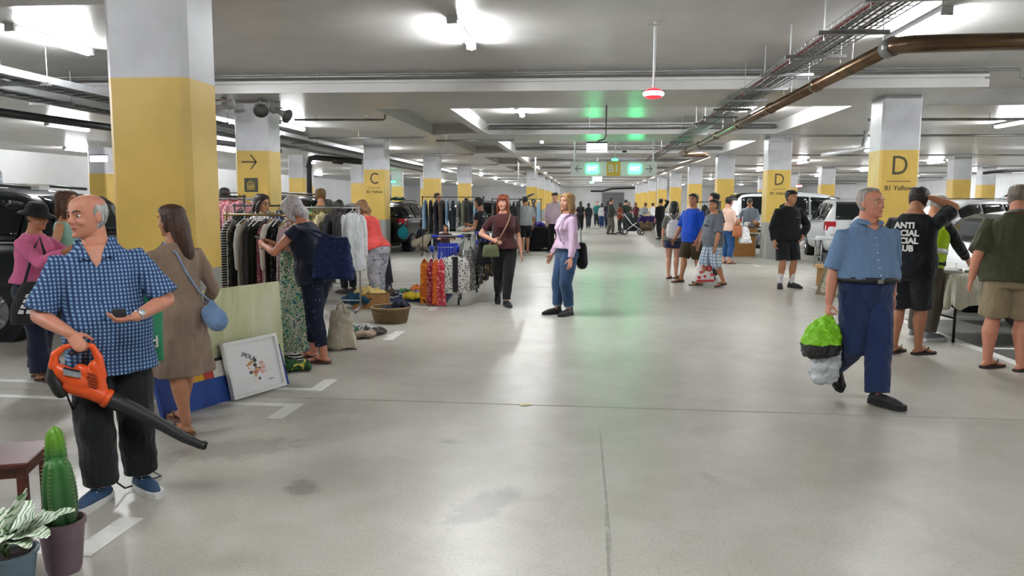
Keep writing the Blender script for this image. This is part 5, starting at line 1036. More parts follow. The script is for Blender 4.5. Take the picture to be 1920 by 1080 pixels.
rack('crowded chrome clothes rail behind the bending grey-haired woman', (-4.35, 10.75), (-3.25, 10.75), 1.5, m_gal)
RB = [('white sleeveless top', 'c9c9c6', .6), ('olive green jacket', '4c5236', .7), ('neon green hanger vest', '2f3a30', .55), ('cream cardigan', 'cbbf94', .75), ('charcoal jacket', '24262a', .85), ('black coat', '15161a', .9)]
for i, (nm, c, ln) in enumerate(RB): garment('hanging_garment', '%s on the crowded chrome rail, %s from its left end' % (nm, ORD[i]), (-4.25 + .15 * i, 10.75, 1.5), PI / 2 + .1 * math.sin(i), .46, ln, .11, cloth(c), .5, [m_hang, m_hgrn, m_hgrn, m_hwood, m_hblk, m_hblk, m_hang][i], seed=70 + i, group='clothes on the crowded chrome rail')
garment('white_shirt', 'white long T-shirt facing forward at the right end of the crowded chrome rail', (-3.33, 10.7, 1.5), .35, .3, .82, .09, cloth('cdcfd2'), .6, m_hang, seed=90)
RB2 = [('dark green blouse', '22332a', .8), ('black blazer', '17181b', .8), ('patterned white shirt', None, .7), ('navy shirt', '1c2644', .75)]
for i, (nm, c, ln) in enumerate(RB2): garment('hanging_garment', '%s farther back on the left of the crowded chrome rail' % nm, (-5.2 + .2 * i, 11.15, 1.52), PI / 2, .46, ln, .12, cloth(c) if c else lf('cfcfca', '8c8f96', '2c2e36'), .5, m_hblk, seed=95 + i)
rack('black clothes rail behind the chrome rail', (-5.3, 11.15), (-4.5, 11.15), 1.52, m_hblk)
# far racks beyond the trolley
def far_rack(label, a, b, z, cols, grp, n, ln=.85):
    rack(label, a, b, z, m_hblk); a, b = V(*a), V(*b)
    for i in range(n):
        q = a.lerp(b, (i + .5) / n); c, nm = cols[i % len(cols)]
        garment('hanging_garment', '%s garment, %s from the left on the %s' % (nm, ORD[i] if i < 11 else 'number %d' % (i + 1), grp), (q.x, q.y, z), math.atan2(b.y - a.y, b.x - a.x) + PI / 2 + .1 * math.sin(i * 1.7), .46, ln * (.85 + .3 * ((i * 7) % 5) / 5), .1, cloth(c) if c != 'p' else lf('c4c4c0', '3a3c44', '8c8f96', 16), .5 if i % 2 else 0, m_hang, seed=200 + i, group='clothes on the ' + grp, res=18)
PAL = [('15161a', 'black'), ('2a2f3c', 'slate'), ('4a3f36', 'brown'), ('7f9fb8', 'light blue'), ('1c2233', 'navy'), ('p', 'printed'), ('6d6a5c', 'khaki'), ('232428', 'charcoal')]
far_rack('long black clothes rail in the middle distance', (-4.75, 22.0), (-2.95, 22.0), 1.72, [PAL[3]] + PAL, 'long middle rail', 11, 1.0)
far_rack('second black clothes rail beyond the black pinafore', (-2.9, 23.6), (-2.05, 23.6), 1.68, PAL[2:] + PAL[:2], 'second middle rail', 7, .9)
far_rack('distant clothes rail behind the light grey T-shirt', (-3.2, 29), (-1.7, 29), 1.7, PAL[4:] + PAL[:4], 'distant left rail', 8, .9)
far_rack('distant white clothes rail behind the blue T-shirt', (3.15, 22.6), (3.85, 22.6), 1.62, [('c9cacc', 'white'), ('15161a', 'black'), ('c9cacc', 'white'), ('1c2233', 'navy')], 'white right rail', 4, 1.1)
# ------------------------------------------------------------------ bags
def at_person(o, p): o.location = p['root'].location; o.rotation_euler = p['root'].rotation_euler; return o
def tote(name, label, loc, rz, w0, w1, h_, d_, mat, handle=.25, hmat=None, vox=.008, cat='bag', wr=.02):
    t = thing(name, label, cat, loc, rz); g = MB()
    g.rings([ering(V(0, 0, z * h_), Matrix.Identity(3), (w0 + (w1 - w0) * k) / 2, d_ / 2 * f_, d_ / 2 * f_, 24, 3.2) for z, k, f_ in ((0, 0, .7), (.04, .02, 1), (.3, .3, 1.1), (.6, .6, .9), (.9, .9, .5), (1, 1, .35))])
    organic(g.build('bag_body', mat, t), vox, 3, wr, .08)
    if handle:
        for y in (-.02, .02): MB().tube([(-w1 * .22, y, h_ - .03), (-w1 * .16, y * .6, h_ + handle * .6), (0, y * .3, h_ + handle), (w1 * .16, y * .6, h_ + handle * .6), (w1 * .22, y, h_ - .03)], .009, 8, flat=((0, 1, 0), 1.6)).build('handle', hmat or mat, t, True)
    return t
p = P['grey']; t = tote('shoulder_bag', 'large quilted navy shoulder bag on the grey-haired woman', (-2.38, 7.02, .86), math.radians(-6), .42, .3, .40, .17, patterned([(0, '141c3c'), (.5, '1c2850')], 45, .3), .0, wr=.03)
sh = p['W'](p['sh'][-1]); t0 = Vector(t.location); RM = Matrix.Rotation(-math.radians(-6), 3, 'Z')
for dx in (-.1, .1): MB().tube([V(dx, 0, .37), RM @ (sh - t0 + V(0, 0, .045)) * .55 + V(dx, 0, .37) * .45 + V(0, -.03, .02), RM @ (sh - t0 + V(0, 0, .05))], .012, 8).build('strap', cloth('141c3c'), t, True)
tote('canvas_tote', 'slouching cream canvas tote on the floor behind the bending woman', (-2.62, 7.95, 0), .2, .34, .2, .42, .16, cloth('b9b09c'), .1, wr=.05)
p = P['taupe']; t = thing('handbag', 'small pale blue crossbody handbag on the taupe dress', 'bag'); at_person(t, p)
b0 = V(.16, -.16, .80)
g = MB(); g.limb([b0 + V(-.03, 0, .02), b0 + V(-.03, -.1, -.02)], [.06, .07], 14, ((1, 0, 0), 1.2)); g.limb([b0 + V(-.03, -.03, .1), b0 + V(-.03, -.05, .02)], [.02, .07], 12); organic(g.build('bag_body', cloth('6d8aae'), t), .008, 4)
T_ = p['T']; MB().tube([b0 + V(-.02, 0, .1), T_(.62, -.075, .06), T_(.72, -.075, .0), T_(.8, -.07, -.03), T_(.848, -.01, -.055), T_(.8, .06, -.04), T_(.7, .085, .02), T_(.6, .07, .07), b0 + V(0, .04, .08)], .009, 8, flat=((1, 0, 0), .5)).build('strap', cloth('7f8ea3'), t, True)
t = tote('shopping_tote', 'green reusable tote with white lettering between the checked shirt and taupe dress', (-2.735, 4.4, .6), math.radians(33), .27, .28, .36, .1, M('0f7a52', .6, var=.08), .2, wr=.006, vox=.007)
for i, (s_, z, sz) in enumerate((('Bag', .28, .1), ('for', .21, .05), ('Good', .13, .1))): text('print_word', s_, sz, m_wt, t, (-.01 if i != 1 else -.04, -.067, z), ext=.004, bold=.002)
p = P['pink']; t = thing('tote_bag', 'black tote with white tile pattern on the arm of the pink jumper', 'bag', (-4.62, 6.0, .55), math.radians(24))
g = MB(); g.rings([ering(V(0, 0, z), Matrix.Identity(3), w_, d_, d_, 20, 3) for z, w_, d_ in ((0, .2, .05), (.02, .21, .07), (.15, .2, .08), (.3, .14, .05), (.36, .1, .03))]); organic(g.build('bag_body', cloth('232527'), t), .01, 3, .015)
for r in range(4):
    for c in range(4 - r // 2): MB().prism([(-.13 + c * .058 + r * .02, -.088, .1 + r * .045), (-.09 + c * .058 + r * .02, -.088, .095 + r * .045), (-.085 + c * .058 + r * .02, -.088, .125 + r * .043), (-.118 + c * .058 + r * .02, -.088, .132 + r * .043)], (0, .03, 0)).build('print_tile', m_wt, t)
text('print_word', 'market bag', .022, M('8a8d90', .7, var=0), t, (-.02, -.086, .065), ext=.003) if False else None
MB().tube([(-.09, 0, .34), (-.03, .1, .62), (.0, .2, .72), (.05, .1, .6), (.09, 0, .34)], .012, 8).build('handle', cloth('232527'), t, True)
p = P['maroon']; t = thing('handbag', 'olive green leather handbag of the woman in maroon', 'bag'); at_person(t, p); b0 = p['arms'][1][2] + V(.03, .05, -.16)
g = MB(); g.rings([ering(b0 + V(0, 0, z), Matrix.Identity(3), w_, d_, d_, 20, 3.5) for z, w_, d_ in ((-.1, .125, .04), (-.08, .135, .055), (.03, .12, .045), (.09, .1, .025))]); organic(g.build('bag_body', M('4c5232', .45, var=.15), t), .009, 2)
MB().tube([b0 + V(-.06, 0, .08), p['T'](.66, .125, .03), p['T'](.72, .135, .0), p['T'](.78, .1, -.035), p['T'](.835, .05, -.055), p['T'](.855, .0, -.055), p['T'](.77, -.085, -.03), p['T'](.65, -.07, .05), b0 + V(.03, -.03, .08)], .01, 8, flat=((1, 0, 0), .5)).build('strap', M('8a6a4a', .5), t, True)
tote('carry_bag', 'big black bag hanging at the side of the woman in maroon', (-1.56, 11.78, .62), math.radians(15), .34, .2, .36, .16, cloth('121316'), .12, wr=.03, vox=.01)
p = P['lav']; t = thing('backpack', 'slim black bag hanging behind the lavender jumper', 'bag'); at_person(t, p); b0 = V(-.1, -.19, .85)
organic(MB().limb([b0 + V(0, 0, -.12), b0 + V(0, .01, .12)], [.08, .07], 14, ((0, 1, 0), 1.3)).build('bag_body', BLACK, t), .01, 3); MB().tube([b0 + V(0, .02, .14), p['T'](.72, -.095, -.06), p['T'](.83, -.05, -.07), p['T'](.845, .0, -.072), p['T'](.81, .07, -.066), p['T'](.72, .12, -.062), p['T'](.62, .1, -.085), b0 + V(0, .08, .06)], .01, 8, flat=((1, 0, 0), .5)).build('strap', M('5a4a6a', .6), t, True)
p = P['walk']; hw = p['W'](p['arms'][1][2] + p['arms'][1][3] * .085)
t = thing('carrier_bag', 'lime green and black plastic carrier bag held by the striding older man', 'bag', (hw.x, hw.y, 0), .2)
g = MB(); zt = hw.z; g.rings([ering(V(-.03 + dx, 0, zt - z), Matrix.Identity(3), w_, d_, d_, 22, 2.3) for z, w_, d_, dx in ((.0, .02, .02, .03), (.05, .06, .04, .02), (.12, .13, .08, 0), (.24, .16, .12, -.01), (.32, .15, .12, -.02), (.36, .12, .09, -.02))])
def lime():
    m = newmat('carrier_film', '8fd21a', .3, 0, .6); t = NT(m); s = t.n.new('ShaderNodeSeparateXYZ'); t.link(t.coords(), s.inputs[0]); f = t.math('ADD', t.math('DIVIDE', s.outputs[2], zt), t.math('MULTIPLY', t.noise(t.coords(), 5, 3), .1))
    t.link(t.ramp(f, [(0, '0f0f10'), (.70, '86cf16')], True), t.b.inputs['Base Color']); t.bump(t.noise(t.coords(), 16, 4, .6, 1.5), .9, .03); return m
organic(g.build('green_bag', lime(), t), .007, 2, .05, .06)
g = MB(); g.rings([ering(V(dx, .03, zt - z), Matrix.Identity(3), w_, d_, d_, 20, 2.3) for z, w_, d_, dx in ((.1, .05, .04, .06), (.3, .1, .08, .03), (.46, .12, .09, .02), (.56, .11, .08, .01), (.59, .06, .04, 0))]); wb = M('bfc3c6', .25, var=.1); organic(g.build('white_bag', wb, t), .008, 2, .05, .06)
p = P['puma']; t = tote('carrier_bag', 'white plastic bag with red spots carried between the blue and grey T-shirts', (2.28, 14.9, .08), .2, .4, .26, .42, .16, M('d6d2ce', .4, var=.03), .12, wr=.03, vox=.011)
for i, (x, z, r) in enumerate(((.06, .27, .055), (-.1, .2, .025), (-.05, .32, .02), (.12, .15, .03), (-.02, .12, .025), (.0, .36, .02), (-.13, .1, .03))): MB().rings([[(x + r * math.cos(a), y, z + r * math.sin(a)) for a in [2 * PI * j / 14 for j in range(14)]] for y in (-.108, -.05)]).build('red_spot', M('b0262c', .5, var=0), t)
MB().bx(-.17, .17, -.1, -.05, .02, .055).build('red_band', M('b0262c', .5, var=0), t); text('print_letter', 'a', .08, m_wt, t, (.06, -.111, .275), ext=.003)
tote('shoulder_bag', 'orange-brown leather bag of the woman in peach', (3.92, 20.35, .72), .1, .26, .22, .3, .12, M('9a5a32', .5, var=.1), .15, vox=.012)
tote('carrier_bag', 'crumpled white carrier bag beside the woman in peach', (4.15, 20.5, .55), .2, .34, .16, .42, .2, M('d9dadb', .4, var=.03), .12, wr=.06, vox=.012)
# phone in the hand of the bending woman
p = P['grey']; a = p['arms'][1]; t = thing('phone', 'dark smartphone held by the grey-haired woman', 'phone'); at_person(t, p); q = a[2] + a[3] * .09
MB().box(q + V(-.03, .03, .02), (.075, .15, .01), m=Euler((.5, .1, 0)).to_matrix()).build('phone_body', M('17181b', .25, var=0), t, bevel=.003)
# navy trolley bag
t = thing('trolley_bag', 'navy wheeled shopping trolley bag tilted beside the bending coral woman', 'trolley bag', (-3.55, 13.15, 0), math.radians(160)); tl = Matrix.Rotation(math.radians(-12), 3, 'X')
g = MB(); g.box((0, 0, .42), (.33, .24, .56)); g.xf(tl.to_4x4()); o = g.build('bag_body', cloth('10162a'), t, bevel=.03)
MB().box(tl @ V(0, .0, .71), (.34, .25, .05), m=tl).build('flap', cloth('141b33'), t, bevel=.015)
MB().tube([tl @ V(-.13, .13, .1), tl @ V(-.13, .13, .92), tl @ V(-.1, .14, .97), tl @ V(.1, .14, .97), tl @ V(.13, .13, .92), tl @ V(.13, .13, .1)], .011, 8).build('handle_frame', m_black, t, True)
for s in (1, -1):
    w_ = MB().tube([(s * .16, .1, .09), (s * .19, .1, .09)], .09, 18).build('wheel', m_black, t, True, auto=40); MB().tube([(s * .155, .1, .09), (s * .195, .1, .09)], .045, 14).build('hub', M('b9bbbd', .4), w_)
# ------------------------------------------------------------------ floor goods on the left
t = thing('wicker_basket', 'round woven wicker basket holding navy cloth on the floor', 'basket', (-2.57, 9.85, 0))
n = 44
for i in range(9):
    z = .012 + i * .021; r = .2 + .045 * (i / 8) ** .8
    MB().tube([((r + .005 * (1 if (j + i) % 2 else -1)) * math.cos(2 * PI * j / n), (r + .005 * (1 if (j + i) % 2 else -1)) * math.sin(2 * PI * j / n), z) for j in range(n + 1)], .0115, 6, False).build('woven_strand', M('7a6342', .8, var=.25, vs=40), t, True)
MB().lathe((0, 0, 0), [(0, .006), (.2, .006), (.2, .012), (0, .012)], 24, False).build('base', M('6b5538', .8), t); MB().tube([(.252 * math.cos(2 * PI * j / 40), .252 * math.sin(2 * PI * j / 40), .2) for j in range(41)], .014, 8, False).build('rim', M('8a7450', .8, var=.25, vs=40), t, True)
for j in range(28): MB().tube([(.2 * math.cos(2 * PI * j / 28), .2 * math.sin(2 * PI * j / 28), .008), (.248 * math.cos(2 * PI * j / 28), .248 * math.sin(2 * PI * j / 28), .2)], .005, 5).build('stake', M('6b5538', .8), t)
def heap(name, label, loc, size, mat, seed=0, cat='clothing', vox=.012, lumps=7, rz=0., group=None):
    rr = random.Random(seed); g = MB()
    for i in range(lumps):
        x, y = rr.uniform(-.5, .5) * size[0], rr.uniform(-.5, .5) * size[1]; a = rr.uniform(0, PI)
        g.limb([V(x - .2 * size[0] * math.cos(a), y - .2 * size[1] * math.sin(a), size[2] * .35), V(x, y, size[2] * rr.uniform(.45, .75)), V(x + .2 * size[0] * math.cos(a), y + .2 * size[1] * math.sin(a), size[2] * .35)], [size[2] * .33, size[2] * .4, size[2] * .33], 10)
    g.ell((0, 0, size[2] * .34), (size[0] * .52, size[1] * .52, size[2] * .33)); o = g.build(name, mat); o.location = loc; o.rotation_euler = (0, 0, rz); organic(o, vox, 3, .02, .06); tag(o, label, cat, group); return o
heap('folded_cloth', 'bunched navy cloth inside the wicker basket', (-2.57, 9.85, .05), (.2, .2, .16), cloth('141b30'), 4)
heap('folded_cloth', 'knot of navy cloth rising above the rim of the wicker basket', (-2.44, 9.9, .16), (.14, .12, .13), cloth('10162a'), 5)
def carton(label, loc, rz, d, c='9a6f42', flaps=True, name='cardboard_box'):
    t = thing(name, label, 'box', loc, rz); w_, dp, h_ = d; m = M(c, .8, var=.1, vs=9); th = .006
    MB().bx(-w_ / 2, w_ / 2, -dp / 2, dp / 2, 0, .008).build('bottom', m, t)
    for s in (-1, 1):
        MB().bx(s * w_ / 2 - th, s * w_ / 2 + th, -dp / 2, dp / 2, 0, h_).build('side', m, t); MB().bx(-w_ / 2, w_ / 2, s * dp / 2 - th, s * dp / 2 + th, 0, h_).build('side', m, t)
        if flaps: MB().box((s * (w_ / 2 + .05), 0, h_ - .02), (.13, dp, .006), m=Matrix.Rotation(s * .5, 3, 'Y')).build('flap', m, t)
    MB().bx(-.035, .035, -dp / 2 - th - .002, -dp / 2 - th, h_ * .62, h_ * .74).build('hand_hole', M('4a331c', .9, var=0), t)
    return t
carton('open cardboard box with yellow cloth on top beside the coral woman', (-3.2, 11.15, 0), .12, (.5, .32, .22), flaps=False)
heap('folded_cloth', 'pale yellow cloth heaped on the open cardboard box', (-3.17, 11.15, .19), (.4, .26, .13), cloth('d0b870'), 8)
heap('folded_cloth', 'dark teal cloth hanging over the cardboard box', (-3.35, 11.02, .06), (.34, .14, .18), cloth('0f3d52'), 9)
t = MB().grid(lambda u, v: V((u - .5) * 1.5, (v - .5) * 1.6, .008 + .006 * math.sin(u * 9) * math.sin(v * 11)), 20, 20).build('ground_blanket', patterned([(0, '1c2a52'), (.5, '22335e'), (.6, '2d6a9a')], 3, .5), None, True); t.location = (-3.0, 12.6, .004); t.rotation_euler = (0, 0, .1); so = t.modifiers.new('thick', 'SOLIDIFY'); so.thickness = .006; tag(t, 'navy blanket spread with shoes and toys behind the wicker basket', 'blanket')
def loose_shoe(label, loc, rz, c, c2='d9d9d6', grp='loose shoes on the floor'):
    t = thing('loose_shoe', label, 'shoe', loc, rz, grp); g = MB(); g.limb([(0, -.09, .035), (0, -.02, .045), (0, .05, .032), (0, .1, .025)], [.033, .036, .032, .024], 12); g.limb([(0, -.08, .04), (0, -.07, .075)], [.03, .028], 10); organic(g.build('upper', M(c, .6, var=.1), t), .008, 2)
    MB().rings([[(x_, y_, z) for x_, y_ in ((-.03, -.12), (.03, -.12), (.038, -.02), (.042, .06), (.03, .125), (-.02, .128), (-.042, .06), (-.036, -.02))] for z in (0, .018)]).build('sole', M(c2, .6), t)
rr = random.Random(11); cs = [('c9cacc', 'white'), ('3b2a20', 'brown'), ('15161a', 'black'), ('2f6a3c', 'green'), ('b8372b', 'red'), ('7d6aa0', 'mauve'), ('2a4f8a', 'blue'), ('d0b030', 'yellow')]
wh = ['left front', 'left back', 'middle front', 'middle back', 'right front', 'right back', 'centre', 'far corner']
for i, (c, nm) in enumerate(cs):
    x = -3.5 + .13 * i + rr.uniform(-.03, .03); y = 12.2 + (.5 if i % 2 else 0) + rr.uniform(-.1, .1)
    for k in (0, 1): loose_shoe('%s %s shoe of the pair at the %s of the navy blanket' % (['left', 'right'][k], nm, wh[i]), (x + .1 * k, y + .02 * k, .022), rr.uniform(-.5, .5), c)
for i, (c, x, y, nm) in enumerate((('c9b428', -2.75, 12.0, 'yellow'), ('8a6aa0', -2.6, 12.5, 'lilac'), ('1f2a4a', -2.5, 12.9, 'navy'), ('a03040', -2.45, 12.3, 'crimson'), ('3f8a4c', -3.55, 12.75, 'green'), ('d07028', -2.9, 13.1, 'orange'))): heap('folded_cloth', 'small heap of %s clothes on the navy blanket' % nm, (x, y, .02), (.24, .2, .13), cloth(c), 20 + i, group='clothes on the navy blanket')
loose_shoe('dark brown boot standing by the trolley bag wheel', (-3.45, 12.75, .02), .6, '5b3620', '3a2416')
for i, (c, x, y, sx, sy, nm) in enumerate((('2f5a42', -2.95, 8.95, .34, .24, 'dark green'), ('c4c2be', -2.72, 9.05, .3, .22, 'white printed'), ('8a7868', -2.72, 8.62, .36, .2, 'beige'), ('3f3a36', -2.5, 8.85, .22, .16, 'dark brown'), ('a08f80', -2.55, 8.68, .2, .14, 'taupe'))): heap('folded_cloth', '%s clothes heaped on the floor in front of the wicker basket' % nm, (x, y, 0), (sx, sy, .1), cloth(c) if i != 1 else lf('d2d2d0', '6b6d72', None, 18), 40 + i, group='clothes heaped by the wicker basket')
for i, (c, x, y, sx, sy, nm) in enumerate((('15171b', -3.05, 6.95, .5, .3, 'black'), ('3c5a34', -2.8, 6.85, .44, .2, 'green and yellow'), ('1d4a44', -3.3, 7.2, .4, .3, 'dark teal'), ('c9c9c4', -2.95, 7.15, .3, .12, 'white striped'))): heap('folded_cloth', '%s garments piled at the feet of the bending woman' % nm, (x, y, 0), (sx, sy, .12), lf('2d5a34', '14301c', 'b8b04a', 9) if i == 1 else (stripe_bw if i == 3 else cloth(c)), 60 + i, group='garments piled by the front rail')
# ------------------------------------------------------------------ shopping carts
m_chr = M('b9bcbf', .25, .9, var=0); m_cb = M('1f36b0', .4, var=.05)
def cart(label, loc, rz):
    t = thing('shopping_cart', label, 'shopping cart', loc, rz); L = .85
    def cor(u, v, w_): # u along length 0 handle..1 front, v 0 bottom 1 top, w -1..1
        hwid = (.26 - .06 * u); zb = .48 + .12 * u * 0; zt = 1.0 - .1 * u; return V(w_ * hwid * (.85 + .15 * v), .45 - u * L * (.92 + .08 * v), zb + (zt - zb) * v)
    wires = MB()
    for s in (1, -1):
        for i in range(15): wires.tube([cor(i / 14, 0, s), cor(i / 14, 1, s)], .003, 5)
        for j in range(5): wires.tube([cor(0, j / 4, s), cor(1, j / 4, s)], .003, 5)
    for i in range(9): wires.tube([cor(1, 0, -1 + i / 4), cor(1, 1, -1 + i / 4)], .003, 5); wires.tube([cor(0, 0, -1 + i / 4), cor(1, 0, -1 + i / 4)], .003, 5); wires.tube([cor(0, 0, -1 + i / 4), cor(0, .85, -1 + i / 4)], .003, 5)
    for i in range(12): wires.tube([cor(i / 11, 0, -1), cor(i / 11, 0, 1)], .003, 5)
    o = wires.build('basket_wires', m_chr, t); o['kind'] = 'stuff'
    MB().tube([cor(0, 1, -1), cor(1, 1, -1), cor(1, 1, 1), cor(0, 1, 1)], .009, 8).build('rim', m_chr, t, True)
    MB().tube([V(-.27, .5, 1.03), V(.27, .5, 1.03)], .016, 12).build('handle', m_chr, t, True)
    for s in (1, -1):
        MB().tube([V(s * .16, .5, 1.03), V(s * .27, .5, 1.03)], .021, 12).build('handle_grip', m_cb, t, True); MB().limb([cor(1, 1, s), cor(.97, .85, s)], [.03, .028], 10).build('bumper', m_cb, t, True)
        MB().tube([V(s * .26, .5, 1.03), V(s * .24, .4, .55), V(s * .24, .36, .18), V(s * .2, -.38, .15)], .012, 8).build('frame', m_chr, t, True)
        for y in (.34, -.36):
            w_ = MB().tube([V(s * .21 - .014, y, .06), V(s * .21 + .014, y, .06)], .06, 16).build('castor', m_black, t, True, auto=40); MB().tube([V(s * .21, y, .06), V(s * .21, y, .15)], .009, 6).build('fork', m_chr, w_)
    MB().bx(-.17, .17, .37, .385, .62, .92).build('child_seat_flap', m_cb, t)
    for i in range(8): MB().bx(-.165 + .042 * i, -.155 + .042 * i, .36, .37, .63, .91).build('flap_rib', M('4a5fd0', .4, var=0), t)
    return t
cart('chrome and blue shopping cart hung with scarves and a spotted jacket', (-2.2, 11.95, 0), .12)
cart('second blue-handled shopping cart behind the first one', (-1.72, 13.6, 0), .1)
SC = [('orange tie-dye scarf', patterned([(0, 'a8541a'), (.5, 'c47a24'), (.62, '5b2a14')], 8, 1.5), -2.44), ('crimson paisley scarf', lf('6b1424', '9a2434', 'c9a8a0', 30), -2.33), ('rust orange scarf', lf('b04a1e', 'c8642a', None, 12), -2.25), ('red lace scarf', lf('9a1f2a', 'c04048', 'd8a8a0', 34), -2.17)]
for i, (nm, mt, x) in enumerate(SC): garment('scarf', '%s hanging on the front of the shopping cart' % nm, (x, 11.42 - .02 * i, .8), .15, .12, .68 + .03 * (i % 2), .07, mt, 0, m_hang, 1.25, seed=300 + i, group='scarves on the shopping cart')
m_leo = patterned([(0, 'cfcdc6'), (.53, '1b1b1d')], 55, 1.2)
garment('jacket', 'black and white animal print jacket on the front of the shopping cart', (-1.97, 11.4, .86), .12, .34, .58, .12, m_leo, .52, m_hblk, 1.2, seed=310)
MB().bx(-.03, .05, -.075, -.02, -.62, -.09).build('lining', cloth('17171a'), bpy.data.objects['jacket'])
for i, (nm, mt) in enumerate((('grey speckled jacket', patterned([(0, '8c8a84'), (.5, '2c2c2e')], 40, 1.2)), ('black and white floral dress', lf('1a1a1c', '2a2a2c', 'b9b6ae', 30)), ('black and gold print blouse', lf('17171a', '24221c', 'a08a4a', 18)), ('dark leopard blouse', lf('2a2018', '4a3a28', '15110e', 28)), ('black knit top', cloth('141518')))): garment('hanging_garment', '%s on the aisle side of the shopping carts' % nm, (-1.78 + .05 * i, 11.75 + .42 * i, .97), PI / 2 + .1, .36, .66 - .03 * i, .12, mt, .5, m_hblk, 1.15, seed=320 + i, group='clothes on the side of the carts')
# ------------------------------------------------------------------ vehicles (local x = forward)
PROF = {'suv': [(-2.22, .5, .86, .92, .72, .76, .66), (-2.17, .36, 1.02, 1.08, .82, .86, .68), (-2.08, .3, 1.08, 1.3, .84, .88, .66), (-1.93, .28, 1.1, 1.6, .86, .89, .63), (-1.65, .27, 1.1, 1.7, .87, .9, .62), (-.6, .25, 1.07, 1.74, .88, .91, .63), (.3, .25, 1.04, 1.71, .88, .91, .62), (.8, .25, 1.03, 1.5, .88, .9, .65), (1.25, .25, 1.02, 1.12, .87, .88, .72), (1.9, .28, .95, 1.0, .82, .84, .72), (2.15, .34, .8, .85, .72, .74, .62), (2.22, .45, .68, .72, .6, .62, .5)],
 'hatch': [(-2.0, .48, .8, .86, .7, .74, .62), (-1.95, .34, .95, 1.0, .8, .83, .66), (-1.85, .28, 1.0, 1.12, .82, .85, .66), (-1.5, .24, 1.0, 1.42, .83, .86, .6), (-1.2, .22, .98, 1.5, .84, .87, .58), (-.4, .22, .96, 1.53, .84, .87, .58), (.3, .22, .94, 1.48, .84, .87, .58), (.9, .22, .94, 1.22, .84, .86, .62), (1.25, .24, .92, 1.0, .82, .84, .68), (1.8, .28, .82, .86, .76, .78, .64), (2.0, .36, .7, .74, .64, .66, .52), (2.05, .46, .62, .64, .52, .54, .44)],
 'wagon': [(-2.3, .48, .84, .9, .72, .76, .66), (-2.26, .34, .98, 1.04, .82, .85, .68), (-2.15, .28, 1.02, 1.22, .84, .87, .64), (-1.95, .25, 1.03, 1.44, .85, .88, .6), (-1.6, .23, 1.02, 1.54, .86, .89, .59), (-.5, .22, 1.0, 1.58, .86, .89, .6), (.4, .22, .98, 1.53, .86, .89, .6), (1.0, .22, .98, 1.2, .86, .88, .64), (1.3, .24, .96, 1.04, .84, .86, .7), (2.0, .28, .85, .9, .78, .8, .66), (2.25, .36, .74, .78, .66, .68, .54), (2.3, .46, .64, .66, .54, .56, .46)],
 'van': [(-2.3, .5, .95, 1.0, .78, .8, .74), (-2.27, .36, 1.1, 1.6, .84, .86, .78), (-2.2, .3, 1.12, 1.9, .86, .88, .76), (-1.9, .28, 1.12, 1.97, .87, .89, .75), (0, .26, 1.1, 1.98, .88, .9, .75), (1.0, .26, 1.08, 1.92, .88, .9, .74), (1.6, .26, 1.08, 1.6, .87, .89, .74), (2.0, .28, 1.04, 1.14, .86, .87, .76), (2.25, .34, .9, .95, .8, .82, .7), (2.3, .46, .75, .8, .7, .72, .62)]}
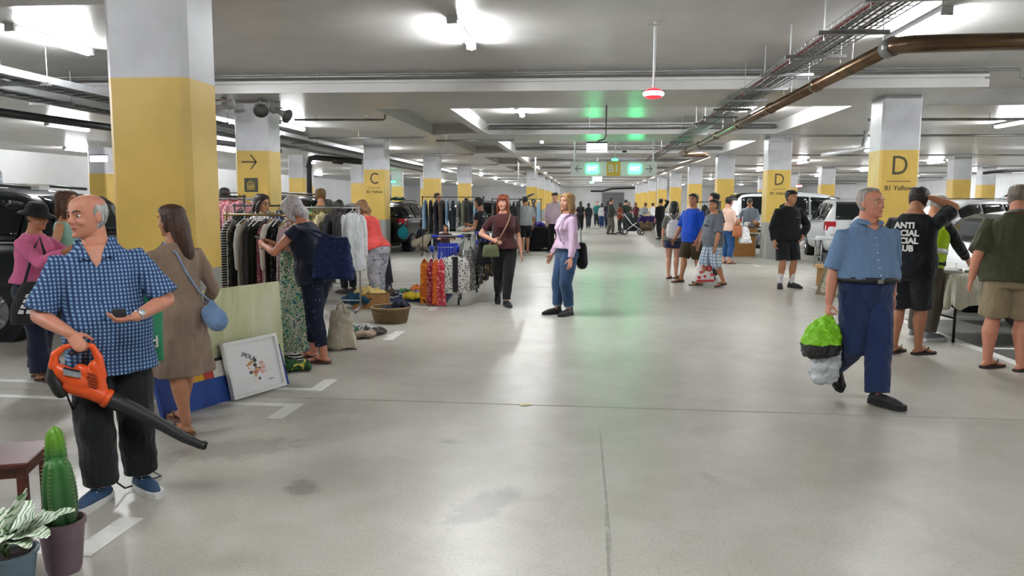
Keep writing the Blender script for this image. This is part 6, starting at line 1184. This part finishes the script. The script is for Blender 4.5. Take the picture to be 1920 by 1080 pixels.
def car(label, loc, rz, kind, paint, windows=True, extra=None):
    t = thing('car' if kind != 'van' else 'van', label, 'car' if kind != 'van' else 'van', loc, rz); pr = PROF[kind]
    def sec(x):
        for a, b in zip(pr, pr[1:]):
            if a[0] <= x <= b[0]: k = (x - a[0]) / (b[0] - a[0]); return [a[i] + (b[i] - a[i]) * k for i in range(1, 7)]
        return list(pr[0][1:] if x < pr[0][0] else pr[-1][1:])
    def side_pt(x, v, off=0.):   # v 0 belt .. 1 roof
        zb, zl, zt, w1, w2, w3 = sec(x); return (w2 + (w3 - w2) * v + off, zl + (zt - .05 - zl) * v)
    rg = []
    for x in sorted(set([q[0] for q in pr] + [-1.3, -.9, -.2, .05, .6])):
        zb, zl, zt, w1, w2, w3 = sec(x); h = [(0, zb), (w1 * .9, zb), (w1, zb + .1), (w1 * .6 + w2 * .42, (zb + zl) / 2), (w2, zl - .05), (w2 - .02, zl), (w3 + (w2 - w3) * .45, (zl + zt) / 2), (w3, zt - .05), (w3 * .85, zt - .005), (0, zt + .015)]
        rg.append([V(x, y, z) for y, z in h] + [V(x, -y, z) for y, z in h[-2:0:-1]])
    b = MB().rings(rg).build('body', paint, t, True); sb = b.modifiers.new('round', 'SUBSURF'); sb.levels = 1; sb.render_levels = 1
    gl = glass('0c1012'); ft = [q for q in pr]; rr_ = [i for i, q in enumerate(pr) if q[3] - q[2] > .3]; x0, x1 = pr[rr_[0]][0] + .12, pr[rr_[-1]][0] - .02
    cuts = [x0, x0 + (x1 - x0) * .3, x0 + (x1 - x0) * .64, x1]
    for s in (1, -1):
        for a, c in zip(cuts, cuts[1:]):
            def f(u, v, s=s, a=a, c=c):
                x = a + .035 + (c - a - .07) * u; y, z = side_pt(x, .1 + .78 * v, .012); return V(x, s * y, z)
            o = MB().grid(f, 6, 4).build('side_window', gl, t, True); so = o.modifiers.new('thick', 'SOLIDIFY'); so.thickness = .006
        MB().tube([V(x, s * (side_pt(x, 0)[0] + .008), side_pt(x, .04)[1]) for x in [x0 + (x1 - x0) * i / 8 for i in range(9)]], .012, 6).build('belt_trim', m_chr, t, True)
        for wx in (pr[0][0] + .78, pr[-1][0] - .82):
            ys = s * (sec(wx)[3] + .005); R_ = .345 if kind in ('suv', 'van') else .315
            MB().tube([V(wx, ys - s * .25, R_), V(wx, ys + s * .012, R_)], R_ + .06, 24).build('wheel_arch', M('0b0b0c', .8, var=0), t)
            w_ = MB().tube([V(wx, ys - s * .2, R_), V(wx, ys + s * .0, R_), V(wx, ys + s * .02, R_)], [R_, R_, R_ - .025], 28).build('wheel', M('151517', .8, var=.1), t, True, auto=40)
            MB().tube([V(wx, ys + s * .015, R_), V(wx, ys + s * .028, R_)], R_ * .64, 22).build('rim', M('7d7f82', .35, .8, var=.1), w_)
            for k in range(5): a = 2 * PI * k / 5; MB().limb([V(wx + .05 * math.cos(a), ys + s * .034, R_ + .05 * math.sin(a)), V(wx + R_ * .58 * math.cos(a), ys + s * .03, R_ + R_ * .58 * math.sin(a))], [.028, .022], 6).build('spoke', M('a9abae', .3, .8, var=0), w_)
        zl = sec(pr[2][0])[1]; xr = pr[1][0]
        lt = MB().grid(lambda u, v: V(xr + .0 + .17 * u, s * (sec(xr + .17 * u)[4] + .012 - .04 * (1 - u)), zl - .2 + .24 * v), 5, 4).build('tail_light', M('8c1220', .25, var=.15, vs=10), t, True); so = lt.modifiers.new('thick', 'SOLIDIFY'); so.thickness = .02
        MB().grid(lambda u, v: V(xr - .02 + .015 * u, s * (.86 - .24 * (1 - u)) * sec(xr)[4] / .86, zl - .2 + .24 * v), 3, 3).build('tail_light_inner', M('a01828', .25, var=.1), t, True)
        if kind in ('suv', 'wagon'): MB().tube([V(x, s * (sec(x)[5] * .8), sec(x)[2] + .05) for x in (-1.7, -1.2, -.5, .2)], .018, 8).build('roof_rail', m_black if kind == 'wagon' else M('3a3c3f', .4), t, True)
        MB().limb([V(pr[-1][0] - 1.25, s * (sec(.8)[4] + .03), sec(.8)[1] + .06), V(pr[-1][0] - 1.2, s * (sec(.8)[4] + .18), sec(.8)[1] + .09)], [.045, .07], 10).build('wing_mirror', paint, t, True)
    # rear glass between belt and roof
    zr = [(q[0], q[3]) for q in pr[1:5]]
    def rg_(u, v):
        z = zr[0][1] + .1 + (zr[2][1] - zr[0][1] - .06) * v
        for a, c in zip(zr, zr[1:]):
            if a[1] <= z <= c[1]: x = a[0] + (c[0] - a[0]) * (z - a[1]) / (c[1] - a[1]); break
        else: x = zr[-1][0]
        return V(x - .03, (u - .5) * 2 * (sec(x)[5] * .95), z)
    o = MB().grid(rg_, 8, 5).build('rear_window', gl, t, True); so = o.modifiers.new('thick', 'SOLIDIFY'); so.thickness = .006
    MB().bx(pr[0][0] - .03, pr[0][0] + .1, -.72, .72, .42, .6).build('rear_bumper', paint, t, bevel=.03)
    MB().bx(pr[0][0] - .022, pr[0][0] + .06, -.26, .26, .7, .81).build('number_plate', M('cfcfca', .5, var=0), t)
    if extra == 'spare':
        sp = MB().tube([V(pr[0][0] - .2, -.05, .95), V(pr[0][0] - .17, -.05, .95), V(pr[0][0] - .02, -.05, .95)], [.28, .36, .36], 28).build('spare_wheel_cover', paint, t, True, auto=50)
    if extra == 'open':
        MB().box((pr[0][0] - .25, 0, pr[3][3] + .32), (.9, 1.15, .05), m=Matrix.Rotation(.45, 3, 'Y')).build('open_tailgate', paint, t, bevel=.02); MB().box((pr[0][0] - .3, 0, pr[3][3] + .37), (.5, .95, .03), m=Matrix.Rotation(.45, 3, 'Y')).build('tailgate_glass', gl, t)
    return t
p_dark = M('15191b', .25, .2, var=.05); p_grey = M('1c1d1f', .25, .3, var=.05); p_white = M('c9cbcd', .3, .05, var=.03); p_silver = M('9da0a3', .3, .5, var=.03)
car('dark four-wheel-drive parked sideways behind the pink jumper at the left edge', (-8.05, 8.75, 0), PI, 'suv', p_dark)
car('dark wagon with red tail lights parked beyond the lettered C column', (-6.28, 25.6, 0), math.radians(86), 'wagon', p_grey)
car('white four-wheel-drive with spare wheel cover behind the hoodie wearer', (7.55, 23.2, 0), math.radians(82), 'suv', p_white, extra='spare')
car('white hatchback behind the cloth-covered table at the right', (7.05, 11.25, 0), .03, 'hatch', p_white)
car('white van with dark window behind the boxes table', (7.55, 28.6, 0), .02, 'van', p_white)
car('black four-wheel-drive behind the crowded rails', (-8.0, 17.4, 0), PI, 'suv', p_grey)
car('silver hatchback far right beyond the outer column', (16.5, 33, 0), math.radians(60), 'hatch', p_silver)
car('dark wagon with open tailgate far down the left bays', (-5.3, 34.6, 0), PI, 'wagon', p_grey, extra='open')
car('pale hatchback far left behind the wagon', (-9.6, 31.5, 0), math.radians(170), 'hatch', p_silver)
car('white four-wheel-drive with open tailgate near the right outer column', (12.2, 26.5, 0), math.radians(200), 'suv', p_white, extra='open')
# goods on the roof of the left car
t = thing('water_bottle', 'clear plastic water bottle with dark cap on the roof of the left car', 'bottle', (-7.02, 8.6, 1.745))
def clear():
    m = newmat('clear_plastic', 'dfe8f0', .1); b = m.node_tree.nodes['Principled BSDF']; b.inputs['Transmission Weight'].default_value = .85; b.inputs['IOR'].default_value = 1.15; return m
MB().lathe((0, 0, 0), [(.035, 0), (.04, .01), (.04, .13), (.036, .15), (.04, .17), (.016, .215), (.014, .23)], 16).build('bottle_body', clear(), t, True); MB().lathe((0, 0, 0), [(.017, .228), (.017, .25)], 12).build('cap', M('1d2a55', .4, var=0), t); MB().lathe((0, 0, 0), [(.0408, .06), (.0408, .11)], 16, False).build('label', M('b9c4d4', .5), t, True)
o = MB().box((0, 0, .02), (.35, .25, .035), rz=.2).build('paper_stack', M('c9c6c0', .7)); o.location = (-6.75, 8.75, 1.725); tag(o, 'stack of papers on the roof of the left car', 'papers')
o = MB().box((0, 0, .012), (.9, .4, .02), rz=.05).build('board', M('a9a498', .7)); o.location = (-7.25, 8.95, 1.765); tag(o, 'flat pale board lying on the roof of the left car', 'board')
t = thing('railing', 'grey metal railing behind the brown-haired woman at the left', 'railing', (-7.6, 12.0, 0))
for z in (1.62, .9): MB().tube([(0, 0, z), (2.3, 0, z)], .022, 8).build('rail', m_gal, t, True)
for i in range(4): MB().tube([(.1 + .7 * i, 0, 0), (.1 + .7 * i, 0, 1.62)], .02, 8).build('post', m_gal, t, True)
# goods on the dark wagon roof
heap('folded_cloth', 'green cloth on the roof of the dark wagon', (-6.1, 24.6, 1.62), (.5, .4, .12), cloth('1c4a38'), 81, vox=.02)
carton('small brown box on the roof of the dark wagon', (-6.5, 24.5, 1.6), .2, (.3, .25, .18), '6b4a34', False)
# ------------------------------------------------------------------ tables
def table(label, loc, rz, w_, d_, h_, top, leg=None, cloth_m=None, drop=.35, name='trestle_table'):
    t = thing(name, label, 'table', loc, rz); MB().bx(-w_ / 2, w_ / 2, -d_ / 2, d_ / 2, h_ - .035, h_).build('table_top', top, t, bevel=.006)
    for sx in (-1, 1):
        for sy in (-1, 1): MB().tube([(sx * (w_ / 2 - .12), sy * (d_ / 2 - .08), 0), (sx * (w_ / 2 - .12), sy * (d_ / 2 - .08), h_ - .03)], .016, 8).build('leg', leg or m_black, t, True)
        MB().tube([(sx * (w_ / 2 - .12), -d_ / 2 + .08, h_ * .35), (sx * (w_ / 2 - .12), d_ / 2 - .08, h_ * .35)], .012, 8).build('cross_bar', leg or m_black, t, True)
    if cloth_m:
        rg = []; N_ = 64
        for i in range(10):
            ring = []
            for j in range(N_):
                a = 2 * PI * j / N_; ca, sa = math.cos(a), math.sin(a); e = .18; x = math.copysign(abs(ca) ** e, ca) * (w_ / 2 + .012); y = math.copysign(abs(sa) ** e, sa) * (d_ / 2 + .012)
                if i == 0: x, y, z = x * .3, y * .3, h_ + .004
                elif i == 1: z = h_ + .004
                else:
                    k = (i - 1) / 8; n_ = V(ca, sa, 0); q = (.02 + .035 * math.sin(j * 1.1) + .02 * math.sin(j * 2.3)) * k; x += n_.x * q; y += n_.y * q; z = h_ - drop * k * (1 + .1 * math.sin(j * .9))
                ring.append(V(x, y, z))
            rg.append(ring)
        o = MB().rings(rg[::-1], False).build('placed_cloth', cloth_m, None, True); o.name = 'tablecloth'; o.location = t.location; o.rotation_euler = t.rotation_euler; so = o.modifiers.new('thick', 'SOLIDIFY'); so.thickness = .004; so.offset = 1
        return t, o
    return t
_, o = table('black-legged trestle table in front of the white hatchback', (5.0, 9.55, 0), .1, 1.75, .7, .8, M('c9c6bd', .5), m_black, cloth('cfcfbc'), .38); tag(o, 'pale green-grey cloth draped over the table before the white hatchback', 'tablecloth')
for i, (x, y, d_, c, nm) in enumerate(((4.2, 9.35, (.3, .2, .03), 'd4d4d2', 'white book'), (4.55, 9.3, (.24, .17, .025), '8c9aa8', 'grey-blue book'), (4.75, 9.55, (.3, .22, .02), 'dedcd8', 'cream magazine'), (5.05, 9.45, (.2, .15, .05), 'b8b0a8', 'beige tin'), (4.4, 9.6, (.18, .14, .02), '54585c', 'dark booklet'))):
    o = MB().box((0, 0, d_[2] / 2), d_, rz=.2 * i).build('goods_item', M(c, .5), bevel=.003); o.name = nm.replace(' ', '_').replace('-', '_'); o.location = (x, y, .8065); tag(o, '%s lying on the pale green-grey tablecloth' % nm, 'book' if 'book' in nm else 'goods')
_, o = table('white plastic table at the right edge behind the olive shirt', (5.75, 8.4, 0), -.05, 1.3, .7, .78, M('d0d0ce', .5), m_black, cloth('d2d2d6'), .42); tag(o, 'white cloth on the table at the right edge behind the olive shirt', 'tablecloth')
t = thing('beach_umbrella', 'folded turquoise umbrella canopy at the right edge beyond the olive shirt', 'umbrella', (6.35, 10.0 - .55, 0)); MB().tube([(0, 0, 0), (0, 0, 1.75)], .016, 8).build('pole', m_white, t, True); MB().rings([[V(.42 * r * math.cos(a) * 1.3, .3 * r * math.sin(a), 1.42 + .28 * (1 - r * r) + (0 if r < .9 else -.04)) for a in [2 * PI * j / 16 for j in range(16)]] for r in (1.0, .9, .6, .3, .02)]).build('canopy', cloth('4fa3b3'), t, True); MB().lathe((0, 0, 0), [(.2, 0), (.2, .05), (.03, .08)], 16).build('base', m_black, t)
table('grey folding table by the white four-wheel-drive', (6.35, 20.0, 0), .05, 1.2, .6, .72, M('a9abad', .5), m_gal)
for i, (x, y, d_, c, nm) in enumerate(((6.0, 19.95, (.35, .25, .06), 'c9cacb', 'white tray'), (6.35, 20.05, (.25, .2, .1), '8c8f92', 'grey case'), (6.7, 19.95, (.3, .2, .05), 'd8d5cf', 'cream folder'))):
    o = MB().box((0, 0, d_[2] / 2), d_, rz=.3 * i).build('goods_item', M(c, .5), bevel=.004); o.name = nm.replace(' ', '_'); o.location = (x, y, .72); tag(o, '%s on the grey folding table' % nm, 'goods')
t = thing('cool_box', 'grey storage crate under the grey folding table', 'box', (6.35, 20.05, 0), .1); MB().bx(-.28, .28, -.18, .18, 0, .3).build('crate_body', M('3a3d40', .5), t, bevel=.02); MB().bx(-.3, .3, -.2, .2, .3, .34).build('lid', M('2a2c2e', .5), t, bevel=.01)
table('white trestle table with boxes beside the lettered column', (4.62, 23.75, 0), 0, 1.15, .6, .72, M('cfc8b8', .5), m_gal)
carton('large brown carton under the boxes table', (4.75, 23.75, 0), .05, (.62, .5, .6), 'a06f38', False)
for i, (x, h_, c, nm) in enumerate(((4.25, .12, 'b27a44', 'low tan box'), (4.62, .14, '9a5a30', 'rust brown box'), (4.98, .12, 'a87a4c', 'pale brown box'))): carton('%s on the boxes table' % nm, (x, 23.65, .72), .05 * i, (.3, .24, h_), c, False)
for i, x in enumerate((4.5, 4.66, 4.9)): tag(MB().lathe((0, 0, 0), [(.045, 0), (.055, .12), (.05, .125), (.04, .01)], 14).build('jar', M('c4c9cc', .3), None, True), ['left', 'middle', 'right'][i] + ' of three pale jars standing on the boxes table', 'jar').location = (x, 23.92, .72)
table('dark table of goods in front of the white van', (5.2, 24.9, 0), .02, 1.1, .5, .85, M('3a3026', .5), m_black)
for i, (x, c, nm) in enumerate(((4.8, 'c09a5a', 'brass'), (5.1, 'd0cdc6', 'white china'), (5.4, '8a5a34', 'wooden'))): tag(MB().lathe((0, 0, 0), [(.05, 0), (.09, .06), (.1, .12), (.06, .15)], 16).build('bowl', M(c, .4), None, True), '%s bowl on the dark goods table' % nm, 'bowl').location = (x, 24.9, .85)
_, o = table('trestle table under the purple cloth far right of the aisle', (4.0, 44.0, 0), .0, 2.0, .8, .8, M('c9c6bd', .5), m_black, cloth('2c1a58'), .4); tag(o, 'purple cloth on the table far right of the aisle', 'tablecloth')
for i, (x, c, nm) in enumerate(((3.4, 'c9b890', 'cream'), (3.8, 'd0d0d0', 'white'), (4.3, '7a4a3a', 'brown'), (4.6, 'b9bcc0', 'grey'))): heap('folded_cloth', 'small heap of %s goods on the purple cloth' % nm, (x, 44, .8), (.35, .3, .18), cloth(c), 500 + i, vox=.025, lumps=4)
heap('goods_pile', 'brown goods piled at the front of the purple-cloth table', (3.3, 43.2, 0), (.6, .4, .55), cloth('5a4a34'), 505, 'goods', .03, 4)
heap('goods_pile', 'white sacks on the floor left of the purple-cloth table', (2.9, 45.2, 0), (.7, .5, .45), cloth('c4c2bc'), 506, 'goods', .03, 4)
_, o = table('long table far along the right side of the aisle', (4.6, 38.5, 0), PI / 2, 2.2, .8, .78, M('c9c6bd', .5), m_black, cloth('8a8478'), .4); tag(o, 'taupe cloth on the long table far right', 'tablecloth')
table('table of goods beside the dark clothes rails', (-3.5, 20.9, 0), .02, 1.0, .6, .76, M('c4c0b6', .5), m_gal)
heap('folded_cloth', 'grey cloth bundle on the table by the long middle rail', (-3.3, 20.9, .76), (.4, .3, .16), cloth('9a9690'), 520, vox=.016); tag(MB().lathe((0, 0, 0), [(.03, 0), (.035, .2), (.012, .25), (.012, .3)], 12).build('bottle', M('d2d5d6', .3), None, True), 'tall white bottle on the table by the long middle rail', 'bottle').location = (-3.78, 20.85, .76)
_, o = table('table under black cloth by the light grey T-shirt', (-1.55, 25.6, 0), PI / 2, 1.6, .8, .78, M('c9c6bd', .5), m_black, cloth('15171b'), .74); tag(o, 'black cloth to the floor on the table by the light grey T-shirt', 'tablecloth')
for i, (x, y, c, nm) in enumerate(((-1.5, 25.1, '3a2f86', 'violet'), (-1.45, 25.5, 'd0d0d2', 'white'), (-1.35, 25.9, 'b08a50', 'tan'), (-1.6, 26.2, '2a2c34', 'dark'))): heap('folded_cloth', '%s clothes heaped on the black cloth table' % nm, (x, y, .785), (.36, .3, .18), cloth(c), 540 + i, vox=.018, lumps=5)
heap('goods_pile', 'red and tan soft toys on the floor by the black cloth table', (-1.0, 25.7, 0), (.35, .5, .38), patterned([(0, 'a05a30'), (.5, '8a1f2a'), (.6, 'c9b890')], 6, 1), 550, 'goods', .018, 5)
# ------------------------------------------------------------------ right side goods
t = thing('picture_frame', 'old framed picture leaning on the floor behind the striding man', 'picture', (4.22, 13.55, 0)); t.rotation_euler = (math.radians(-22), 0, math.radians(-62)); m_of = M('6a5a3a', .5, var=.2)
for (a, b, c, d_) in ((-.35, .35, 0, .05), (-.35, .35, .5, .55), (-.35, -.3, .05, .5), (.3, .35, .05, .5)): MB().bx(a, b, 0, .03, c, d_).build('frame_bar', m_of, t)
MB().bx(-.3, .3, .01, .02, .05, .5).build('picture', patterned([(0, '8a8a78'), (.45, 'a09a84'), (.58, '6a6a58')], 6, 1), t)
carton('open tan carton behind the leaning framed picture', (4.75, 15.2, 0), .2, (.4, .4, .42), 'b58a52'); heap('goods_pile', 'cream cloths spilling from the tan carton', (4.75, 15.2, .3), (.3, .3, .16), cloth('cdbd96'), 560, 'clothing', .014)
# ------------------------------------------------------------------ stroller
t = thing('stroller', 'dark baby stroller with white frame far down the aisle', 'stroller', (2.25, 38.5, 0), math.radians(-80))
for x in (-.27, .27):
    MB().tube([(x, -.45, 1.05), (x, -.05, .55), (x, .45, .2)], .022, 8).build('frame_tube', m_white, t, True); MB().tube([(x, .2, .6), (x, -.35, .2)], .02, 8).build('frame_tube', m_white, t, True)
    for y, r in ((-.38, .15), (.48, .11)):
        w_ = MB().tube([(x - .025, y, r), (x + .025, y, r)], r, 18).build('wheel', m_black, t, True, auto=40); MB().tube([(x - .03, y, r), (x + .03, y, r)], r * .6, 14).build('hub', M('b9bbbd', .4), w_)
MB().tube([(-.27, -.45, 1.05), (0, -.52, 1.08), (.27, -.45, 1.05)], .022, 8).build('handle', m_black, t, True)
organic(MB().limb([(0, .3, .45), (0, 0, .5), (0, -.2, .8)], [.17, .22, .2], 14).build('seat', cloth('1f2225'), t), .02, 3); organic(MB().ell((0, -.12, .86), (.26, .3, .24)).build('canopy', cloth('2a3032'), t), .02, 3); MB().tube([(.27 * math.cos(a), .02 + .12 * math.sin(a) * 0, .86 + .25 * math.sin(a)) for a in [PI * i / 10 for i in range(11)]], .012, 8).build('canopy_edge', m_wt, t, True)
organic(MB().limb([(0, .2, .3), (0, -.25, .3)], [.14, .14], 12).build('basket', cloth('1a1c1e'), t), .025, 2)
